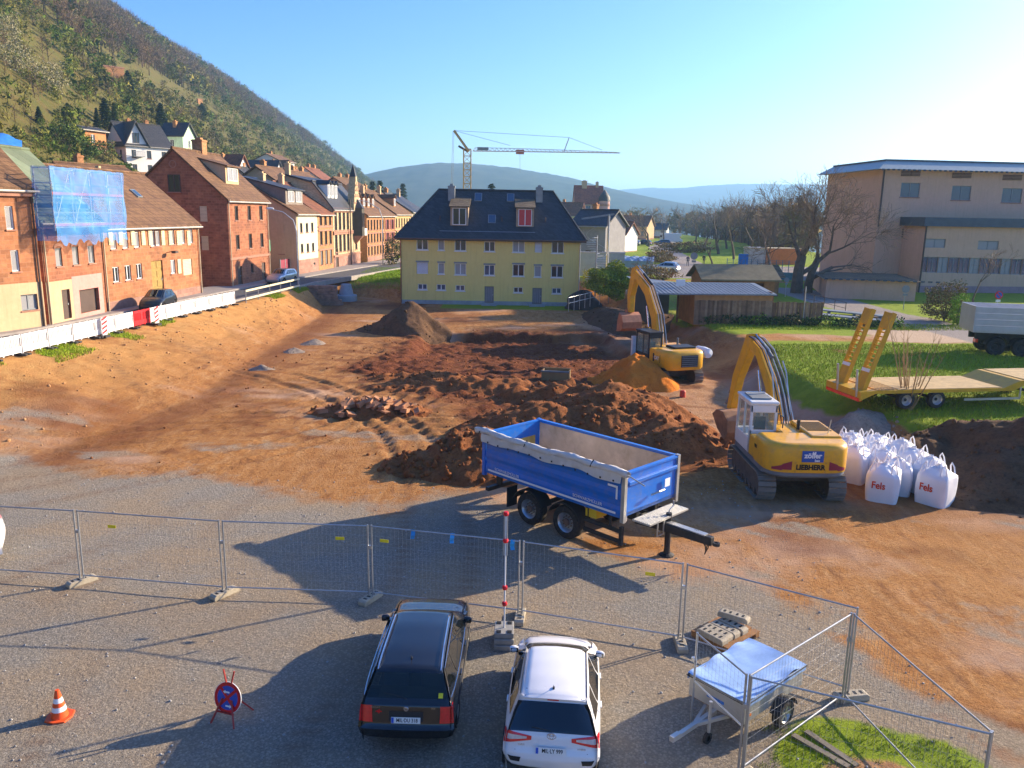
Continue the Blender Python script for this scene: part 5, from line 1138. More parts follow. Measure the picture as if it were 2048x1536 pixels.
k=MB(); k.cyl((3.42,.08,.12),(3.42,.08,1.28),.085); k.build('jack_post',TCH,tr); k=MB(); k.lathe([(.22,.0),(.22,.02),(.1,.08),(.085,.2)],12,(3.42,.08,0)); k.build('jack_foot',TCH,tr); k=MB(); k.tube([(3.42,.08,1.28),(3.42,.08,1.36),(3.42,.28,1.45),(3.42,.28,1.6)],.02); k.build('jack_crank',STL,tr)
for i in range(3): k=MB(); k.tube([(4.3+.05*i,.05,1.05),(4.45+.1*i,.2,.75),(4.6,.25-.05*i,.5-.06*i),(4.72,.1,.62),(4.8,.0,.95)],.016,6); k.build('brake_hose',BLK,tr,smooth=True)
k=MB(); k.bb(2.62,2.72,-1.15,-.95,1.1,1.28); k.build('marker_lamp',CLAMP,tr)

# ------------------------------------------------------------------ excavators
def track(root, x, L, H, wd, mat_shoe, mat_in):
    """crawler along local y at lateral x"""
    r=H/2; tr_=MB(); 
    tr_.prism([(-L/2+r*.6,.12),(L/2-r*.6,.12),(L/2-r*.35,r),(L/2-r*.7,H-.12),(-L/2+r*.7,H-.12),(-L/2+r*.35,r)],x-wd*.3,x+wd*.3,lambda a,b,t:(t,a,b)); o=tr_.build('track',mat_in,root)
    per=[]; st_=L-2*r; n1=int(st_/.19)
    tot=2*st_+2*PI*r; n=int(tot/.19)
    sh=MB(); sh.bb(-wd/2,wd/2,-.085,.085,-.02,.02); sh.bb(-wd/2,wd/2,-.075,-.05,.02,.05); sh.bb(-wd/2,wd/2,.03,.055,.02,.045)
    first=None
    for i in range(n):
        d=i*tot/n
        if d<st_: p=(-st_/2+d,H); a=0
        elif d<st_+PI*r: t=(d-st_)/r; p=(st_/2+r*math.sin(t),r+r*math.cos(t)); a=-t
        elif d<2*st_+PI*r: q=d-st_-PI*r; p=(st_/2-q,0); a=PI
        else: t=(d-2*st_-PI*r)/r; p=(-st_/2-r*math.sin(t),r-r*math.cos(t)); a=PI-t
        if first is None: s_=sh.build('track_shoe',mat_shoe,o); first=s_
        else: s_=first.copy(); COL.objects.link(s_); s_.parent=o
        s_.location=(x,p[0],p[1]); s_.rotation_euler=(a,0,0)
    for sg in (-1,1):
        k=MB(); k.lathe([(0,-.05),(r*.62,-.05),(r*.72,0),(r*.62,.05),(0,.05)],18,(x+wd*.22*sg,-st_/2,r),'x'); k.build('sprocket',mat_in,o)
        k=MB(); k.lathe([(0,-.05),(r*.6,-.05),(r*.72,0),(r*.6,.05),(0,.05)],18,(x+wd*.22*sg,st_/2,r),'x'); k.build('idler',mat_in,o)
    for i in range(6): k=MB(); k.cyl((x-wd*.38,-st_/2+st_*(i+.5)/6,.16),(x+wd*.38,-st_/2+st_*(i+.5)/6,.16),.11,seg=12); k.build('roller',mat_in,o)
    return o
def plate_arm(k, pts, wd, x=0):
    k.prism(pts,x-wd/2,x+wd/2,lambda a,b,t:(t,a,b))
def ram(root, a, b, r, x=0, f=.55, name='hydraulic_ram', bodym=None):
    a=Vector((x,*a)); b=Vector((x,*b)); m_=a.lerp(b,f)
    k=MB(); k.cyl(a,m_,r,seg=12); o=k.build(name,bodym or BLK,root,smooth=True); k=MB(); k.cyl(m_,b,r*.55,seg=10); k.build('piston_rod',CHR,o,smooth=True); return o
def bucket(root, p, ang, wd, mat, n=5, size=1.0, teeth=True):
    """p: pivot (y,z); ang: rotation in the y-z plane; opening faces local +y"""
    prof=[(0,0),(-.18,-.35),(-.12,-.85),(.22,-1.15),(.68,-1.12),(1.0,-.92)]; inn=[(.96,-.88),(.66,-1.06),(.24,-1.09),(-.06,-.83),(-.11,-.37),(.06,-.05)]
    ca,sa=math.cos(ang),math.sin(ang); rt=lambda a,b:(p[0]+(a*ca-b*sa)*size,p[1]+(a*sa+b*ca)*size)
    k=MB(); n_=len(prof)
    sh=[rt(*q) for q in prof]+[rt(*q) for q in inn]
    for i in range(n_-1):
        j=2*n_-1-i; k.prism([sh[i],sh[i+1],sh[j-1],sh[j]],-wd/2,wd/2,lambda a,b,t:(t,a,b))
    for sg in (-1,1): k.prism([rt(*q) for q in ((0,0),(-.18,-.35),(-.12,-.85),(.22,-1.15),(.68,-1.12),(1.0,-.92),(.55,-.35))],sg*wd/2-.025,sg*wd/2+.025,lambda a,b,t:(t,a,b))
    for sg in (-.16,.16): k.prism([rt(*q) for q in ((-.12,-.1),(.12,-.05),(.16,.22),(-.05,.28))],sg-.03,sg+.03,lambda a,b,t:(t,a,b))
    o=k.build('bucket',mat,root)
    if teeth:
        for i in range(n):
            xx=-wd/2+wd*(i+.5)/n; k=MB(); q=[rt(*v_) for v_ in ((.95,-.98),(1.28,-.80),(1.27,-.77),(.95,-.86))]; k.prism(q,xx-.05,xx+.05,lambda a,b,t:(t,a,b)); k.build('tooth',mat,o)
    return o
YEL=M('machine_yellow',(.76,.39,.015),.42,0,var=.10,scale=1.5,coat=.25,dirt=(.35,.20,.08),dirt_amt=.45); YEL2=M('machine_yellow_dull',(.62,.33,.03),.5,0,var=.14,scale=1.5,dirt=(.30,.18,.08),dirt_amt=.35); TRK=M('dusty_track_steel',(.24,.21,.18),.75,.3,var=.25,scale=3,dirt=(.30,.22,.13),dirt_amt=.6); TRKIN=M('muddy_undercarriage',(.13,.095,.07),.9,var=.3,scale=3); CABW=M('cab_white',(.76,.76,.74),.4,var=.05,coat=.3); RUST=M('worn_bucket_steel',(.30,.16,.09),.7,.25,var=.3,scale=3); GREYM=M('machine_grey',(.16,.175,.19),.5); SIL=M('silver_hose_guard',(.55,.55,.54),.35,.6)
# ---- nearer machine: yellow with white cab
E1=thing('excavator','yellow crawler excavator with white cab seen from behind beside the white bags','excavator',(9.95,27.95,gh(9.95,27.95)-.02),R(0))
for sg in (-1,1): track(E1,sg*1.2,4.0,.95,.6,TRK,TRKIN)
k=MB(); k.bb(-1.0,1.0,-1.0,1.0,.45,.85); k.lathe([(.75,.8),(.75,1.05)],24); k.build('undercarriage',TRKIN,E1)
def ring(x0,x1,y0,y1,rc,n=7):
    P=[]
    for cx,cy,a0 in ((x1-rc,y1-rc,0),(x0+rc,y1-rc,PI/2),(x0+rc,y0+rc,PI),(x1-rc,y0+rc,3*PI/2)):
        for i in range(n): a=a0+PI/2*i/(n-1); P.append((cx+rc*math.cos(a),cy+rc*math.sin(a)))
    return P
k=MB(); k.prism(ring(-1.42,1.42,-2.0,1.6,.25),1.05,1.22); k.build('slewing_deck',GREYM,E1)
def cweight(z0,z1,ins=0.0,front=-1.0): 
    P=[(1.42-ins,front)]; 
    for t in np.linspace(0,PI,25): P.append(((1.42-ins)*math.copysign(abs(math.cos(t))**.45,math.cos(t)),front-.35-(1.15-ins)*abs(math.sin(t))**.62))
    P.append((-1.42+ins,front)); return P
k=MB(); rows_=[(1.02,.10),(1.10,.02)]; Pz=[[(a,b,z) for a,b in cweight(0,0,i_)] for z,i_ in rows_]; k.grid(Pz); k.add(Pz[0],[tuple(range(len(Pz[0])))]); k.prism([(a,b) for a,b in cweight(0,0,.02)],1.10,1.22); k.build('lower_skirt',GREYM,E1,smooth=True)
Pz=[[(a,b,z) for a,b in cweight(0,0,i_)] for z,i_ in ((1.22,.0),(1.3,-.02),(2.0,-.02),(2.12,.02),(2.18,.10),(2.20,.20))]
k=MB(); k.grid(Pz); k.add(Pz[-1],[tuple(range(len(Pz[-1])))]); cw=k.build('counterweight',YEL,E1,smooth=True,sharp=50)
k=MB(); k.bb(-.40,1.40,-1.02,1.0,1.22,2.12); k.bb(.3,1.35,-1.6,.6,2.12,2.26); k.build('engine_hood',YEL,E1,bevel=.05)
k=MB(); [k.bb(.4,1.25,-.9+i*.16,-.84+i*.16,2.262,2.275) for i in range(8)]; k.build('hood_grille',BLK,E1)
k=MB(); k.bb(-1.41,-.42,-1.02,-.25,1.22,1.95); k.build('tank_housing',YEL,E1,bevel=.04)
def cw_pt(s,z,off):   # point on the rounded back, s = lateral metres
    t=np.linspace(0,PI,400); X_=1.44*np.sign(np.cos(t))*np.abs(np.cos(t))**.45; Y_=-1.35-1.17*np.abs(np.sin(t))**.62; i=int(np.argmin(np.abs(X_-s)*1+ (Y_>-1.5)*0)); return Vector((s,Y_[i]-off,z))
for sg in (-1,1):
    k=MB(); G=[[cw_pt(sg*(.62+.055*i),1.30+.03*(i<6)+(.30-.02*i)*j/3,.012) for j in range(4)] for i in range(12)]; k.grid(G); k.build('rear_reflector',M('wine_red_reflector',(.28,.02,.05),.4),cw,smooth=True)
def on_back(txt,s,z,size,mat,xs=1,bold=.006): 
    p=cw_pt(s,z,.012); return text_part(txt,size,mat,cw,frame(p,(1,0,0),(0,0,1)),depth=.004,xs=xs,bold=bold)
on_back('LIEBHERR',0,1.42,.24,INK,.95,.01)
k=MB(); p=cw_pt(0,1.80,.010); k.box(p+Vector((.05,0,0)),(.72,.012,.38)); sgn=k.build('company_sign',M('sign_blue',(.02,.09,.36),.5),cw)
text_part('zöller',.25,WHT,sgn,frame(p+Vector((.05,-.012,.03)),(1,0,0),(0,0,1)),depth=.003,bold=.008); text_part('bau',.12,WHT,sgn,frame(p+Vector((.2,-.012,-.13)),(1,0,0),(0,0,1)),depth=.003,bold=.004)
k=MB(); [k.bb(.05+i*.07-.02,.05+i*.07+.02,p.y-.014,p.y-.006,1.86,1.97) for i in (0,1)]; k.build('sign_mark',WHT,sgn)
text_part('900',.18,INK,E1,frame((-1.445,-1.15,1.75),(0,-1,0),(0,0,1)),depth=.004,bold=.004)
for sx,zz in ((-.5,1.58),(.5,1.58),(-.5,1.28),(.5,1.28)): k=MB(); q=cw_pt(sx,zz,.006); k.lathe([(0,-.012),(.04,-.012),(.04,.02)],10,q,'y'); k.build('plug',YEL2,cw)
def cab(E, x0,x1,y0,y1,z0,z1,frame_m,roof_m,pan=None):
    k=MB(); 
    for xx in (x0+.05,x1-.05):
        for yy in (y0+.05,y1-.05): k.bar((xx,yy,z0),(xx,yy+(-.12 if yy>y0+.5 else 0),z1),.1,.1)
    k.bb(x0,x1,y0,y1,z0,z0+.55); 
    for xx in (x0+.03,x1-.03): k.bb(xx-.03,xx+.03,y0,y1-.1,z1-.14,z1-.06)
    k.bb(x0,x1,y0,y0+.06,z0+.5,z0+.85); k.bar((x0+.03,(y0+y1)/2-.15,z0+.5),(x0+.03,(y0+y1)/2-.15,z1),.06,.09); k.bb(x0,x1,y0,y0+.07,z1-.35,z1-.06)
    c_=k.build('cab',frame_m,E,bevel=.03)
    k=MB(); k.bb(x0-.03,x1+.03,y0-.05,y1-.02,z1-.06,z1+.06); k.build('cab_roof',roof_m,c_,bevel=.04)
    for nm,q in (('rear_pane',((x0+.1,y0+.02,z0+.85),(x1-.1,y0+.02,z0+.85),(x1-.1,y0+.02,z1-.34),(x0+.1,y0+.02,z1-.34))),('side_pane',((x0+.02,y0+.1,z0+.55),(x0+.02,y1-.1,z0+.55),(x0+.02,y1-.2,z1-.1),(x0+.02,y0+.1,z1-.1))),('side_pane',((x1-.02,y0+.1,z0+.55),(x1-.02,y1-.1,z0+.55),(x1-.02,y1-.2,z1-.1),(x1-.02,y0+.1,z1-.1))),('windscreen',((x0+.1,y1-.04,z0+.5),(x1-.1,y1-.04,z0+.5),(x1-.1,y1-.16,z1-.1),(x0+.1,y1-.16,z1-.1)))):
        k=MB(); k.quad(*q); k.build(nm,pan,c_)
    k=MB(); k.bb(x0+.3,x1-.3,y0+.35,y0+.5,z0+.5,z0+1.25); k.bb(x0+.28,x1-.28,y0+.35,y0+.9,z0+.45,z0+.6); k.build('seat',BLK,c_)
    return c_
pg=bpy.data.materials.new('cab_glass'); pg.use_nodes=True; pp=pg.node_tree.nodes['Principled BSDF']; pp.inputs['Base Color'].default_value=(.25,.38,.36,1); pp.inputs['Roughness'].default_value=.03; pp.inputs['Alpha'].default_value=.38; pp.inputs['Specular IOR Level'].default_value=.7
c_=cab(E1,-1.42,-.45,-.22,1.55,1.22,3.05,CABW,CABW,pg)
k=MB(); k.bb(-1.3,-.6,.1,1.1,3.12,3.17); k.build('roof_hatch',FR_G,c_)
k=MB(); k.tube([(-.30,.2,2.2),(-.30,.2,2.6),(-.30,-.4,2.6),(-.30,-.4,2.2)],.02,6); k.build('handrail',BLK,E1); k=MB(); k.tube([(1.0,-1.2,2.2),(1.05,-1.25,2.75)],[.02,.015],6); k.build('mirror_stalk',STL,E1); k=MB(); k.cyl((.2,-.55,2.2),(.2,-.55,2.55),.06); k.build('exhaust',BLK,E1)
# boom, stick, bucket in the y-z plane at x = .12
bx_=.12
k=MB(); plate_arm(k,[(.9,1.35),(1.35,1.55),(1.95,3.2),(2.75,4.25),(3.45,4.6),(3.35,4.9),(2.6,4.6),(1.62,3.5),(.95,1.75)],.36,bx_); bm_=k.build('boom',YEL,E1,bevel=.03)
k=MB(); plate_arm(k,[(3.1,5.1),(3.55,5.0),(4.35,3.2),(4.62,1.75),(4.38,1.68),(3.95,3.1),(3.25,4.4)],.34,bx_); st_=k.build('stick',YEL,E1,bevel=.03)
for sx in (-.32,.32): ram(E1,(1.5,1.45),(2.25,3.8),.085,bx_+sx,bodym=YEL2)
ram(E1,(1.9,4.35),(3.15,5.05),.08,bx_,bodym=GREYM); ram(E1,(3.55,4.75),(4.75,2.35),.07,bx_,bodym=GREYM)
for i in range(6):
    xx=bx_-.25+i*.10; k=MB(); k.tube([(xx,.45,1.7),(xx,.62,2.3),(xx+.02*math.sin(i),.95,3.0),(xx,1.35,3.65),(xx,2.2,4.6),(xx,2.9,4.92),(xx,3.2,4.97)],.026,6); k.build('hydraulic_hose',SIL if i%2 else BLK,bm_,smooth=True)
for sx in (-.3,.3): k=MB(); k.tube([(bx_+sx,.75,1.9),(bx_+sx,1.35,3.85),(bx_+sx,1.65,4.25)],.03,6); k.build('pipe_guard',SIL,bm_,smooth=True)
bucket(E1,(4.6,1.55),R(-100),1.35,RUST,5,1.05); k=MB(); k.bb(bx_-.5,bx_+.5,4.2,4.5,.9,1.0); k.build('quick_coupler',GREYM,E1)
k=MB(); k.bar((bx_,4.65,2.2),(bx_,4.95,1.85),.12,.1); k.build('tipping_link',GREYM,E1)
_sw=Matrix.Translation((bx_,.9,0))@Matrix.Rotation(R(15),4,'Z')@Matrix.Translation((-bx_,-.9,0))
for ch in E1.children:
    if ch.name.split('.')[0] in ('boom','stick','hydraulic_ram','bucket','quick_coupler','tipping_link'): ch.matrix_basis=_sw
# ---- farther machine: yellow with black cab, bucket raised
E2=thing('excavator','yellow crawler excavator with black cab lifting its bucket in the pit','excavator',(9.15,47.0,gh(9.15,47.0)-.02),R(20))
for sg in (-1,1): track(E2,sg*1.2,4.2,.95,.6,TRK,TRKIN)
k=MB(); k.bb(-1.0,1.0,-1.0,1.0,.45,.85); k.lathe([(.75,.8),(.75,1.05)],24); k.build('undercarriage',TRKIN,E2)
k=MB(); k.prism(ring(-1.42,1.42,-2.2,1.6,.25),1.05,1.22); k.build('slewing_deck',BLK,E2)
Pz=[[(a,b,z) for a,b in cweight(0,0,i_)] for z,i_ in ((1.08,.05),(1.2,-.02),(2.05,-.02),(2.2,.04),(2.28,.2))]
k=MB(); k.grid(Pz); k.add(Pz[-1],[tuple(range(len(Pz[-1])))]); k.add(Pz[0],[tuple(range(len(Pz[0])))]); cw2=k.build('counterweight',YEL,E2,smooth=True,sharp=50)
k=MB(); k.bb(-.4,1.40,-1.02,1.2,1.22,2.2); k.bb(-1.41,-.42,-1.02,-.3,1.22,2.2); k.build('engine_hood',YEL,E2,bevel=.05)
k=MB(); k.bb(-.45,1.1,-1.7,-.6,2.24,2.40); k.build('hood_cover',BLK,E2,bevel=.05)
k=MB(); p=cw_pt(.15,1.65,.012); k.box(p,(1.15,.04,.72)); gr=k.build('rear_grille',BLK,cw2); 
for i in range(6): k=MB(); k.box(p+Vector((0,-.025,-.3+i*.12)),(1.1,.02,.05)); k.build('grille_slat',GREYM,gr)
k=MB(); k.box((-1.425,-1.25,1.7),(.02,.9,.5)); k.build('side_decal',BLK,E2); text_part('CAT',.3,WHT,E2,frame((-1.44,-1.25,1.7),(0,-1,0),(0,0,1)),depth=.003,bold=.01)
cab(E2,-1.42,-.45,-.22,1.55,1.22,3.1,BLK,BLK,pg)
k=MB(); k.bb(-1.75,-1.5,1.3,1.5,1.3,2.7); k.build('open_cab_door',M('pale_blue_glass_door',(.5,.6,.7),.2,coat=.5),E2)
k=MB(); plate_arm(k,[(.9,1.35),(1.4,1.6),(1.95,3.7),(3.0,5.2),(4.75,6.35),(4.6,6.75),(2.6,5.75),(1.35,4.1),(.8,1.75)],.5,bx_); bm2=k.build('boom',YEL,E2,bevel=.03)
k=MB(); plate_arm(k,[(4.45,7.0),(5.05,6.75),(5.5,4.9),(5.35,3.75),(5.05,3.75),(5.0,4.9),(4.55,6.0)],.38,bx_); k.build('stick',YEL,E2,bevel=.03)
for sx in (-.36,.36): ram(E2,(1.5,1.5),(2.4,4.5),.09,bx_+sx,bodym=YEL2)
ram(E2,(2.5,5.9),(4.55,7.0),.085,bx_,bodym=BLK); ram(E2,(5.0,6.6),(5.75,4.5),.075,bx_,bodym=BLK)
for i in range(5):
    xx=bx_-.2+i*.10; k=MB(); k.tube([(xx,.5,1.8),(xx,.7,2.8),(xx,1.15,4.1),(xx,2.4,5.75),(xx,4.3,6.75)],.028,6); k.build('hydraulic_hose',BLK if i%2 else SIL,bm2,smooth=True)
bucket(E2,(5.25,3.75),R(-35),1.45,M('worn_red_brown_bucket',(.42,.20,.12),.7,.2,var=.25,scale=3),6,1.0)
k=MB(); k.cyl((.6,-.3,2.3),(.6,-.3,2.75),.07); k.build('exhaust',GREYM,E2)
E2.scale=(.93,.93,.93)
k=MB(); k.lathe([(0,-.7),(.3,-.6),(.34,0),(.3,.6),(0,.7)],16,(0,0,0),'y'); o=k.build('white_tank',WHT,E2,smooth=True); o.location=(1.75,-1.5,2.0)

# ------------------------------------------------------------------ low loader with raised ramps
DK=M('wood_deck',(.50,.36,.17),.8,var=.2,scale=3,bump=.2); LY=M('low_loader_yellow',(.62,.36,.02),.5,var=.14,scale=1.5,dirt=(.3,.18,.07),dirt_amt=.35)
zg=1.42; P0=gz(1760,782,zg+.85); P1=gz(2030,776,zg+.85); d=(P1-P0); rz=math.atan2(d.y,d.x)
ll=thing('low_loader','yellow low loader trailer with wooden deck and two raised ramps on the grass','trailer',(P0.x,P0.y,zg),rz)
k=MB(); k.bb(-.2,6.1,.0,2.7,.72,.86); k.prism([(6.1,.72),(6.6,.72),(7.2,1.0),(7.2,1.18),(6.9,1.18),(6.1,.86)],.0,2.7,lambda a,b,t:(a,t,b)); k.bb(7.2,10.2,.0,2.7,1.0,1.18); k.prism([(-.9,.42),(-.2,.72),(-.2,.86),(-.9,.80)],.0,2.7,lambda a,b,t:(a,t,b)); k.build('frame',LY,ll)
for i in range(9): k=MB(); k.bb(.9,6.0,.06+i*.288,.06+i*.288+.275,.862,.89); k.build('deck_plank',DK,ll)
for i in range(9): k=MB(); k.bb(7.2,10.1,.06+i*.288,.06+i*.288+.275,1.182,1.21); k.build('deck_plank',DK,ll)
for i in range(6): k=MB(); k.bb(-.1+i*.16,-.02+i*.16,.06,2.64,.862,.9); k.build('tail_slat',DK,ll)
for y_ in (.62,2.1):
    r_=thing('r','','')
    bpy.data.objects.remove(r_)
    dirv=Vector((.30,0,.954)); base=Vector((-.55,y_,.75)); Lr=3.6
    k=MB()
    for s_ in (-.27,.27): k.bar(base+Vector((0,s_,0)),base+Vector((0,s_,0))+dirv*Lr,.07,.2,(1,0,.4))
    k.bar(base+Vector((-.08,0,0))+dirv*.02,base+Vector((-.08,0,0))+dirv*1.0,.54,.03,(1,0,.4)); k.bar(base+Vector((-.08,0,0))+dirv*2.9,base+Vector((-.08,0,0))+dirv*3.6,.54,.03,(1,0,.4)); o=k.build('ramp',LY,ll)
    for i in range(11): k=MB(); q=base+dirv*(.9+i*.2); k.bar(q+Vector((0,-.25,0)),q+Vector((0,.25,0)),.05,.06); k.build('ramp_rung',LY,o)
    k=MB(); k.bar(base+Vector((-.12,0,0))+dirv*.9,base+Vector((-.12,0,0))+dirv*1.05,.56,.02,(1,0,.4)); k.build('warning_strip',WHT,o)
    ram(ll,(0,0),(1,1),.05,0) if False else None
    k=MB(); k.cyl(base+Vector((-.35,-.33,-.2)),base+Vector((-.45,-.33,1.0)),.05); k.build('ramp_ram',STL,ll)
for i,xx in enumerate((1.35,2.85,8.5)):
    for y_,sg in ((.14,-1),(2.56,1)):
        o=wheel(ll,(0,0,0),.40,.28,sg,spokes=0,dish=.25); o.location=(xx,y_,.40); o.rotation_euler=(0,0,PI/2)
    k=MB(); k.cyl((xx,.1,.4),(xx,2.6,.4),.07); k.build('axle',TCH,ll)
k=MB(); k.bb(4.2,7.0,.02,.05,.32,.42); k.build('side_guard_rail',STL,ll); k=MB(); k.bb(6.95,7.02,.02,.07,.32,.9); k.build('side_guard_post',STL,ll)
k=MB(); k.bb(-.95,-.75,.1,2.6,.38,.52); k.build('rear_bumper',RED,ll); 

# ------------------------------------------------------------------ grey tipper truck at the right edge
zt_=gh(30,47); q=gz(1990,712,zt_); tk=thing('tipper_truck','grey tipper truck seen from behind its bed at the right edge','truck',(q.x,q.y,zt_),R(-12))
ALU=M('aluminium_boards',(.46,.47,.52),.45,.4,var=.1)
for i in range(4): k=MB(); k.bb(-1.35,5.2,-.06,0,1.45+i*.36,1.45+i*.36+.34); k.build('side_plank',ALU,tk)
k=MB(); k.bb(-1.35,5.2,0,2.5,1.35,1.45); k.build('bed_floor',ALU,tk); k=MB(); k.bb(-1.4,-1.34,-.06,2.5,1.45,2.9); k.build('tailboard',ALU,tk); k=MB(); k.bb(-1.35,5.2,2.45,2.5,1.45,2.9); k.build('side_wall',ALU,tk)
k=MB(); k.bb(-1.0,5,.6,.8,.85,1.3); k.bb(-1.0,5,1.7,1.9,.85,1.3); k.build('chassis',TCH,tk)
for xx in (0,1.4):
    for y_,sg in ((.2,-1),(2.3,1)): o=wheel(tk,(0,0,0),.52,.4,sg,spokes=0,dish=.3,rimmat=TCH); o.location=(xx,y_,.52); o.rotation_euler=(0,0,PI/2)
    k=MB(); k.grid([[(xx+.62*math.cos(t),-.02,.55+.62*math.sin(t)),(xx+.62*math.cos(t),.45,.55+.62*math.sin(t))] for t in np.linspace(R(10),R(170),12)]); k.build('mudguard',BLK,tk,smooth=True)
k=MB(); k.bb(-1.15,-1.0,.1,.5,.75,.95); k.build('tail_light',RED,tk)

# ------------------------------------------------------------------ small box trailer with blue cover
rz=math.atan2(-.654,-.757); bt=thing('box_trailer','small silver box trailer under a pale blue cover inside the fence','trailer',(4.68,14.08,0),rz)
CV=M('pale_blue_cover',(.30,.46,.74),.5,var=.18,scale=2.2); hl,hw=1.0,.60
for (a,b) in (((-hl,-hw),(hl,-hw)),((hl,-hw),(hl,hw)),((hl,hw),(-hl,hw)),((-hl,hw),(-hl,-hw))):
    k=MB(); k.bar((*a,.70),(*b,.70),.03,.42); k.build('side_panel',STL,bt)
k=MB(); k.bb(-hl,hl,-hw,hw,.47,.50); k.build('floor',WOOD,bt)
k=MB(); G=[]
for i in range(21):
    u=-1+i/10; row=[]
    for j in range(17):
        v=-1+j/8; e_=max(abs(u),abs(v)); z=.945+.03*(1-u*u)*math.sin(v*4+u*2)-.05*(1-u*u)*(1-v*v)+.035*abs(v)**6*math.sin(u*9)
        row.append((u*(hl+.04),v*(hw+.04),z))
    G.append(row)
k.grid(G); k.grid([[(hl*1.0*u_+.0,sg*(hw+.045),zz-.03*abs(math.sin(u_*8))*(zz<.9)) for zz in (.94,.84)] for u_ in np.linspace(-1.04,1.04,21) for sg in (1,)]); k.grid([[(hl*u_,-(hw+.045),zz-.03*abs(math.sin(u_*8))*(zz<.9)) for zz in (.94,.84)] for u_ in np.linspace(-1.04,1.04,21)]); k.build('cover',CV,bt,smooth=True,sharp=60)
k=MB(); k.tube([(hl+.05,-hw-.05,.9),(hl+.05,hw+.05,.9),(-hl-.05,hw+.05,.9),(-hl-.05,-hw-.05,.9)],.012,6,close=True); k.build('edge_rail',BLK,bt)
for sg in (-1,1):
    o=wheel(bt,(0,0,0),.29,.16,sg,spokes=5); o.location=(-.15,sg*(hw+.13),.29); o.rotation_euler=(0,0,PI/2)
    k=MB(); k.grid([[(-.15+.34*math.cos(t),sg*(hw+.03),.30+.34*math.sin(t)),(-.15+.34*math.cos(t),sg*(hw+.24),.30+.34*math.sin(t))] for t in np.linspace(R(15),R(165),10)]); k.build('mudguard',BLK,bt,smooth=True)
k=MB(); k.bar((hl,-.0,.45),(hl+1.15,0,.42),.08,.08); k.bar((.3,.45,.44),(hl+.6,.02,.44),.06,.06); k.bar((.3,-.45,.44),(hl+.6,-.02,.44),.06,.06); o=k.build('drawbar',STL,bt); k=MB(); k.box((hl+1.2,0,.44),(.22,.09,.1)); k.build('coupling',STL,o)
k=MB(); k.cyl((hl+.35,.12,.18),(hl+.35,.12,.85),.03); o=k.build('jockey_stem',STL,bt); k=MB(); k.lathe([(.05,-.03),(.11,-.03),(.11,.03),(.05,.03)],14,(hl+.38,.12,.11),'y'); k.build('jockey_wheel',RUB,o)
k=MB(); k.bb(hl+.016,hl+.022,-.2,.18,.66,.72); k.build('name_decal',M('decal_blue',(.03,.16,.55),.5),bt)
for sx in (-hl,): k=MB(); k.bb(sx-.03,sx-.01,-.5,-.35,.55,.63); k.build('tail_light',RED,bt)
for sg in (-1,1): k=MB(); k.box((.85,sg*(hw+.025),.62),(.09,.015,.04)); k.build('side_marker',M('orange_lamp',(.7,.2,.02),.3),bt)
# ------------------------------------------------------------------ site: fences, barriers, heaps, bags, small things
GALV=M('fence_galvanised',(.40,.42,.44),.4,.7,var=.15,scale=4); CONC=M('fence_foot_concrete',(.40,.35,.26),.9,var=.2,scale=5,bump=.3,bscale=40); YTAG=M('yellow_tag',(.75,.60,.02),.5)
FH=2.0
def fence_foot(x,y,rz,label,z=0.0,group='concrete feet of the site fence',name='fence_foot'):
    t=thing(name,label,'fence foot',(x,y,z),rz,group)
    k=MB(); k.prism([(-.36,0),(.36,0),(.36,.10),(.30,.14),(-.30,.14),(-.36,.10)],-.115,.115,lambda a,b,c:(a,c,b)); k.build('block',CONC,t,bevel=.012)
    for xx in (-.22,-.08,.08,.22): k=MB(); k.bb(xx-.025,xx+.025,-.05,.05,.132,.146); k.build('socket',INK,t)
    return t
def fence_panel(a,b,label,yellow=None,mesh=True,bot=.22):
    a=Vector((a[0],a[1],0)); b=Vector((b[0],b[1],0)); d=b-a; L=d.length; rz=math.atan2(d.y,d.x)
    t=thing('mobile_fence',label,'fence',a,rz,'mobile mesh fence panels')
    for xx in (.05,L-.05): k=MB(); k.cyl((xx,0,.03),(xx,0,FH),.021,seg=8); k.build('post',GALV,t,smooth=True)
    for zz in (FH-.03,bot): k=MB(); k.cyl((.05,0,zz),(L-.05,0,zz),.017,seg=8); k.build('rail',GALV,t,smooth=True)
    if mesh:
        V=[];Fq=[]; r_=.0017
        def wire(p,q):
            ax=(q-p).normalized(); s_=Vector((0,1,0))*r_; u_=ax.cross(Vector((0,1,0))).normalized()*r_; o=len(V)
            for P in (p,q): V.extend([P+s_,P+u_,P-s_,P-u_])
            Fq.extend([(o+i,o+(i+1)%4,o+4+(i+1)%4,o+4+i) for i in range(4)])
        n=int((L-.1)/.10)
        for i in range(1,n): x=.05+(L-.1)*i/n; wire(Vector((x,0,bot)),Vector((x,0,FH-.03)))
        for zz in np.linspace(bot,FH-.03,8)[1:-1]: wire(Vector((.05,0,zz)),Vector((L-.05,0,zz)))
        o=mesh_np('wire_mesh',np.array([tuple(v) for v in V]),np.array(Fq),GALV,t); o['kind']='stuff'
    if yellow is not None:
        k=MB(); k.bb(yellow*L-.11,yellow*L+.11,-.012,-.006,FH-.42,FH-.34); k.build('name_tag',YTAG,t)
    k=MB(); k.bb(-.04,.06,-.03,.03,FH-.62,FH-.54); k.build('clamp',GALV,t)
    return t
ft=[gz(*q,0) for q in ((-135,1146),(165,1166),(450,1190),(742,1200),(1040,1237),(1360,1290),(1700,1397))]
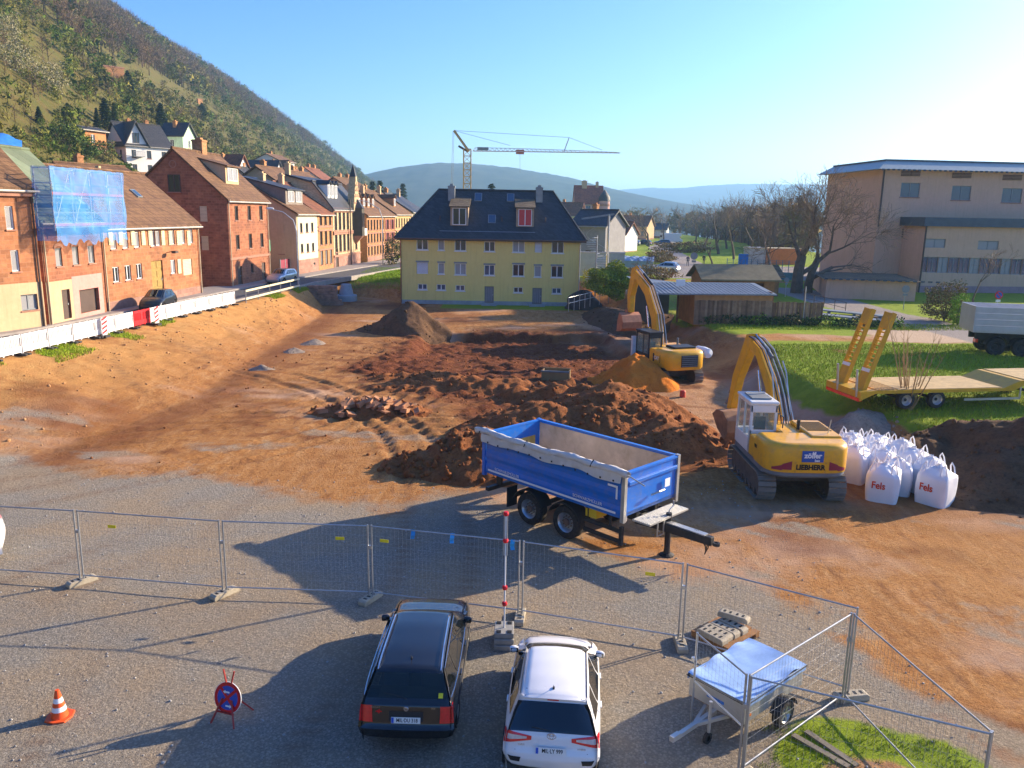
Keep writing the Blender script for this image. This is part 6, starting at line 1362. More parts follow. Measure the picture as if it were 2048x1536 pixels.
fl=['fence panel at the left edge of the frame','fence panel left of the second concrete foot with a yellow tag','fence panel behind the traffic cone with a yellow tag at its right end','fence panel behind the black estate with blue tapes along its top','fence panel in front of the trailer drawbar with a yellow tag','fence panel behind the pallet of concrete feet']
for i in range(6):
    fence_panel(ft[i],ft[i+1],fl[i],(None,.25,.8,.1,.8,None)[i] if i else None)
for i,(p,lb) in enumerate(zip(ft[1:],['concrete fence foot farthest left','concrete fence foot left of the kite shaped shadow','concrete fence foot in shade behind the black estate','concrete fence foot beside the red and white pole','concrete fence foot left of the pallet','concrete fence foot at the fence corner right of the box trailer'])): fence_foot(p.x,p.y-.02,R((52,55,62,85,88,10)[i]),lb)
Cn=gz(1706,1224,2.0); En=gz(1990,1466,2.0); Dn=gz(1497,1350,2.0); Gn=gz(1392,1262,2.0)
fence_panel(Cn,En,'fence panel running from the corner to the right edge of the frame'); fence_panel(Cn,Dn,'fence panel crossing in front of the box trailer cover'); fence_panel(Dn,En,'fence panel above the weeds nearest the camera'); fence_panel(Gn,Dn,'short fence panel on the left of the box trailer',bot=1.0)
fence_foot(Dn.x,Dn.y-.05,R(30),'concrete fence foot at the bottom edge beside the box trailer'); fence_foot(En.x,En.y,R(100),'concrete fence foot at the lower right corner of the frame')
# pallet with spare feet
pl=thing('pallet','wooden pallet holding spare concrete fence feet','pallet',(5.05,16.95,0),R(40))
for i in range(5): k=MB(); k.bb(-.62,.62,-.5+i*.215,-.5+i*.215+.15,.12,.145); k.build('top_board',WOOD,pl)
for i in range(3): k=MB(); k.bb(-.62+i*.54,-.48+i*.54,-.5,.51,.0,.12); k.build('bearer',WOOD,pl)
P0=Vector((5.05,16.95,0)); 
for i,(dx,dy,z,a,lb) in enumerate(((-.25,-.2,.146,-50,'spare concrete foot lowest on the near side of the pallet'),(-.05,-.05,.146,-50,'spare concrete foot in the middle of the pallet'),(.18,.12,.146,-50,'spare concrete foot on the far side of the pallet'),(.25,.3,.29,-35,'spare concrete foot topmost on the pallet'),(-.4,-.36,.146,-52,'spare concrete foot at the near edge of the pallet'))): fence_foot(P0.x+dx,P0.y+dy,R(a),lb,z,'spare concrete feet on the pallet')
# red and white marker pole
mp=thing('marker_pole','thin pole with red clamps rising from stacked concrete feet','pole',(-.08,16.5,0),0)
CB=M('grey_concrete_block',(.30,.29,.26),.9,var=.2,scale=5,bump=.3)
for i in range(3): k=MB(); k.bb(-.22,.22,-.36+.04*i,.36-.03*i,i*.13,i*.13+.12); k.build('base_block',CB,mp,bevel=.012)
for xx in (-.12,.12):
    for yy in (-.2,.2): k=MB(); k.bb(xx-.05,xx+.05,yy-.06,yy+.06,.375,.392); k.build('socket',INK,mp)
zt2=gy(1005,1025,16.5).z
k=MB(); k.cyl((0,0,.3),(0,0,zt2),.018,seg=8); k.build('lower_pole',M('white_pole',(.7,.7,.7),.5),mp); k=MB(); k.cyl((.03,0,zt2-1.0),(.03,0,zt2),.014,seg=8); k.cyl((-.035,0,zt2-1.0),(-.035,0,zt2),.014,seg=8); k.build('upper_pole',GALV,mp)
for py in (1027,1081,1175,1207):
    zz=gy(1005,py,16.5).z; k=MB(); k.lathe([(.0,-.05),(.05,-.045),(.065,0),(.05,.045),(0,.05)],12,(0,0,zz)); k.build('red_clamp',M('signal_red',(.65,.01,.02),.4),mp,smooth=True)
for i,(f_,c_) in enumerate(((.28,(.03,.25,.6)),(.54,(.05,.35,.75)),(.93,(.02,.30,.65)))):
    q=ft[3].lerp(ft[4],f_); k=MB(); G=[[(.0+.05*j+.01*math.sin(i+jj),-.03+.02*math.sin(jj*1.7+i),-.05*jj) for j in range(3)] for jj in range(6)]; k.grid(G); o=k.build('tape_strip',M('blue_tape_%d'%i,c_,.5),smooth=True); o.location=(q.x,q.y,FH); tag(o,('blue tape strip hanging left on the fence top rail','blue tape strip knotted mid way on the fence top rail','blue tape strip hanging beside the marker pole')[i],'tape','blue tapes on the fence rail')
# traffic cone
cn=thing('traffic_cone','orange traffic cone with two white bands standing on the gravel','cone',gz(120,1434,0))
ORG=M('cone_orange',(.80,.10,.02),.5,var=.08)
k=MB(); k.prism([(math.cos(t)*.24*(1.12 if i%2 else 1),math.sin(t)*.24*(1.12 if i%2 else 1)) for i,t in enumerate(np.linspace(0,2*PI,9)[:-1])],0,.035); k.build('base',ORG,cn,bevel=.01)
def cone_band(z0_,z1_,mat,nm): k=MB(); f_=lambda z:.165-.125*z/.55; k.lathe([(f_(z0_),z0_),(f_(z1_),z1_)],20); k.build(nm,mat,cn,smooth=True)
for a,b,m_,nm in ((.035,.16,ORG,'cone_foot'),(.16,.25,WHT,'white_band'),(.25,.33,ORG,'orange_band'),(.33,.42,WHT,'white_band'),(.42,.56,ORG,'cone_tip')): cone_band(a,b,m_,nm)
k=MB(); k.lathe([(.038,.56),(.036,.575),(0,.575)],16); k.build('cone_cap',ORG,cn)
# no stopping sign on a folding stand
q=gz(458,1440,0); sg_=thing('no_stopping_sign','round red and blue no stopping sign on a folding red stand','sign',(q.x,q.y,0),R(-18))
SR=M('sign_red',(.62,.01,.02),.4); SB=M('sign_blue_face',(.02,.08,.42),.4); SW=WHT
Rm=Matrix.Translation((0,0,.47))@Euler((PI/2-R(14),0,0)).to_matrix().to_4x4()
def disc(r0,r1,z,mat,nm,parent,n=40):
    k=MB(); V=[(r0*math.cos(t),r0*math.sin(t),z) for t in np.linspace(0,2*PI,n+1)[:-1]]+[(r1*math.cos(t),r1*math.sin(t),z) for t in np.linspace(0,2*PI,n+1)[:-1]]; k.add(V,[(i,(i+1)%n,n+(i+1)%n,n+i) for i in range(n)]); return k.build(nm,mat,parent)
k=MB(); k.lathe([(0,-.012),(.30,-.012),(.30,0),(.0,0)],40); pl_=k.build('sign_plate',SW,sg_); pl_.matrix_local=Rm
disc(.225,.292,.004,SR,'red_ring',pl_); disc(0,.225,.003,SB,'blue_field',pl_)
for a in (45,-45): k=MB(); k.box((0,0,.006+.0008*(a>0)),(.50,.055,.003),(0,0,R(a))); k.build('red_bar',SR,pl_)
for sx,yy,dr in ((-.01,.105,-1),(.02,-.15,1)):
    k=MB(); k.box((sx,yy,.0085),(.09,.03,.002)); k.add([(sx+dr*.045,yy+.035,.0095),(sx+dr*.1,yy,.0095),(sx+dr*.045,yy-.035,.0095)],[(0,1,2)]); k.build('arrow',SW,pl_)
RS=M('stand_red',(.42,.05,.04),.6)
for sx in (-1,1):
    k=MB(); k.bar((sx*.1,-.02,.45),(sx*.26,-.20,0),.03,.03); k.build('stand_leg',RS,sg_); k=MB(); k.bar((sx*.1,.06,.5),(sx*.24,.42,0),.03,.03); k.build('stand_leg',RS,sg_); k=MB(); k.bar((sx*.05,.06,.72),(sx*.12,.08,1.0),.025,.025); k.build('clamp_arm',RS,sg_)
k=MB(); k.bar((-.18,-.08,.2),(.18,-.08,.2),.025,.025); k.build('cross_bar',RS,sg_)
# weeds patch planks
for i,(px,py,a,lb) in enumerate(((1640,1500,-50,'old grey board lying in the weeds, the left one'),(1662,1495,-58,'old grey board lying in the weeds, the right one'))):
    q=gz(px,py,.03); k=MB(); k.box((0,0,.02),(1.1,.12,.035)); o=k.build('old_board',M('old_board_wood',(.20,.17,.13),.9,var=.3,scale=4)); o.location=(q.x,q.y,gh(q.x,q.y)); o.rotation_euler=(0,.02,R(a)); tag(o,lb,'board','boards in the weeds')

# ---- street barrier panels
bw=M('barrier_white',(.80,.80,.80),.5,var=.04,dirt=(.55,.5,.42),dirt_amt=.2); brd=M('barrier_red',(.58,.015,.025),.5,var=.06)
BL=[gz(*q,2.02) for q in ((-75,738),(0,720),(210,671),(310,646),(400,625),(490,605))]
def polyl(P,s):
    for a,b in zip(P[:-1],P[1:]):
        L=(b-a).length
        if s<=L: return a.lerp(b,s/L),(b-a)/L
        s-=L
    return None
def barrier_mesh(Lb):
    k=MB(); 
    k.bb(0,Lb,-.02,.02,.88,1.03); k.bb(0,Lb,-.02,.02,.12,.42)
    for i in range(int(Lb/.1)): k.bb(i*.1+.03,i*.1+.075,-.018,.018,.42,.88)
    for i in range(4): k.bb(Lb*i/3-.03 if i else 0,Lb*i/3+.03 if i<3 else Lb,-.025,.025,.05,1.06)
    k.bb(Lb*.44,Lb*.56,-.022,.022,.42,.88); return k
def px_of(p):
    dep=p.y*ct-(p.z-CAM_H)*st; return 1024+F_PX*p.x/dep
s=0; n_=0; proto={}; nb_=0
while True:
    r=polyl(BL,s); r2=polyl(BL,s+1.9)
    if r is None or r2 is None: break
    a,b=r[0],r2[0]; mid=(a+b)/2
    pxm=px_of(mid)
    red = 211<pxm<243 or 277<pxm<308
    if pxm>=308: nb_+=1
    od=['first','second','third','fourth','fifth','sixth','seventh','eighth','ninth']
    left_n=sum(1 for q_ in range(n_+1,40) if (lambda r_,r2_: r_ and r2_ and px_of((r_[0]+r2_[0])/2)<211)(polyl(BL,1.98*q_),polyl(BL,1.98*q_+1.9)))
    lab=('red plastic barrier panel on the street edge, the nearer of two red ones' if pxm<250 else 'red plastic barrier panel on the street edge, the farther of two red ones') if red else ('white plastic barrier panel between the two red ones' if 243<=pxm<=277 else ('white plastic barrier panel, %s to the left of the red ones'%od[left_n] if pxm<211 else 'white plastic barrier panel, %s beyond the red ones'%od[nb_-1]))
    dd=b-a; t=thing('street_barrier',lab,'barrier',(a.x,a.y,gh(mid.x-.1,mid.y)*.0+2.04),math.atan2(dd.y,dd.x),'plastic barrier panels along the street')
    if n_==0: pm=barrier_mesh(1.9)
    me_key='r' if red else 'w'
    if me_key not in proto:
        proto[me_key]=pm.build('panel',brd if red else bw,t)
    else:
        o=proto[me_key].copy(); COL.objects.link(o); o.parent=t
    for fx in (.1,1.8): k=MB(); k.bb(fx-.08,fx+.08,-.35,.35,-.03,.06); k.build('foot',BLK,t)
    s+=1.98; n_+=1
for px,py in ((208,672),(312,648)):
    q=gz(px,py,2.03); t=thing('warning_beacon','red and white striped warning beacon %s the red barrier panels'%('left of' if px<250 else 'right of'),'beacon',(q.x+.12,q.y-.1,2.02),R(78))
    k=MB(); k.bb(-.2,.2,-.02,.02,.1,1.12); bo=k.build('board',bw,t); k=MB(); k.bb(-.2,.2,-.2,.2,-.05,.08); k.build('foot',BLK,t)
    for i in range(4): k=MB(); z=.15+i*.26; k.add([(-.2,-.024,z),(.2,-.024,z+.16),(.2,-.024,z+.29),(-.2,-.024,z+.13)],[(0,1,2,3)]); k.build('red_stripe',brd,bo)
# rail fence beyond the barriers
RF=[gz(*q,2.05) for q in ((492,604),(545,590),(600,576))]; RFM=M('pale_rail_wood',(.66,.60,.42),.7,var=.12)
rf=thing('rail_fence','low rail fence with two pale boards at the end of the barriers','fence',RF[0],0)
for i in range(6):
    p=RF[0].lerp(RF[2],i/5)-RF[0]; k=MB(); k.cyl((p.x,p.y,-.2),(p.x,p.y,1.0),.04,seg=8); k.build('post',FR_G,rf)
for z in (.25,.9): k=MB(); k.bar(Vector((0,0,z)),RF[2]-RF[0]+Vector((0,0,z)),.04,.16); k.build('rail',RFM,rf)
# retaining wall stub and concrete shaft cone
rw=thing('retaining_wall','broken red stone retaining wall end below the street','wall',(-21.2,81.5,0),R(10))
STN=M('rubble_stone',(.30,.17,.12),.9,var=.35,scale=2,bump=.4,bscale=12); 
for r_ in range(7):
    x=0; i=0
    while x<3.3-.12*r_:
        w_=.5+.35*random.random(); k=MB(); k.box((x+w_/2,.06*random.random(),.16+r_*.29),(w_-.03,.7+.1*random.random(),.27),(random.uniform(-.03,.03),random.uniform(-.04,.04),random.uniform(-.05,.05))); k.build('stone',STN,rw); x+=w_
k=MB(); k.bb(0,3.2,.1,.6,0,2.0); k.build('mortar_core',M('old_mortar',(.24,.18,.14),.95,bump=.4),rw)
q=gz(693,602,0); mh=thing('concrete_ring','wide grey concrete shaft ring lying beside the bank','concrete ring',(q.x,q.y,gh(q.x,q.y))); CNM=M('precast_concrete',(.34,.38,.42),.85,var=.12,bump=.2)
k=MB(); k.lathe([(.0,0),(1.1,0),(1.13,.05),(1.13,.62),(1.08,.66),(0,.66)],32); k.build('ring',CNM,mh,smooth=True)
k=MB(); k.lathe([(0,0),(.75,0),(.75,.15),(.55,1.0),(.52,1.15),(.40,1.18),(.38,.9),(0,.9)],28); o=k.build('shaft_cone',CNM,smooth=True); o.location=(q.x,q.y,gh(q.x,q.y)+.66); tag(o,'grey concrete shaft cone standing on the wide ring','concrete cone')
# street lamps
def lamp(px,py,label,h_,arm,rz,Z=2.1):
    q=gz(px,py,Z); t=thing('street_lamp',label,'street lamp',(q.x,q.y,Z-.1),rz)
    k=MB(); k.tube([(0,0,0),(0,0,h_*.72),(arm*.1,0,h_*.86),(arm*.45,0,h_*.96),(arm,0,h_)],[.09,.07,.06,.05,.04],8); k.build('pole',GALV,t,smooth=True); k=MB(); k.lathe([(0,-.35),(.10,-.3),(.15,0),(.10,.3),(0,.35)],10,(arm+.25,0,h_),'x'); k.build('lamp_head',M('lamp_white',(.66,.68,.7),.4),t,smooth=True)
lamp(597,574,'curved street lamp at the end of the barriers by the cream house',7.6,-2.6,R(20)); lamp(766,528,'curved street lamp farther along the street before the brick terrace',9.2,-4.5,R(10))
q=gz(703,531,2.1); t=thing('utility_pole','dark pole standing on the pavement before the ornate house','pole',(q.x,q.y,2.0)); k=MB(); k.cyl((0,0,0),(0,0,9),.12,.08); k.build('shaft',FR_D,t); k=MB(); k.bb(-.1,.1,-.06,.06,1.6,2.2); k.build('plate',FR_G,t)

# ---- heaps of earth
def soil_mat(name,c0,c1,c2):
    m,n,p=base_mat(name); L=n.links; pos=N(n,'NewGeometry').outputs['Position']
    a=mixc(n,ramp(n,noise(n,pos,1.4,6,.7),.32,.68),c0,c1); a=mixc(n,ramp(n,noise(n,pos,7,5,.75),.48,.75),a,c2); L.new(a,p.inputs['Base Color']); p.inputs['Roughness'].default_value=.95; p.inputs['Specular IOR Level'].default_value=.12
    b=N(n,'Bump'); b.inputs['Strength'].default_value=.9; b.inputs['Distance'].default_value=.08; L.new(noise(n,pos,9,7,.75),b.inputs['Height']); L.new(b.outputs[0],p.inputs['Normal']); return m
S_BRN=soil_mat('heap_brown_soil',(.22,.075,.024),(.35,.14,.05),(.115,.04,.016)); S_DRK=soil_mat('heap_dark_soil',(.10,.055,.03),(.17,.095,.05),(.06,.034,.02)); S_ORG=soil_mat('heap_orange_sand',(.62,.18,.02),(.68,.23,.03),(.48,.13,.02)); S_GRY=soil_mat('heap_grey_soil',(.26,.21,.17),(.36,.29,.22),(.16,.12,.09))
ico=[(0,0,1),(.894,0,.447),(.276,.851,.447),(-.724,.526,.447),(-.724,-.526,.447),(.276,-.851,.447),(.724,.526,-.447),(-.276,.851,-.447),(-.894,0,-.447),(-.276,-.851,-.447),(.724,-.526,-.447),(0,0,-1)]
icf=[(0,1,2),(0,2,3),(0,3,4),(0,4,5),(0,5,1),(1,6,2),(2,7,3),(3,8,4),(4,9,5),(5,10,1),(2,6,7),(3,7,8),(4,8,9),(5,9,10),(1,10,6),(6,11,7),(7,11,8),(8,11,9),(9,11,10),(10,11,6)]
ICO=np.array(ico); ICF=np.array(icf)
def clods(name,parent,mat,P,S):
    V=[];Fc=[]; o=0
    for p,s_ in zip(P,S):
        A=ICO*(s_*rng.uniform(.6,1.15,3))*rng.uniform(.75,1.2,(12,1)); t=rng.uniform(0,6.28); c,s2=math.cos(t),math.sin(t); A=A@np.array([[c,-s2,0],[s2,c,0],[0,0,1]]); V.append(A+np.array(p)); Fc.append(ICF+o); o+=12
    ob=mesh_np(name,np.concatenate(V),np.concatenate(Fc),mat,parent); ob['kind']='stuff'; return ob
def heap(name,label,lobes,mat,seed,n_clod=150,cs=(.04,.16),step=.11,rough=.30,cat='soil heap'):
    """lobes: (cx,cy,rx,ry,h,rot)"""
    x0=min(l[0]-max(l[2],l[3])*1.1 for l in lobes); x1=max(l[0]+max(l[2],l[3])*1.1 for l in lobes); y0=min(l[1]-max(l[2],l[3])*1.1 for l in lobes); y1=max(l[1]+max(l[2],l[3])*1.1 for l in lobes)
    xa=np.arange(x0,x1,step); ya=np.arange(y0,y1,step); XX,YY=np.meshgrid(xa,ya); G=ground_h(XX,YY)
    def hf(XX,YY):
        H=np.zeros_like(XX)-.2
        wx=XX+.5*fbm(XX/1.6,YY/1.6,3,seed+5)*1.6; wy=YY+.5*fbm(XX/1.6+7,YY/1.6,3,seed+6)*1.6
        for cx,cy,rx,ry,h_,rt in lobes:
            c,s_=math.cos(rt),math.sin(rt); u=((wx-cx)*c+(wy-cy)*s_)/rx; v=(-(wx-cx)*s_+(wy-cy)*c)/ry; r=np.sqrt(u*u+v*v)
            H=np.maximum(H, h_*(1-np.clip(r,0,1.3)**1.15)-.0)
        m_=np.clip(H/.35,0,1); return H+m_*(rough*fbm(XX/1.1,YY/1.1,4,seed)*1.4+rough*.55*np.abs(fbm(XX/.45,YY/.45,3,seed+1))+.06*fbm(XX/.16,YY/.16,2,seed+2)*2)
    H=hf(XX,YY); Z_=G+H; keep=H>-.06
    I_=np.arange(XX.size).reshape(XX.shape); q=keep[:-1,:-1]|keep[:-1,1:]|keep[1:,1:]|keep[1:,:-1]
    Fq=np.stack([I_[:-1,:-1],I_[:-1,1:],I_[1:,1:],I_[1:,:-1]],-1)[q]; used,inv=np.unique(Fq,return_inverse=True); V_=np.stack([XX,YY,Z_],-1).reshape(-1,3)[used]
    c0=np.array([lobes[0][0],lobes[0][1],gh(lobes[0][0],lobes[0][1])]); t=thing(name,label,cat,tuple(c0))
    mesh_np('mound',V_-c0,inv.reshape(-1,4),mat,t,smooth=True)
    if n_clod:
        P=[];S=[]
        while len(P)<n_clod:
            l=lobes[int(rng.integers(len(lobes)))]; a=rng.uniform(0,6.28); r=rng.uniform(.2,1.15)**.7; x=l[0]+l[2]*r*math.cos(a+l[5]); y=l[1]+l[3]*r*math.sin(a+l[5]); s_=rng.uniform(0,1)**3*(cs[1]-cs[0])+cs[0]
            P.append((x,y)); S.append(s_)
        P=np.array(P); zz=ground_h(P[:,0],P[:,1])+np.maximum(0,hf(P[:,0],P[:,1])); clods('clods',t,mat,np.column_stack([P[:,0],P[:,1],zz+np.array(S)*.2])-c0,S)
    return t
heap('soil_heap','largest brown soil heap behind the blue trailer',[(4.4,35.2,5.0,4.6,2.15,.1),(1.4,33.6,4.2,3.4,1.5,.3),(6.4,32.2,3.0,3.2,1.35,0),(-1.0,29.9,3.3,2.7,1.35,.4),(-2.9,29.4,2.0,1.7,.65,0)],S_BRN,201,900,(.03,.17),.10,.42)
heap('soil_heap','dark conical soil heap before the yellow house',[(-8.4,64.6,3.4,3.2,2.45,0),(-10.3,64.8,2.3,2,1.0,0)],S_DRK,211,160,(.04,.15),.14,.30)
heap('sand_heap','bright orange sand heap beside the black cab excavator',[(7.1,45.2,2.7,2.3,1.75,-.5),(6.2,45.9,1.8,1.6,.9,0)],S_ORG,221,40,(.02,.07),.09,.10,'sand heap')
heap('soil_heap','low ridge of churned earth in the middle of the site',[(-1.0,43.2,7.5,1.3,.55,.05),(2.5,40.8,4.0,1.3,.75,-.1),(-5.5,45.5,3.2,1.2,.4,.2)],S_BRN,231,420,(.03,.13),.12,.30)
heap('soil_heap','dark soil heap at the right edge beyond the white bags',[(19.3,28.6,4.2,4.0,1.6,0),(17.2,27.6,2.6,2.0,.8,.5),(20.5,25.6,3.0,2.2,.9,0),(16.0,30.6,2.2,1.8,1.0,0)],S_DRK,241,220,(.03,.14),.12,.34)
heap('soil_heap','pale grey brown mound at the foot of the grass behind the yellow excavator',[(14.6,33.4,2.0,1.6,1.25,.4)],S_GRY,251,60,(.03,.10),.12,.20)
heap('soil_heap','dark churned soil under the railing beside the yellow house',[(8.9,73,2.4,7.5,1.35,.10),(10.5,66,2.6,4,1.2,.1)],S_DRK,261,80,(.04,.14),.16,.25)
heap('gravel_heap','small grey gravel heap at the foot of the bank, the farther one',[(-14.6,57.4,.9,.8,.38,0)],S_GRY,271,15,(.02,.06),.09,.06,'gravel heap'); heap('gravel_heap','small grey gravel heap at the foot of the bank, the nearer one',[(-14.9,53.8,.75,.7,.3,0)],S_GRY,272,15,(.02,.06),.09,.06,'gravel heap'); heap('gravel_heap','small grey gravel heap with an orange cap in the open clay',[(-15.2,47.6,.8,.6,.28,0)],S_GRY,273,15,(.02,.06),.09,.06,'gravel heap')
# rubble heap with separate broken slabs
rb=heap('rubble_heap','heap of broken sandstone slabs in the middle of the clay',[(-6.7,37.2,2.9,1.3,.6,.05)],S_BRN,281,120,(.03,.12),.10,.30,'rubble heap')
SL=M('sandstone_slab',(.42,.20,.10),.9,var=.3,scale=2,bump=.4,bscale=14,dirt=(.24,.12,.07))
for i in range(48):
    a=random.uniform(0,6.28); r=random.random()**.6; x=2.7*r*math.cos(a); y=1.2*r*math.sin(a); k=MB(); sx,sy,sz=random.uniform(.2,.7),random.uniform(.18,.5),random.uniform(.10,.26)
    E_=Euler((random.uniform(-.5,.5),random.uniform(-.5,.5),random.uniform(0,6))).to_matrix(); V_=[E_@Vector((sx*u*random.uniform(.35,.55),sy*v*random.uniform(.35,.55),sz*w_*random.uniform(.4,.55))) for u,v,w_ in ((-1,-1,-1),(1,-1,-1),(1,1,-1),(-1,1,-1),(-1,-1,1),(1,-1,1),(1,1,1),(-1,1,1))]
    k.add(V_,[(0,3,2,1),(4,5,6,7),(0,1,5,4),(1,2,6,5),(2,3,7,6),(3,0,4,7)]); k.build('slab',SL,rb,loc=(x,y,.62*(1-r)+.12))
# loose clods strewn over the site
P=[];S=[]
while len(P)<3000:
    x=rng.uniform(-17,11); y=rng.uniform(27.5,66); 
    if rng.uniform()>float(churn(np.array([x]),np.array([y]))[0])+.12*(fbm(np.array([x/5]),np.array([y/5]),3,91)[0]>.05): continue
    P.append((x,y)); S.append(.015+.085*rng.uniform(0,1)**4)
P=np.array(P); clods('loose_clods',None,S_BRN,np.column_stack([P[:,0],P[:,1],ground_h(P[:,0],P[:,1])+.01]),S)
P=[];S=[]
while len(P)<700:
    y=rng.uniform(28,80); t_=rng.uniform(.05,.9); x=np.interp(y,TOE_Y,TOE_X)*(1-t_)+np.interp(y,TOP_Y,TOP_X)*t_
    P.append((x,y)); S.append(.02+.10*rng.uniform(0,1)**4)
P=np.array(P); clods('bank_stones',None,soil_mat('bank_stone',(.46,.24,.10),(.55,.32,.16),(.36,.17,.08)),np.column_stack([P[:,0],P[:,1],ground_h(P[:,0],P[:,1])+.01]),S)
P=[];S=[]
while len(P)<2200:
    y=rng.uniform(11,28); x=rng.uniform(-15,9); P.append((x,y)); S.append(.008+.03*rng.uniform(0,1)**3)
P=np.array(P); clods('gravel_stones',None,M('gravel_stone',(.36,.35,.33),.9,var=.3,scale=8),np.column_stack([P[:,0],P[:,1],ground_h(P[:,0],P[:,1])+.004]),S)
for nm_ in ('loose_clods','bank_stones','gravel_stones'): tag(bpy.data.objects[nm_],{'loose_clods':'clods of brown earth strewn over the clay','bank_stones':'stones strewn over the ochre bank','gravel_stones':'stones strewn over the gravel car park'}[nm_],'stones')
# bucket box lying in the pit and red can
q=gz(1112,760,0); bk=thing('spare_bucket','spare excavator bucket lying open in the pit','bucket',(q.x,q.y,gh(q.x,q.y)),R(-10)); k=MB()
k.bb(-.8,.8,-.5,-.44,0,.55); k.bb(-.8,.8,.44,.5,0,.6); k.bb(-.8,-.74,-.44,.44,0,.55); k.bb(.74,.8,-.44,.44,0,.55); k.bb(-.74,.74,-.44,.44,0,.06); k.build('shell',M('bucket_brown',(.30,.20,.09),.7,.2),bk); k=MB(); k.bb(-.82,.82,-.53,-.42,.5,.58); k.build('lip',GREYM,bk)
q=gz(1365,795,0); k=MB(); k.lathe([(0,0),(.16,0),(.16,.3),(.12,.36),(.05,.38),(0,.38)],14); o=k.build('fuel_can',M('can_red',(.55,.05,.03),.5),smooth=True); o.location=(q.x,q.y,gh(q.x,q.y)); tag(o,'small red can standing by the orange sand heap','can')

# ---- white bulk bags
BAG=M('woven_white',(.80,.80,.82),.55,var=.03,scale=3,bump=.15,bscale=18); BTX=M('bag_red_print',(.62,.06,.02),.6)
def bag_mesh(seed):
    r_=random.Random(seed); k=MB(); G=[]; nz=12; na=32
    for j in range(nz+1):
        f=j/nz; z=f*.98; w_=.47*(1+.08*math.sin(f*PI))*(1 if f<.8 else 1-.55*((f-.8)/.2)**1.6); row=[]
        for i in range(na):
            t=2*PI*i/na; c,s_=math.cos(t),math.sin(t); e=.32 if f<.85 else .6
            x=w_*math.copysign(abs(c)**e,c); y=w_*math.copysign(abs(s_)**e,s_); wr=1+.035*math.sin(5*t+seed+f*4)*f+.03*math.sin(11*t+seed*2)*max(0,f-.55)*2
            row.append((x*wr,y*wr,z+.05*math.sin(3*t+seed)*f*f))
        G.append(row+[row[0]])
    k.grid(G); R0=G[-1][:na]; G2=[R0+[R0[0]]]
    for rr_,zz_ in ((.75,.03),(.5,.035),(.36,.06),(.30,.09),(.34,.115),(.2,.10)):
        row=[(p_[0]*rr_*(1+.12*math.sin(i_*2.1+seed)),p_[1]*rr_*(1+.12*math.cos(i_*1.7+seed)),.98+zz_+.02*math.sin(i_*3+seed)) for i_,p_ in enumerate(R0)]; G2.append(row+[row[0]])
    k.grid(G2); return k
bags=[(12.95,26.5,8,'front'),(14.65,26.25,-12,'front'),(13.8,27.35,10,0),(14.95,27.35,5,0),(12.75,28.5,-5,0),(13.75,28.4,12,0),(14.85,28.4,0,0),(12.9,29.5,6,0),(13.95,29.4,-8,0),(14.9,29.45,4,0),(13.4,30.45,9,0),(14.4,30.45,-3,0)]
bl=['white bulk bag with red print at the front left of the group','white bulk bag with red print at the front right of the group','white bulk bag with red print between and behind the two front bags','white bulk bag on the right side just behind the front right bag','white bulk bag standing tall at the left side of the group','white bulk bag in the middle of the group','white bulk bag on the right edge in the third row','white bulk bag at the left in the fourth row','white bulk bag in the middle of the fourth row','white bulk bag on the right edge in the fourth row','white bulk bag at the far back, left of two','white bulk bag at the far back, right of two']
for i,((x,y,a,fr),lb) in enumerate(zip(bags,bl)):
    t=thing('bulk_bag',lb,'bag',(x,y,gh(x,y)-.02),R(a-38),'white bulk bags beside the excavator'); t.scale=(1.06,1.06,1.25+.06*math.sin(i*2.1)); 
    b_=bag_mesh(i+1).build('bag_body',BAG,t,smooth=True,sharp=70)
    for sx in (-1,1):
        for sy in (-1,1): k=MB(); k.tube([(sx*.41,sy*.30,.84),(sx*.36,sy*.30,1.03),(sx*.31+.03*math.sin(i*3+sx),sy*.26+.03*math.sin(i*2+sy),1.14),(sx*.24,sy*.32,1.05),(sx*.24,sy*.40,.86)],.024,5); k.build('lifting_loop',BAG,t,smooth=True)
    if i in (0,1,2): text_part('Fels',.27,BTX,b_,frame((-.10,-.525,.50),(1,0,0),(0,0.0,1)),depth=.004,bold=.006)
# ------------------------------------------------------------------ right side: hall, shed, garden, crane, castle, people
gm=glass_mat('hall_glass',(.10,.14,.19),.08,.8)
A=Vector((40.8,92,1.8)); B=A+Vector((math.cos(R(5)),math.sin(R(5)),0))*36
h=House('sports_hall','large peach rendered hall with grey roof edge on the right',A,B,13,1,wall=PEACH,roof=ZINC,cat='hall')
h.E=h.uv(1775,338)[1]
h.win([(1803,366,1838,394),(1905,372,1940,400),(2006,377,2042,405)],'g'); 
h.walls()
for x in (1803,1905,2006):
    for d in (0,19):
        r_=h.rect((x+d,341+(x-1803)*.04,x+d+17,352+(x-1803)*.04)); k=MB(); n_=4
        for i in range(n_): k.bb(r_[0],r_[2],-.14,-.005,r_[1]+(r_[3]-r_[1])*i/n_,r_[1]+(r_[3]-r_[1])*(i+.6)/n_)
        k.build('louvre_vent',BRICK if False else M('brown_louvre',(.16,.09,.06),.8),h.root)
E_=h.E; L_=h.L; D=13; ov=1.0
ROOFG=M('grey_roof_edge',(.40,.45,.42),.5,.2,var=.08); ROOFD=M('dark_roof_edge',(.07,.09,.12),.5,.3)
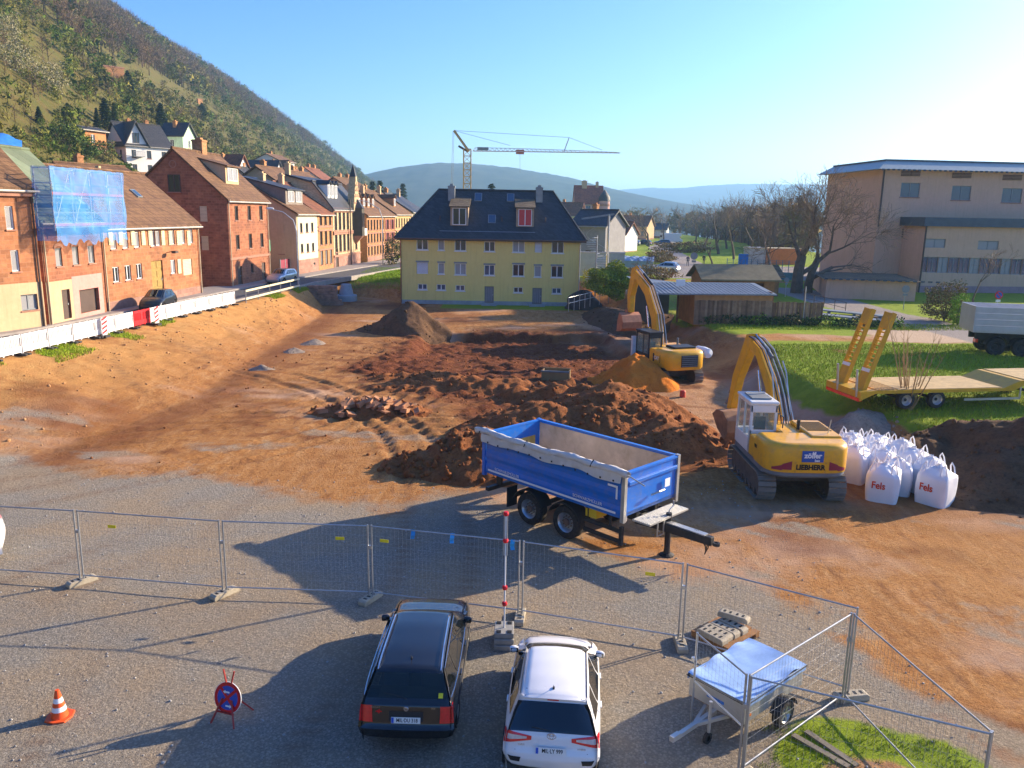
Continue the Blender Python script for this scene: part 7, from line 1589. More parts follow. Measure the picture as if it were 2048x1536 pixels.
k=MB(); k.add([(-ov,-ov,E_-.05),(L_+ov,-ov,E_-.05),(L_+ov,D+ov,E_-.05),(-ov,D+ov,E_-.05),(-ov+1.6,-ov+1.6,E_+.95),(L_,-ov+1.6,E_+.95),(L_,D,E_+.95),(-ov+1.6,D,E_+.95)],[(0,1,5,4),(1,2,6,5),(2,3,7,6),(3,0,4,7),(4,5,6,7),(3,2,1,0)]); k.build('roof',ROOFG,h.root)
k=MB(); k.bb(-ov+1.5,L_,-ov+1.5,D,E_+.95,E_+1.10); k.build('roof_cap',ROOFD,h.root)
for i in range(60): k=MB(); x=-ov+.3+i*.6; k.bb(x,x+.28,-ov-.05,-ov+.02,E_-.2,E_-.03); k.build('eave_tile',ROOFD,h.root)
k=MB(); k.tube([(.1,-.12,7),(.1,-.12,E_)],.09); k.build('downpipe',FR_D,h.root)
A=Vector((44.3,88,1.75)); B=A+Vector((math.cos(R(5)),math.sin(R(5)),0))*34
h=House('hall_front_block','lower front block of the hall with a long strip of windows',A,B,22,1,wall=PEACH,roof=ZINC,cat='hall')
h.E=h.uv(1830,452)[1]
h.win([(1850,478,1890,495),(1957,482,1996,499)],'gc',sill=False)
x0=1812
for i in range(13): h.win([(x0+2+i*21,513+i*.5,x0+20+i*21,544+i*.5)],'g' if i%3 else 'gc',sill=False)
h.win([(1701,507,1736,540),(1760,509,1797,542)],'roll','side',sill=False)
h.walls()
E_=h.E; L_=h.L
k=MB(); k.bb(-.5,L_+.5,-.5,22.4,E_,E_+.95); k.build('roof_band',ROOFD,h.root)
for i,x in enumerate((1706,1734,1786)):
    r_=h.rect((x,456,x+20,474),'side'); k=MB()
    for j in range(4): k.bb(-.12,-.01,22-r_[2],22-r_[0],r_[1]+(r_[3]-r_[1])*j/4,r_[1]+(r_[3]-r_[1])*(j+.6)/4)
    k.build('louvre_vent',M('brown_louvre',(.16,.09,.06),.8),h.root)
k=MB(); k.tube([(.0,-.12,.1),(0,-.12,E_)],.09); k.build('downpipe',FR_D,h.root)
v_=h.uv(1900,572)[1]; k=MB(); k.bb(0,L_,-.035,-.01,0,max(.8,v_)); k.build('base_course',M('mauve_render',(.34,.22,.24),.9),h.root)
# low annex
A=gz(1650,597,1.7); B=gz(1829,604,1.7)
h=House('annex','low peach annex with tiled eaves before the hall',A,B,11,1,wall=PEACH,roof=R_MOSS,cat='building'); h.E=h.uv(1740,560)[1]; h.walls()
k=MB(); k.add([(-.4,-.4,h.E),(h.L+.4,-.4,h.E),(h.L+.4,11.4,h.E),(-.4,11.4,h.E),(1.5,4,h.E+.16),(h.L-1.5,4,h.E+.16),(h.L-1.5,8,h.E+.16),(1.5,8,h.E+.16)],[(0,1,5,4),(1,2,6,5),(2,3,7,6),(3,0,4,7),(4,5,6,7),(0,3,2,1)]); k.build('roof',R_MOSS,h.root)
for i in range(16): k=MB(); k.bb(-.3+i*.68,.05+i*.68,-.5,-.35,h.E-.06,h.E+.1); k.build('eave_tile',ROOFD,h.root)
# wooden shed and board fence
ZS=1.55; A=gz(1386,650,ZS); B=gz(1541,651,ZS); C=gz(1642,652,ZS); BRD=M('weathered_boards',(.24,.145,.085),.85,var=.3,scale=2.5,bump=.3,bscale=20); BRO=M('orange_wood',(.46,.22,.06),.75,var=.2,scale=2)
d=B-A; rz=math.atan2(d.y,d.x); Ls=d.length; sh=thing('garden_shed','long wooden shed with blue grey metal roof and board front','shed',(A.x,A.y,ZS),rz)
H_=2.5; n_=int(Ls/.17); BRDS=[BRD,M('weathered_boards_pale',(.32,.21,.13),.85,var=.3,scale=2.5,bump=.3,bscale=20),M('weathered_boards_dark',(.16,.095,.055),.85,var=.3,scale=2.5,bump=.3,bscale=20)]
for i in range(n_): k=MB(); k.bb(i*Ls/n_+.006,(i+1)*Ls/n_-.006,-.03+.012*(i%2),.0+.012*(i%2),.05+.02*random.random(),1.85+.05*random.random()); k.build('board',random.choice(BRDS),sh)
k=MB(); k.bb(0,Ls,.02,.1,0,H_-.2); k.build('front_wall',M('ply_orange',(.42,.22,.09),.8,var=.2),sh)
k=MB(); k.bb(0,.08,.1,4.0,0,H_-.1); k.build('side_wall',BRO,sh); k=MB(); k.bb(Ls-.08,Ls,.1,4,0,H_); k.bb(0,Ls,3.9,4,0,H_); k.build('rear_wall',BRD,sh)
SR_=M('corrugated_roof',(.20,.235,.27),.6,.2,var=.18)
k=MB(); k.add([(-3.2,-.25,H_-.12),(Ls+.2,-.25,H_-.12),(Ls+.2,4.4,H_+.35),(-.3,4.4,H_+.35),(-3.6,7.5,H_+.55)],[(0,1,2,3,4)]); k.add([(-3.2,-.25,H_-.22),(Ls+.2,-.25,H_-.22),(Ls+.2,-.25,H_-.12),(-3.2,-.25,H_-.12)],[(0,1,2,3)]); k.build('roof',SR_,sh)
for i in range(28): k=MB(); x=-3+i*(Ls+3)/28; k.bar((x,-.26,H_-.105),(x,4.3,H_+.36),.06,.03); k.build('roof_rib',SR_,sh)
for x_,y_ in ((-3.0,0),(-3.3,7),(-.1,4)): k=MB(); k.bb(x_-.07,x_+.07,y_-.07,y_+.07,-.3,H_); k.build('post',BRD,sh)
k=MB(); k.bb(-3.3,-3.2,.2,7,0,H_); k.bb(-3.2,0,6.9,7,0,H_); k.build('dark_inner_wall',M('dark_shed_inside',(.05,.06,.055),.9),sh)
k=MB(); k.bb(-.9,-.2,2.0,2.1,H_+.25,H_+.75); k.build('white_panel',WHT,sh)
d=C-B; bf=thing('board_fence','weathered board fence continuing right of the wooden shed','fence',(B.x,B.y,ZS),math.atan2(d.y,d.x)); Lb=d.length; n_=int(Lb/.17)
for i in range(n_): k=MB(); k.bb(i*Lb/n_+.008,(i+1)*Lb/n_-.008,-.03+.012*(i%2),.012*(i%2),.05,1.75+.06*random.random()); k.build('board',random.choice(BRDS),bf)
for i in range(4): k=MB(); k.bb(i*Lb/3-.05,i*Lb/3+.05,.03,.13,-.2,1.8); k.build('post',BRD,bf)
k=MB(); k.cyl((Lb*.62,-.12,-.2),(Lb*.62,-.12,3.0),.04); k.build('steel_post',GALV,bf); k=MB(); k.bb(0,Lb,.02,.06,1.3,1.4); k.bb(0,Lb,.02,.06,.4,.5); k.build('rail',BRD,bf)
def hut(name,label,px,py,Z,L,D,e,rise,rz,wall,roof):
    p=gz(px,py,Z); t=thing(name,label,'hut',(p.x,p.y,Z),rz); k=MB(); cut_wall(k,lambda u,v,w:(u,w,v),L,e,[[L*.25,.2,L*.85,e-.3]]); k.bb(0,.1,.1,D,0,e); k.bb(L-.1,L,.1,D,0,e); k.bb(0,L,D-.1,D,0,e); k.add([(0.0,0,e),(0,D,e),(0,D/2,e+rise)],[(0,1,2)]); k.add([(L,0,e),(L,D,e),(L,D/2,e+rise)],[(0,1,2)]); k.build('wall',wall,t)
    k=MB(); k.prism([(-.5,e-.1),(D/2,e+rise),(D+.5,e-.1),(D+.5,e+.03),(D/2,e+rise+.14),(-.5,e+.03)],-.4,L+.4,lambda a,b,c:(c,a,b)); k.build('roof',roof,t)
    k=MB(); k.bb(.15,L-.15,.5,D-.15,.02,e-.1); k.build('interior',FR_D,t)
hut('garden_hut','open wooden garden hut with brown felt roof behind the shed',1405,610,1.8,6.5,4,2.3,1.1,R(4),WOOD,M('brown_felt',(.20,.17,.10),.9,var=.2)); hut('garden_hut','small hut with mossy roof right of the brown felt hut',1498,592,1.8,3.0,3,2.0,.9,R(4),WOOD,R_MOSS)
# stacked sheets right of the fence
for i in range(2):
    q=gz(1650+i*26,640-i*4,1.6); k=MB(); k.box((0,0,.25),(5.5,1.2,.10),(0,R(2),0)); [k.bb(x-.1,x+.1,-.5,.5,-.05,.2) for x in (-2,0,2)]; o=k.build('steel_sheet_stack',SR_); o.location=(q.x+2,q.y+i*1.6,gh(q.x+2,q.y)); o.rotation_euler=(0,0,R(-28)); tag(o,('nearer','farther')[i]+' of two low stacks of grey steel sheets beside the board fence','sheet stack','stacks of steel sheets')
# handrail by the ramp
def railing(name,label,P,h_,mat,n,rails=(1.0,.5),sub=True):
    t=thing(name,label,'railing',P[0]); Q=[p-P[0] for p in P]
    for i in range(n+1):
        s_=i/n*(len(Q)-1); a=int(min(s_,len(Q)-2)); p=Q[a].lerp(Q[a+1],s_-a); k=MB(); k.cyl((p.x,p.y,p.z-.3),(p.x,p.y,p.z+h_),.028,seg=6); k.build('post',mat,t)
    for f in rails: k=MB(); k.tube([p+Vector((0,0,h_*f)) for p in Q],.022,6); k.build('rail',mat,t)
railing('railing','grey tube railing above the dark bank beside the yellow house',[Vector((q.x,q.y,q.z)) for q in (gz(1137,618,1.0),gz(1180,607,1.2),gz(1252,592,1.5))],1.05,GALV,8)
railing('railing','dark handrail along the path right of the large bare tree',[gz(1608,606,1.7),gz(1690,628,1.5)],1.0,FR_D,4)
# dark boulder bank by the yellow house corner
k=MB(); V_=[];
G=[[(1.9*math.cos(t)*math.cos(u)*(1+.15*math.sin(3*t+u*5)),1.4*math.sin(t)*math.cos(u)*(1+.12*math.cos(5*t)),2.0*math.sin(u)*(1+.1*math.sin(4*t))-.2) for t in np.linspace(0,2*PI,21)] for u in np.linspace(0,PI/2,9)]; k.grid(G); q=gz(1165,612,.3); o=k.build('rock_mound',M('dark_rock',(.055,.05,.05),.9,var=.4,scale=1.5,bump=.6,bscale=5),smooth=True); o.location=(q.x,q.y,gh(q.x,q.y)); tag(o,'dark rocky mound at the right corner of the yellow house','rock')
# spiral stair tower with floodlight mast, glass balcony block and garden wall behind the yellow house
def blk(name,label,px0,px1,pyb,Y,parts,cat):
    a=gy(px0,pyb,Y); b=gy(px1,pyb,Y); t=thing(name,label,cat,(a.x,Y,a.z)); W=b.x-a.x
    for nm,mat,(u0,u1,y0,y1,pt,pb) in parts:
        za=gy(px0,pb,Y).z-a.z; zb=gy(px0,pt,Y).z-a.z; k=MB(); k.bb(u0*W,u1*W,y0,y1,za,zb); k.build(nm,mat,t)
    return t,W
LBG=M('pale_teal_wall',(.30,.38,.40),.8,var=.1); GLB=glass_mat('balcony_glass',(.10,.30,.32),.1,.6)
blk('garden_wall','long pale grey garden wall right of the yellow house',1160,1248,548,100,[('wall',LBG,(0,1,0,.4,506,552)),('coping',ZINC,(-.01,1.01,-.06,.46,503,506))],'wall')
t,W=blk('balcony_building','flat roofed building with pale glass balcony behind the yellow house',1163,1236,500,125,[('upper_wall',M('slate_blue_cladding',(.07,.13,.18),.6),(0,.52,0,6,455,478)),('lower_wall',WHITE,(0,.25,0,5,478,502)),('floor_slab',ROOFD,(0,1,-.1,6,476,479)),('glass_balustrade',GLB,(.5,1.0,-.05,.02,456,476)),('side_glass',GLB,(.98,1.0,0,3,456,476)),('garage_wall',WHITE,(.66,1.12,.5,6,478,497)),('garage_roof',R_RED,(.62,1.16,.2,6.3,474,478))],'building')
h_=slope_house('garden_house','grey weatherboarded gable house behind the right end of the yellow roof',1142,531,118,5.5,6,5.9,1.9,M('grey_boards',(.30,.29,.29),.85,var=.15),R_SLATE,R(-35),1,3,2,'d',None,1)
slope_house('garden_house','white house with red tiled roof beneath the pink tower house',1180,500,175,8,7,3.6,2.3,WHITE,R_RED,R(-30),2,3,2,'g',None,1)
slope_house('garden_house','red tiled house left of the pink tower house',1100,484,225,8,8,7.4,3.2,CREAM,R_RED,R(-15),2,4,2,'g',None,1)
slope_house('garden_house','brown roofed house right of the pink tower house',1228,475,270,11,9,4.0,3.0,TAN,R_BROWN,R(-25),1,4,2,'g',None,1)
slope_house('garden_house','small dark roofed house with white gable at the meadow edge',1298,472,290,6,6,2.4,1.8,WHITE,R_SLATE,R(-20),1,2,2,'g',None,0)
q=gz(1213,560,2.0); t=thing('floodlight_mast','tall grey mast with a long flat floodlight arm behind the yellow house','mast',(q.x,q.y,2.0)); zt3=gy(1213,428,q.y).z-2; k=MB(); k.cyl((0,0,0),(0,0,zt3),.18,.12); k.build('mast',GALV,t); k=MB(); k.bar((-3.2,0,zt3-.6),(.6,0,zt3),.2,.2); k.build('arm',FR_G,t)
q=gz(1190,588,1.8); t=thing('spiral_stair','slim grey spiral staircase beside the yellow house','staircase',(q.x,q.y,1.5)); zt4=gy(1190,470,q.y).z-1.5; k=MB(); k.cyl((0,0,0),(0,0,zt4),.07); k.build('newel',GALV,t)
for i in range(26): a=i*.42; z=.2+i*zt4/27; k=MB(); k.box((.55*math.cos(a),.55*math.sin(a),z),(1.0,.26,.03),(0,0,a)); k.build('tread',GALV,t)
k=MB(); k.tube([(1.05*math.cos(i*.21),1.05*math.sin(i*.21),1.1+i*zt4/54) for i in range(53)],.02,5); k.build('handrail',GALV,t)
# silver covered stack
q=gz(1272,548,1.9); t=thing('covered_stack','stack of goods under a crumpled silver cover beside the garden','stack',(q.x,q.y,1.8),R(-10)); k=MB(); G=[[((u-.5)*4.6,(v-.5)*3,1.9+.5*math.sin(v*PI)+.14*math.sin(u*23+v*9)*math.sin(v*17)) for u in np.linspace(0,1,24)] for v in np.linspace(0,1,16)]; k.grid(G); k.build('cover',M('silver_cover',(.42,.50,.56),.35,.4,var=.25,scale=5),t,smooth=True); k=MB(); k.bb(-2.2,2.2,-1.4,1.4,0,1.9); k.build('goods',LBG,t)
# container, blue sign, blue mesh fence, kiosk
q=gz(1497,530,1.9); t=thing('container','orange corrugated container beside the blue fence','container',(q.x,q.y,1.9),R(8)); k=MB()
for i in range(22): k.bb(3.0+i*.27,3.0+i*.27+.15,-.06,0,.1,2.6)
k.bb(3.0,9,0,2.4,0,2.7); k.build('ribbed_body',M('container_orange',(.60,.22,.07),.6,var=.12),t); k=MB(); k.bb(0,2.9,.1,2.3,0,2.9); k.build('grey_cabin',M('cabin_grey',(.42,.42,.44),.6),t); k=MB(); k.bb(-.1,9.1,-.1,2.5,2.72,2.82); k.build('roof',M('container_roof',(.62,.5,.3),.6),t)
q=gz(1484,552,1.9); t=thing('info_pillar','tall blue and white information pillar at the blue fence','sign',(q.x,q.y,1.8)); z1_=gy(1484,508,q.y).z-1.8; k=MB(); k.bb(-.55,.55,-.12,.12,0,z1_*.55); k.build('lower_panel',M('pillar_pale_blue',(.35,.50,.75),.5),t); k=MB(); k.bb(-.62,.62,-.13,.13,z1_*.55,z1_); k.build('upper_panel',M('pillar_blue',(.03,.20,.60),.5),t)
a=gz(1452,556,1.9); b=gz(1600,562,1.9); t=thing('blue_fence','blue mesh fence with solid base along the lot','fence',(a.x,a.y,1.8),math.atan2(b.y-a.y,b.x-a.x)); Lf=(b-a).length; BM=M('fence_blue',(.10,.22,.30),.6)
for i in range(13): k=MB(); k.cyl((i*Lf/12,0,0),(i*Lf/12,0,2.6),.05,seg=6); k.build('post',BM,t)
k=MB(); k.bb(0,Lf,-.04,.04,0,1.1); k.build('base_panel',M('base_teal',(.10,.24,.26),.7),t); k=MB(); [k.bb(0,Lf,-.015,.015,z,z+.03) for z in np.arange(1.3,2.6,.2)]; k.build('wires',BM,t)['kind']='stuff'
# sign posts
def sign_post(px,py,Z,label,pyd,r,kind):
    q=gz(px,py,Z); t=thing('sign_post',label,'sign',(q.x,q.y,Z-.1)); z=gy(px,pyd,q.y).z-Z+.1; k=MB(); k.cyl((0,0,0),(0,0,z+r),.035,seg=8); k.build('post',GALV,t)
    k=MB(); k.lathe([(0,-.02),(r,-.02),(r,.02),(0,.02)],24,(0,-.06,z),'y'); d_=k.build('disc',{'back':FR_G,'stop':SR}[kind],t)
    if kind=='stop': k=MB(); k.lathe([(0,-.03),(r*.75,-.03)],24,(0,-.065,z),'y'); k.build('blue_field',SB,d_); k=MB(); k.box((0,-.105,z),(r*1.7,.006,r*.22),(0,R(45),0)); k.build('red_bar',SR,d_)
    k=MB(); k.bb(-r*.6,r*.6,-.07,-.05,z-r*1.75,z-r*1.15); k.build('lower_plate',FR_G if kind=='back' else WHT,t)
sign_post(1806,622,1.6,'round grey traffic sign seen from behind on the lawn','578' and 578,.34,'back'); sign_post(1991,632,1.7,'red rimmed no stopping sign standing before the hall',590,.34,'stop'); sign_post(1386,545,2.0,'round dark sign at the bend of the path',512,.5,'back'); sign_post(1570,595,1.7,'small dark sign by the large bare tree',560,.25,'back')
# crane
YC=165.0
def cp(px,py,dy=0): q=gy(px,py,YC); return Vector((q.x,q.y+dy,q.z))
base=gy(934,420,YC); base.z=2.0; cr=thing('tower_crane','tower crane with a long white jib rising behind the yellow house','crane',base); CY=M('crane_yellow',(.50,.33,.12),.6); CWH=M('crane_white',(.66,.60,.58),.5); CRD=M('crane_red',(.5,.16,.1),.5)
def C_(px,py,dy=0): return cp(px,py,dy)-base
k=MB(); ztp=C_(931,298).z; hw_=.72
for sx in (-1,1):
    for sy in (-1,1): k.bar((sx*hw_,sy*hw_,0),(sx*hw_,sy*hw_,ztp),.16,.16)
nz=int(ztp/1.3)
for i in range(nz):
    z0_=i*ztp/nz; z1_=(i+1)*ztp/nz
    for sx,sy,tx,ty in ((-1,-1,1,-1),(1,-1,1,1),(1,1,-1,1),(-1,1,-1,-1)): k.bar((sx*hw_,sy*hw_,z0_),(tx*hw_,ty*hw_,z1_),.08,.08); k.bar((sx*hw_,sy*hw_,z1_),(tx*hw_,ty*hw_,z1_),.08,.08)
k.build('mast',CY,cr)
k=MB(); n_=34; pb=[C_(946+ (1240-946)*i/n_,302+ (306-302)*i/n_) for i in range(n_+1)]; pt=[C_(946+(1240-946)*min(1,(i+.5)/n_),295.5+(305-295.5)*((i+.5)/n_)**1.5) for i in range(n_)]
for i in range(n_):
    for sy in (-.55,.55): k.bar(pb[i]+Vector((0,sy,0)),pb[i+1]+Vector((0,sy,0)),.11,.11); k.bar(pb[i]+Vector((0,sy,0)),pt[i],.06,.06); k.bar(pt[i],pb[i+1]+Vector((0,sy,0)),.06,.06)
    k.bar(pb[i]+Vector((0,-.55,0)),pb[i]+Vector((0,.55,0)),.06,.06)
    if i: k.bar(pt[i-1],pt[i],.10,.10)
k.build('jib',CWH,cr)
k=MB(); k.bar(C_(938,303),C_(908,261),.4,.5); k.build('tower_head',CY,cr); k=MB(); k.bar(C_(936,303),C_(917,292),.35,.4); k.build('rear_arm',FR_D,cr); k=MB(); k.bar(C_(1128,303),C_(1138,276),.18,.18); k.build('jib_strut',CWH,cr)
for a,b in (((908,261),(1138,275)),((1138,275),(1204,300)),((908,261),(1020,291)),((908,262),(905,378)),((906,262),(902,378))): k=MB(); k.cyl(C_(*a),C_(*b),.035,seg=5); k.build('tie_rope',FR_G,cr)
k=MB(); k.box(C_(1040,304),(1.6,1.2,.8)); k.build('trolley',CRD,cr); k=MB(); k.box(C_(966,298)+Vector((0,-.7,0)),(2.2,.05,.6)); k.build('name_board',FR_G,cr); k=MB(); k.cyl(C_(1040,306),C_(1040,345),.03,seg=5); k.build('hoist_rope',FR_G,cr)
# pink tower house
a=gy(1149,440,260); b=gy(1206,440,260); h=House('tower_house','pink tower house with steep red and grey roof and round corner turret','A' and a,b,10,1,wall=PINKC,roof=roof_mat('bright_red_tiles',(.42,.12,.06),(.28,.09,.06)),cat='house')
h.E=h.uv(1170,408)[1]; e=h.E; rg=h.I@gplane(1175,373,h.M@Vector((0,5,0)),Vector((0,-1,0))); h.prof=[(0,e),(5,rg.z),(10,e)]
h.win([(1172,411,1181,417),(1184,411,1193,417),(1173,424,1181,430)],'g'); h.walls().roofs()
k=MB(); k.bb(0,h.L,0,10,-8,0); k.build('base',PINKC,h.root); h.chimney(h.L*.35,5,1.6,1.5,TAN); h.chimney(h.L*.8,5,.9,1.2,TAN)
k=MB(); k.lathe([(1.7,-8),(1.7,e+1.0)],18,(h.L+.2,0,0)); k.build('turret',PINKC,h.root,smooth=True); k=MB(); k.lathe([(1.9,e+1.0),(1.8,e+2.2),(1.0,e+3.4),(0,e+4.6)],18,(h.L+.2,0,0)); k.build('turret_roof',R_SLATE,h.root,smooth=True); k=MB(); k.lathe([(1.8,e-.6),(1.85,e-.2),(1.8,.2+e)],18,(h.L+.2,0,0)); k.build('turret_band',FR_S,h.root)

# ------------------------------------------------------------------ people
SKIN=M('skin',(.52,.30,.21),.6,var=.05)
def person(label,loc,rz,height,pose,top,legs,hair,hat=None,extra=None):
    """one continuous skinned body; joints posed per dict"""
    t=thing('person',label,'person',loc,rz); s=height/1.75; J=dict(pel=(0,0,.95),wst=(0,.0,1.12),chs=(0,.0,1.36),nek=(0,.0,1.50),hed=(0,.02,1.60),top=(0,.02,1.72))
    J.update({'lhip':(-.10,0,.92),'lkn':(-.11,.03,.50),'lan':(-.11,-.02,.09),'lto':(-.12,.16,.04),'rhip':(.10,0,.92),'rkn':(.11,.03,.50),'ran':(.11,-.02,.09),'rto':(.12,.16,.04),'lsh':(-.19,0,1.42),'lel':(-.26,.02,1.14),'lwr':(-.27,.12,.92),'lha':(-.27,.17,.84),'rsh':(.19,0,1.42),'rel':(.26,.02,1.14),'rwr':(.27,.12,.92),'rha':(.27,.17,.84)}); J.update(pose)
    rad=dict(pel=.15,wst=.135,chs=.155,nek=.055,hed=.085,top=.075,lhip=.10,rhip=.10,lkn=.065,rkn=.065,lan=.045,ran=.045,lto=.04,rto=.04,lsh=.065,rsh=.065,lel=.048,rel=.048,lwr=.035,rwr=.035,lha=.038,rha=.038)
    names=list(J); ed=[('pel','wst'),('wst','chs'),('chs','nek'),('nek','hed'),('hed','top'),('pel','lhip'),('lhip','lkn'),('lkn','lan'),('lan','lto'),('pel','rhip'),('rhip','rkn'),('rkn','ran'),('ran','rto'),('chs','lsh'),('lsh','lel'),('lel','lwr'),('lwr','lha'),('chs','rsh'),('rsh','rel'),('rel','rwr'),('rwr','rha')]
    me=bpy.data.meshes.new('body'); me.from_pydata([tuple(np.array(J[n])*s) for n in names],[(names.index(a),names.index(b)) for a,b in ed],[]); o=bpy.data.objects.new('body',me); COL.objects.link(o); o.parent=t
    md=o.modifiers.new('skin','SKIN'); sk=me.skin_vertices[0].data
    for i,n in enumerate(names): sk[i].radius=(rad[n]*s,rad[n]*s*.85); sk[i].use_root=(n=='pel')
    o.modifiers.new('sub','SUBSURF').levels=2; o.modifiers['sub'].render_levels=2
    m_,n_,p_=base_mat('person_clothes_%s'%label[:18]); tc=N(n_,'TexCoord').outputs['Object']; sx=N(n_,'SeparateXYZ'); n_.links.new(tc,sx.inputs[0])
    def gt(v): q=N(n_,'Math',operation='GREATER_THAN'); n_.links.new(sx.outputs[2],q.inputs[0]); q.inputs[1].default_value=v*s; return q.outputs[0]
    c=mixc(n_,gt(J['pel'][2]+.02),legs,top); c=mixc(n_,gt(J['nek'][2]),c,(.52,.30,.21)); c=mixc(n_,gt(J['hed'][2]+.045),c,hair); n_.links.new(c,p_.inputs['Base Color']); p_.inputs['Roughness'].default_value=.85; me.materials.append(m_)
    if hat: k=MB(); hx=J['hed']; k.lathe([(.125,.02),(.12,.06),(.09,.12),(0,.145)],14,(hx[0]*s,hx[1]*s,(hx[2]+.0)*s+.02)); k.bb(hx[0]*s-.09,hx[0]*s+.09,hx[1]*s+.08,hx[1]*s+.2,hx[2]*s+.035,hx[2]*s+.05); k.build('cap',hat,t,smooth=True)
    return t
WALK={'lkn':(-.11,.20,.52),'lan':(-.11,.22,.10),'lto':(-.11,.40,.06),'rkn':(.11,-.02,.50),'ran':(.11,-.28,.16),'rto':(.11,-.15,.05),'lwr':(-.28,-.10,.93),'lha':(-.28,-.12,.85),'rwr':(.28,.20,.95),'rha':(.28,.25,.88)}
q=gz(1407,531,2.0); person('walker in dark clothes on the path beyond the garden',(q.x,q.y,gh(q.x,q.y)),R(160),1.75,WALK,(.02,.02,.025),(.03,.03,.04),(.05,.03,.02))
q=gz(1375,533,2.0); person('walker in a grey jacket left of the dark clothed one on the path',(q.x,q.y,gh(q.x,q.y)),R(170),1.72,WALK,(.10,.10,.11),(.04,.045,.06),(.30,.28,.26))
x_,y_=gy(1347,690,49.6).x,49.6; person('worker in a grey shirt with a red cap behind the far excavator',(x_,y_,gh(x_,y_)+.0),R(-150),1.78,{'lwr':(-.2,.2,1.2),'lha':(-.12,.3,1.25)},(.36,.35,.36),(.05,.06,.09),(.10,.06,.04),M('red_cap',(.62,.08,.05),.6))
x_,y_=gy(1333,690,50.4).x,50.4; person('worker in a dark green jacket beside the red capped one',(x_,y_,gh(x_,y_)),R(120),1.76,{'rwr':(.2,.2,1.2),'rha':(.12,.3,1.25)},(.06,.10,.08),(.05,.05,.06),(.08,.05,.03))
# ------------------------------------------------------------------ trees and plants
BARK=M('bark_grey_brown',(.13,.10,.075),.95,var=.35,scale=2,bump=.5,bscale=10); TWIG=M('twig_brown',(.23,.16,.10),.95,var=.25,scale=1); BARKY=M('shrub_stem_tan',(.36,.25,.12),.9,var=.2)
def bare_tree(name,label,loc,H,spread,seed,levels=6,trunk_r=.35,fork=.25,nfork=(2,3),lean=0,group=None,up=.35,twig_mat=None,dens=1.0,bark=None,thick=1.0):
    r_=random.Random(seed); t=thing(name,label,'tree',loc,r_.uniform(0,6),group); kt=MB(); kw=MB()
    def grow_(p,d,L,r,lv):
        n=3 if lv<3 else 2; pts=[p]; rs=[r]; q=p; dd=d.copy()
        for i in range(n):
            dd=(dd+Vector((r_.uniform(-1,1),r_.uniform(-1,1),r_.uniform(-.5,1)*up))*.22).normalized(); q=q+dd*L/n; pts.append(q); rs.append(max(.006*thick,r*(1-.32*(i+1)/n)))
        (kt if lv<3 else kw).tube(pts,rs,7 if lv<2 else (5 if lv<3 else 3),cap=False)
        if lv>=levels: return
        k=r_.randint(*nfork)+(1 if lv>=2 else 0)
        for i in range(k):
            a=r_.uniform(.35,.85)*(spread); ax=Vector((r_.uniform(-1,1),r_.uniform(-1,1),r_.uniform(-.3,.3))).normalized(); nd=(Matrix.Rotation(a,3,ax)@dd).normalized(); nd.z+=up*.25; nd.normalize()
            fr=1 if i==0 else r_.uniform(.45,1); idx=fr*n; a0=int(min(idx,n-1)); bp=pts[a0].lerp(pts[a0+1],idx-a0)
            grow_(bp,nd,L*r_.uniform(.62,.88),rs[-1]*r_.uniform(.55,.8),lv+1)
    grow_(Vector((0,0,-.2)),Vector((lean,0,1)).normalized(),H*fork,trunk_r,0)
    # scale to height
    zmax=max(v[2] for v in kt.v+kw.v); sc=H/zmax
    for m_ in (kt,kw): m_.v=[(a*sc,b*sc,c*sc) for a,b,c in m_.v]
    kt.build('trunk',bark or BARK,t,smooth=True); 
    if kw.v: kw.build('crown',twig_mat or TWIG,t)
    return t
q=gz(1592,588,1.7); ht=gy(1600,332,q.y).z-q.z
bare_tree('bare_tree','large spreading bare tree standing left of the peach hall',(q.x,q.y,1.6),ht,1.3,14,6,.34,.17,(3,3),.0,up=.22,thick=1.2)
q2=q+Vector((1.5,.6,0)); bare_tree('bare_tree','bare tree growing close beside the large spreading one',(q2.x,q2.y,1.6),ht*.9,1.25,9,5,.26,.19,(2,3),.10,up=.25,thick=1.2)
q=gz(1948,640,1.6); bare_tree('bare_tree','small bare tree before the window strip of the hall',(q.x,q.y,1.5),6.5,1.2,21,5,.12,.3,up=.25,thick=1.4)
q=gz(1290,575,1.8); bare_tree('bare_tree','small bare garden tree behind the raised bucket',(q.x,q.y,1.7),4.2,1.2,23,5,.09,.3,up=.25,thick=1.2)
q=gz(1418,535,2.0); bare_tree('bare_tree','small pruned tree on the grass beside the path walkers',(q.x+3,q.y+10,1.9),5,1.2,25,4,.12,.3,up=.2,thick=1.5)
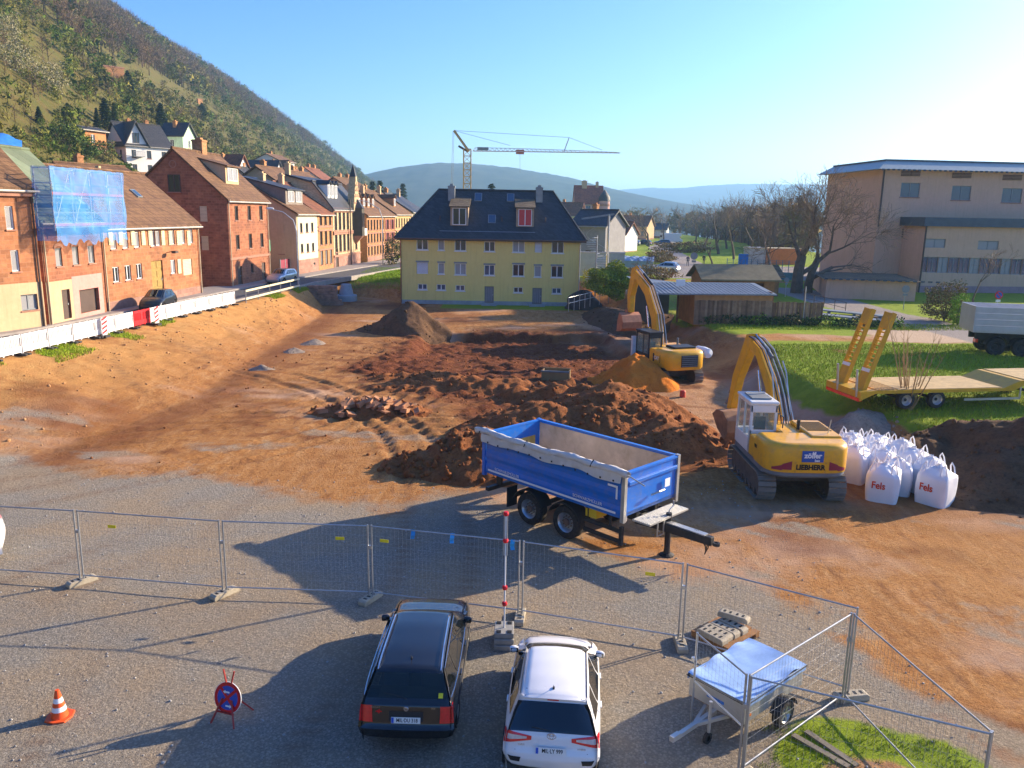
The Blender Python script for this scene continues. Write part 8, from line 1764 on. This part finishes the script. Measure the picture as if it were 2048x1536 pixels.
# multi stem shrub behind the bags
q=Vector((17.6,34.6,0)); q.z=gh(q.x,q.y); t=thing('bare_shrub','multi stemmed bare shrub with tan stems behind the white bags','shrub',q); r_=random.Random(4)
for i in range(15):
    a=r_.uniform(0,6.28); d=Vector((math.cos(a)*r_.uniform(.05,.42),math.sin(a)*r_.uniform(.05,.42),1)); L=r_.uniform(2.0,4.4); p0=Vector((math.cos(a)*.15,math.sin(a)*.15,-.1)); pts=[p0+d*L*f+Vector((r_.uniform(-.06,.06),r_.uniform(-.06,.06),0))*f for f in (0,.3,.6,.85,1)]; k=MB(); k.tube(pts,[.035,.028,.018,.010,.005],5)
    for j in range(7):
        f=r_.uniform(.45,.95); b=p0+d*L*f; dd=Vector((r_.uniform(-.5,.5),r_.uniform(-.5,.5),r_.uniform(.5,1))); k.tube([b,b+dd*r_.uniform(.25,.7)],[.008,.003],3)
    k.build('stem',BARKY,t)
# leaf masses -----------------------------------------------------------------
def tone_mat(name,rough=.8,trans=.25):
    m,n,p=base_mat(name); a=N(n,'Attribute',attribute_name='tone'); n.links.new(a.outputs['Color'],p.inputs['Base Color']); p.inputs['Roughness'].default_value=rough; p.inputs['Specular IOR Level'].default_value=.15
    return m
LEAF=tone_mat('leaf_tones')
def leaf_cloud(C,S,N_,size,cols,seed,flat=0.0):
    """N_ leaf quads spread through an ellipsoid shell-biased volume; returns V,F,colour"""
    g=np.random.default_rng(seed); d=g.normal(size=(N_,3)); d/=np.linalg.norm(d,axis=1)[:,None]; r=g.uniform(.35,1,N_)**.5
    lump=1+.25*np.sin(d[:,0]*5+seed)*np.sin(d[:,1]*4+seed*2)+.18*np.sin(d[:,2]*7+d[:,0]*3)
    P=np.array(C)+d*np.array(S)*(r*lump)[:,None]
    a=g.normal(size=(N_,3)); a/=np.linalg.norm(a,axis=1)[:,None]; b=np.cross(a,g.normal(size=(N_,3))); b/=np.linalg.norm(b,axis=1)[:,None]
    sz=(size*g.uniform(.5,1.3,N_))[:,None]; a*=sz; b*=sz*.6
    V=np.stack([P-a,P+b,P+a,P-b],1).reshape(-1,3); c=np.array(cols)[g.integers(len(cols),size=N_)]*g.uniform(.7,1.3,(N_,1)); return V,np.repeat(c,4,0)
def leaves_obj(name,parts,parent,mat=None):
    V=np.concatenate([p[0] for p in parts]); c=np.concatenate([p[1] for p in parts]); Fq=np.arange(len(V)).reshape(-1,4); o=mesh_np(name,V,Fq,mat or LEAF,parent); attr(o.data,'tone',c[:,0],c[:,1],c[:,2]); return o
G_MID=[(.06,.11,.02),(.09,.14,.03),(.12,.17,.03)]; G_YEL=[(.22,.26,.03),(.30,.30,.04),(.16,.20,.03)]; G_DRK=[(.025,.05,.018),(.035,.065,.022),(.05,.08,.03)]; G_BRN=[(.26,.17,.07),(.30,.22,.08),(.20,.17,.06)]; G_LIME=[(.20,.34,.03),(.28,.42,.04)]
def bush(label,px,py,Z,sx,sy,sz,cols,n,size,seed,name='bush',base=None,group=None,stem=True):
    q=Vector(base) if base else gz(px,py,Z); t=thing(name,label,'bush',(q.x,q.y,q.z-.05),0,group); leaves_obj('foliage',[leaf_cloud((0,0,sz*.95),(sx,sy,sz),n,size,cols,seed)],t)
    if stem:
        k=MB(); r_=random.Random(seed)
        for i in range(5): k.tube([(0,0,0),(r_.uniform(-.4,.4)*sx,r_.uniform(-.4,.4)*sy,sz*.8),(r_.uniform(-.7,.7)*sx,r_.uniform(-.7,.7)*sy,sz*1.5)],[.05,.035,.01],4)
        k.build('stems',BARK,t)['kind']='stuff'
    return t
bush('bright yellow green bush beside the yellow house garden',1222,592,1.7,2.3,1.8,1.6,[(.30,.36,.03),(.38,.40,.04),(.22,.28,.03)],14000,.11,1)
bush('small yellow bush on the terrace beside the yellow house',1178,560,2.0,.8,.8,.7,G_YEL,900,.09,2)
bush('dense olive hedge block before the hall',1888,640,1.7,1.9,1.3,1.55,G_BRN+[(.14,.14,.03)],5000,.08,3,'hedge'); bush('bright lime green shrub at the right end of the hedge',1915,650,1.6,.75,.7,1.3,G_LIME,1800,.08,4)
bush('dark green conifer bush by the shed opening',1322,622,1.6,.5,.5,1.3,G_DRK,1200,.08,5)
for i in range(12):
    x=14.8+i*1.25; y=60.2-.05*i; bush(('low straggly green bush, number %s along the foot of the shed front'%['one','two','three','four','five','six','seven','eight','nine','ten','eleven','twelve'][i]) if False else ['low green bush at the left end of the row below the shed','low grey green bush second from the left below the shed','low bush third from the left below the shed','low bush fourth from the left below the shed','low bush at the middle of the row below the shed, left side','low bush at the middle of the row below the shed, right side','low bush below the right end of the shed','low bush below the left end of the board fence','low bush below the middle of the board fence','low bush below the steel post of the board fence','low bush below the right end of the board fence','low bush past the right end of the board fence'][i],0,0,0,.8+.15*math.sin(i*2),.6,.42+.08*math.sin(i*3),[G_MID,G_BRN,G_MID,G_LIME][i%4]+G_DRK,420,.09,10+i,base=(x,y,gh(x,y)),group='low bushes below the shed',stem=False)
bush('reddish brown bare hedge beside the winding path',1370,505,2.0,6.5,2,1.2,G_BRN,2600,.22,40,'hedge'); bush('brown hedge along the lower side of the path',1320,525,2.0,2.5,6,1.0,G_BRN,1800,.18,41,'hedge')
bush('dark green shrubs behind the white garages',1262,470,2.0,4.5,3,3.0,G_DRK+G_MID,2200,.3,42); bush('mixed brown shrubbery beside the silver covered stack',1300,560,1.8,3.5,2.2,.9,G_BRN,2200,.13,43)
bush('dark shrub climbing at the left corner of the yellow house',786,530,2.0,1.3,2.5,2.2,G_DRK+G_BRN,2400,.12,44)
# conifers
def conifer(label,P,H,r0,cols,seed,n=2600,columnar=False):
    t=thing('conifer',label,'tree',P); k=MB(); k.cyl((0,0,-.5),(0,0,H*.95),r0*.07+.06,.03,seg=7); k.build('trunk',BARK,t); g=np.random.default_rng(seed); f=g.uniform(0,1,n)**.75; lay=np.floor(f*14)/14+g.uniform(0,.045,n); rad=r0*((1-lay)**.85 if not columnar else np.minimum(1,(1-lay)*3))*g.uniform(.25,1.05,n)**.6; a=g.uniform(0,6.28,n); z=H*(.08+.92*lay)-rad*.25
    P_=np.stack([rad*np.cos(a),rad*np.sin(a),z],1); out=np.stack([np.cos(a),np.sin(a),-.35+0*a],1); sz=(.045*H*g.uniform(.5,1.2,n))[:,None]; u=out*sz*1.2; v=np.stack([-np.sin(a),np.cos(a),g.uniform(-.5,.5,n)],1)*sz*.55
    V=np.stack([P_-u,P_+v,P_+u,P_-v],1).reshape(-1,3); c=np.repeat(np.array(cols)[g.integers(len(cols),size=n)]*g.uniform(.7,1.3,(n,1)),4,0); leaves_obj('crown',[(V,c)],t)
def hill_at(px,py):
    d=ray(px,py); lo=30.0
    for tt in np.arange(40,1500,1.5):
        p=Vector((d.x*tt,d.y*tt,CAM_H+d.z*tt))
        if p.z<float(hill_h(np.array([p.x]),np.array([p.y]))[0])+2: return p
    return None
for px,pb,pt,w_,lb,cl,col in ((325,275,205,.28,'tall dark spruce right of the white villa',G_DRK,0),(213,262,195,.16,'tall dark cypress left of the villa ridge',G_DRK,1),(196,265,215,.2,'shorter dark conifer left of the cypress',G_DRK,0),(232,268,205,.2,'green conifer between cypress and spruce',G_DRK+G_MID,0),(258,192,140,.4,'broad dark pine high on the slope above the villa',G_DRK,0),(80,255,228,.35,'round dark evergreen on the slope at the left',G_DRK,0),(138,250,205,.25,'slim evergreen on the slope left of the conifers',G_DRK,1),(405,240,205,.25,'small dark conifer half way along the slope',G_DRK,1),(127,285,258,.45,'clipped green evergreen beside the orange hut',G_MID,1),(155,290,262,.4,'second clipped evergreen beside the orange hut',G_MID,1)):
    p=hill_at(px,pb)
    if p is None: continue
    z=float(hill_h(np.array([p.x]),np.array([p.y]))[0])+2; H=gy(px,pt,p.y).z-z; conifer(lb,(p.x,p.y,z),max(3,H),max(3,H)*w_,cl,px,2200,bool(col))
for px,pb,pt,Y,w_,lb in ((806,400,366,330,.35,'lone dark conifer beyond the end of the street'),(983,385,366,190,.5,'conifer tip showing above the yellow house ridge'),(760,385,360,260,.3,'dark conifer left of two behind the street roofs'),(745,385,362,255,.3,'dark conifer right of the turret behind the street roofs')):
    p=gy(px,pb,Y); z=float(ground_h(np.array([p.x]),np.array([Y]))[0]); H=gy(px,pt,Y).z-z; conifer(lb,(p.x,Y,z),H,min(4.5,H*w_*.5),G_DRK,px,1500)
# hedge and shrubs around the villa
for px,py,sx,sz,cl,lb in ((205,322,2.6,2.0,G_BRN+G_MID,'tall clipped hedge left of the white villa'),(165,318,3,1.6,G_MID,'green shrubs below the orange hut'),(245,345,2.0,1.0,G_MID,'round green shrub before the villa plinth'),(118,300,4,2.4,G_MID+G_DRK,'dark green shrubs left of the orange hut'),(150,300,2.0,2.2,G_YEL,'yellow flowering shrub below the orange hut')):
    p=hill_at(px,py); z=float(hill_h(np.array([p.x]),np.array([p.y]))[0])+2; bush(lb,0,0,0,sx,2.5,sz,cl,2600,.16,px,base=(p.x,p.y,z-.3))
# blossoming pale shrubs at the left edge
for i,(px,py,lb) in enumerate(((8,75,'pale blossoming tree at the left edge of the slope'),(30,130,'pale blossoming tree lower on the left slope'),(95,170,'pale blossoming shrub in the middle of the left slope'))):
    p=hill_at(px,py+15); z=float(hill_h(np.array([p.x]),np.array([p.y]))[0])+2; bush(lb,0,0,0,4.0,3.5,3.2,[(.40,.36,.24),(.30,.28,.16),(.22,.21,.10)],2600,.16,90+i,name='blossom_tree',base=(p.x,p.y,z-.3))
# the wood on the slope: thousands of bare and budding trees read as one mass
def tree_template(seed,kind):
    g=np.random.default_rng(seed); T=[]
    def tri(a,b,w_):
        d=b-a; s_=np.cross(d,g.normal(size=3)); s_/=np.linalg.norm(s_)+1e-9; T.append([a-s_*w_,a+s_*w_,b])
    top=np.array([0,0,.75]); tri(np.array([0,0,-.08]),np.array([0,0,.95]),.022); tri(np.array([0,0,-.08]),np.array([.02,0,.9]),.022)
    nb=26 if kind==0 else 14
    for i in range(nb):
        h_=g.uniform(.2,.8); a=g.uniform(0,6.28); el=g.uniform(.35,1.2); L=g.uniform(.22,.5)*(1.05-h_*.5); p=np.array([0,0,h_]); d=np.array([math.cos(a)*math.cos(el),math.sin(a)*math.cos(el),math.sin(el)]); e=p+d*L; tri(p,e,.008)
        for j in range(4 if kind==0 else 3):
            q=p+d*L*g.uniform(.3,1); dd=d+g.normal(size=3)*.6; dd/=np.linalg.norm(dd); tri(q,q+dd*g.uniform(.08,.25),.006 if kind==0 else .008)
    if kind>=1:
        for i in range(60):
            d=g.normal(size=3); d/=np.linalg.norm(d); q=np.array([0,0,.55])+d*np.array([.34,.34,.40])*g.uniform(.3,1)**.5; s_=.055*g.uniform(.6,1.4); a=g.normal(size=3)*s_; b=g.normal(size=3)*s_; T.append([q-a,q+a,q+b])
    return np.array(T)
TPL=[tree_template(i,0) for i in range(5)]+[tree_template(10+i,1) for i in range(4)]
WOODM=tone_mat('wood_tones',.95)
def forest(name,label,pts,hs,kinds,cols,seed):
    g=np.random.default_rng(seed); Vs=[];Cs=[]
    for p,h_,kd,c in zip(pts,hs,kinds,cols):
        T=TPL[int(g.integers(0,5))] if kd==0 else TPL[5+int(g.integers(0,4))]; a=g.uniform(0,6.28); ca,sa=math.cos(a),math.sin(a); Rm_=np.array([[ca,-sa,0],[sa,ca,0],[0,0,1]]); w_=g.uniform(.8,1.25)
        V=(T.reshape(-1,3)@Rm_.T)*np.array([h_*w_,h_*w_,h_])+p; Vs.append(V); Cs.append(np.tile(np.array(c)*g.uniform(.75,1.25),(len(V),1)))
    V=np.concatenate(Vs); C=np.concatenate(Cs); o=mesh_np(name,V,np.arange(len(V)).reshape(-1,3),WOODM); attr(o.data,'tone',C[:,0],C[:,1],C[:,2]); tag(o,label,'trees',kind='stuff'); return o
BR=[(.145,.10,.06),(.17,.115,.07),(.12,.09,.06),(.19,.12,.06)]; OL=[(.12,.15,.022),(.16,.165,.03),(.08,.125,.02),(.18,.16,.035)]
pts=[];hs=[];kd=[];cl=[]
g=np.random.default_rng(3); tries=0
while len(pts)<8500 and tries<90000:
    tries+=1; y=60+ (g.uniform(0,1)**2.0)*1250; q_=g.uniform(52,262) if g.uniform()<.9 else g.uniform(40,56); x=-q_-.075*y
    # outside the frame on the left: skip
    if x/y<-.78: continue
    if q_<58 and y<330: continue
    pxt=1024+1600*x/(y*ct); 
    if q_<84 and y<172 and 185<pxt<350: continue
    band=(q_-52)/200; vine=.5+.5*math.sin(y/70+q_/30); nz=float(vnoise(np.array([x/35.]),np.array([y/35.]),9)[0])
    woods=band>.42+.25*(nz-.5)
    terr=.30<band<.42+.25*(nz-.5) and y>170 and nz<.55          # open vineyard terraces
    if terr and not woods and g.uniform()<.8: continue
    z=float(hill_h(np.array([x]),np.array([y]))[0])+2
    pts.append((x,y,z-.4)); 
    if y<200 and q_<110: hs.append(g.uniform(2.0,5.0)); k_=1 if g.uniform()<.75 else 0; kd.append(k_); cl.append((OL if k_ else BR)[int(g.integers(4))])
    elif woods: hs.append(g.uniform(7,13)); k_=0 if g.uniform()<.85 else 1; kd.append(k_); cl.append(BR[int(g.integers(4))] if k_==0 else OL[int(g.integers(4))])
    else: hs.append(g.uniform(2.5,6.5)); k_=1 if g.uniform()<.72 else 0; kd.append(k_); cl.append((OL if k_ else BR)[int(g.integers(4))] if g.uniform()>.08 else (.045,.075,.025))
forest('hillside_wood','bare brown wood and olive scrub covering the slope on the left',np.array(pts),hs,kd,cl,5)
# riverside trees: the nearer ones singly, the rest as a mass
spots=[(1300,452,205,408),(1330,455,230,405),(1362,457,235,404),(1405,470,190,405),(1440,480,170,392),(1470,488,150,380),(1500,495,140,378),(1530,500,135,385),(1392,462,240,410),(1455,478,200,395),(1515,490,165,392),(1545,505,128,400)]
for i,(px,pb,Y,pt) in enumerate(spots):
    p=gy(px,pb,Y); H=gy(px,pt,Y).z-1.5; bare_tree('riverside_tree',['bare tree at the left end of the riverside row','second bare tree from the left of the riverside row','third bare tree from the left of the riverside row','fifth bare tree from the left of the riverside row','bare tree sixth from the left by the river','tall bare tree right of the middle of the riverside row','tallest bare tree of the riverside row','bare tree close left of the large spreading tree','fourth bare tree from the left of the riverside row','bare tree behind the middle of the riverside row','bare tree behind the tallest of the riverside row','bare tree at the right end of the riverside row'][i],(p.x,Y,1.5),max(6,H),1.0,300+i,5,.22,.25,(2,3),0,'bare trees along the river',.55,None,1,None,1.5)
pts=[];hs=[];kd=[];cl=[]
for i in range(1500):
    y=g.uniform(170,420) if i<1000 else g.uniform(420,900); px=g.uniform(1330,1600) if y<420 else g.uniform(820,1700); x=(px-1024)/1600*y
    if y>420 and x<15 and y<700: continue
    if y<420 and px<1600-(y-100)*.9: continue
    pts.append((x,y,1.2 if x<72+.02*y else -1)); hs.append(g.uniform(7,14)); kd.append(0 if g.uniform()<.8 else 1); cl.append(tuple(1.5*v_ for v_ in BR[int(g.integers(4))]) if kd[-1]==0 else G_BRN[int(g.integers(3))])
forest('riverside_wood','far bare trees along the river and the town edge',np.array(pts),hs,kd,cl,8)
# far town roofs beyond the street
# grass blades: terrace, lawn and weeds
def grass(name,label,n,fn,h_,cols,seed):
    g=np.random.default_rng(seed); P=fn(g,n); z=ground_h(P[:,0],P[:,1]); n=len(P); a=g.uniform(0,6.28,n); w_=.018*g.uniform(.6,1.4,n)*(h_/.12); hh=h_*g.uniform(.5,1.4,n); lean=g.normal(size=(n,2))*hh[:,None]*.45
    V=np.stack([np.stack([P[:,0]-np.cos(a)*w_,P[:,1]-np.sin(a)*w_,z-.01],1),np.stack([P[:,0]+np.cos(a)*w_,P[:,1]+np.sin(a)*w_,z-.01],1),np.stack([P[:,0]+lean[:,0],P[:,1]+lean[:,1],z+hh],1)],1).reshape(-1,3)
    c=np.repeat(np.array(cols)[g.integers(len(cols),size=n)]*g.uniform(.7,1.3,(n,1)),3,0); o=mesh_np(name,V,np.arange(len(V)).reshape(-1,3),LEAF); attr(o.data,'tone',c[:,0],c[:,1],c[:,2]); tag(o,label,'grass',kind='stuff')
def f_ter(g,n):
    x=g.uniform(12,40,n); y=g.uniform(31,62,n); ex_=np.interp(y,EMB_Y,EMB_X); ok=((x-ex_)/3.4>.75+.5*fbm(x/2,y/2,3,33))&~((y-.12*(x-20)>50.5)&(y-.1*(x-20)<57.5))&(x-.02*y<36); return np.stack([x,y],1)[ok]
GR=[(.23,.33,.015),(.28,.38,.015),(.33,.41,.02),(.30,.29,.05)]
grass('terrace_grass','short bright grass on the raised ground by the low loader',90000,f_ter,.13,GR,1)
def f_weed(g,n):
    x=g.uniform(4,10,n); y=g.uniform(10.5,15,n); r=np.abs(np.hypot((x-6.6)/1.3,y-12.1)-1.15)+fbm(x/.5,y/.5,3,34)*2.2; return np.stack([x,y],1)[r<.20]
grass('weeds','green weeds growing inside the fence triangle',15000,f_weed,.06,GR+[(.14,.19,.04)],2)
def f_bank(g,n):
    y=g.uniform(30,84,n); tx=np.interp(y,TOE_Y,TOE_X); px_=np.interp(y,TOP_Y,TOP_X); t_=g.uniform(.78,1.02,n); x=tx+(px_-tx)*t_; ok=fbm(x/3,y/3,3,77)+.10*(y<44)+.1*(y>66)>.03; return np.stack([x,y],1)[ok]
grass('bank_grass','tufts of grass along the top of the ochre bank',26000,f_bank,.14,GR,3)
def f_lawn(g,n): return np.stack([g.uniform(-19,-12.3,n),g.uniform(92,110,n)],1)
grass('lawn_grass','bright lawn between the street and the yellow house',16000,f_lawn,.15,[(.20,.34,.02),(.26,.38,.03)],4)
# brick retaining walls and hut high on the slope
for px,py,L,H,rz_,lb in ((208,150,5.5,2.2,R(45),'orange brick retaining wall high on the slope'),(395,206,2.5,1.6,R(60),'short orange brick wall stub half way along the slope')):
    p=hill_at(px,py); z=float(hill_h(np.array([p.x]),np.array([p.y]))[0])+2; t=thing('slope_wall',lb,'wall',(p.x,p.y,z),rz_); k=MB(); k.bb(0,L,-.4,.4,-2,H); k.build('masonry',BRICK,t); k=MB(); k.bb(-.2,L+.2,-.5,.5,H,H+.3); k.build('coping',FR_S,t)
HAZE=.00026
# ------------------------------------------------------------------ air
hm=bpy.data.materials.new('haze_air'); hm.use_nodes=True; hn=hm.node_tree; hn.nodes.clear()
ho=hn.nodes.new('ShaderNodeOutputMaterial'); pv=hn.nodes.new('ShaderNodeVolumePrincipled'); pv.inputs['Color'].default_value=(.36,.66,1,1); pv.inputs['Density'].default_value=HAZE; pv.inputs['Anisotropy'].default_value=.25
hn.links.new(pv.outputs[0],ho.inputs['Volume'])
mb=MB(); mb.bb(-7000,7500,-400,9800,-8,205); o=mb.build('haze',hm); tag(o,kind='stuff')
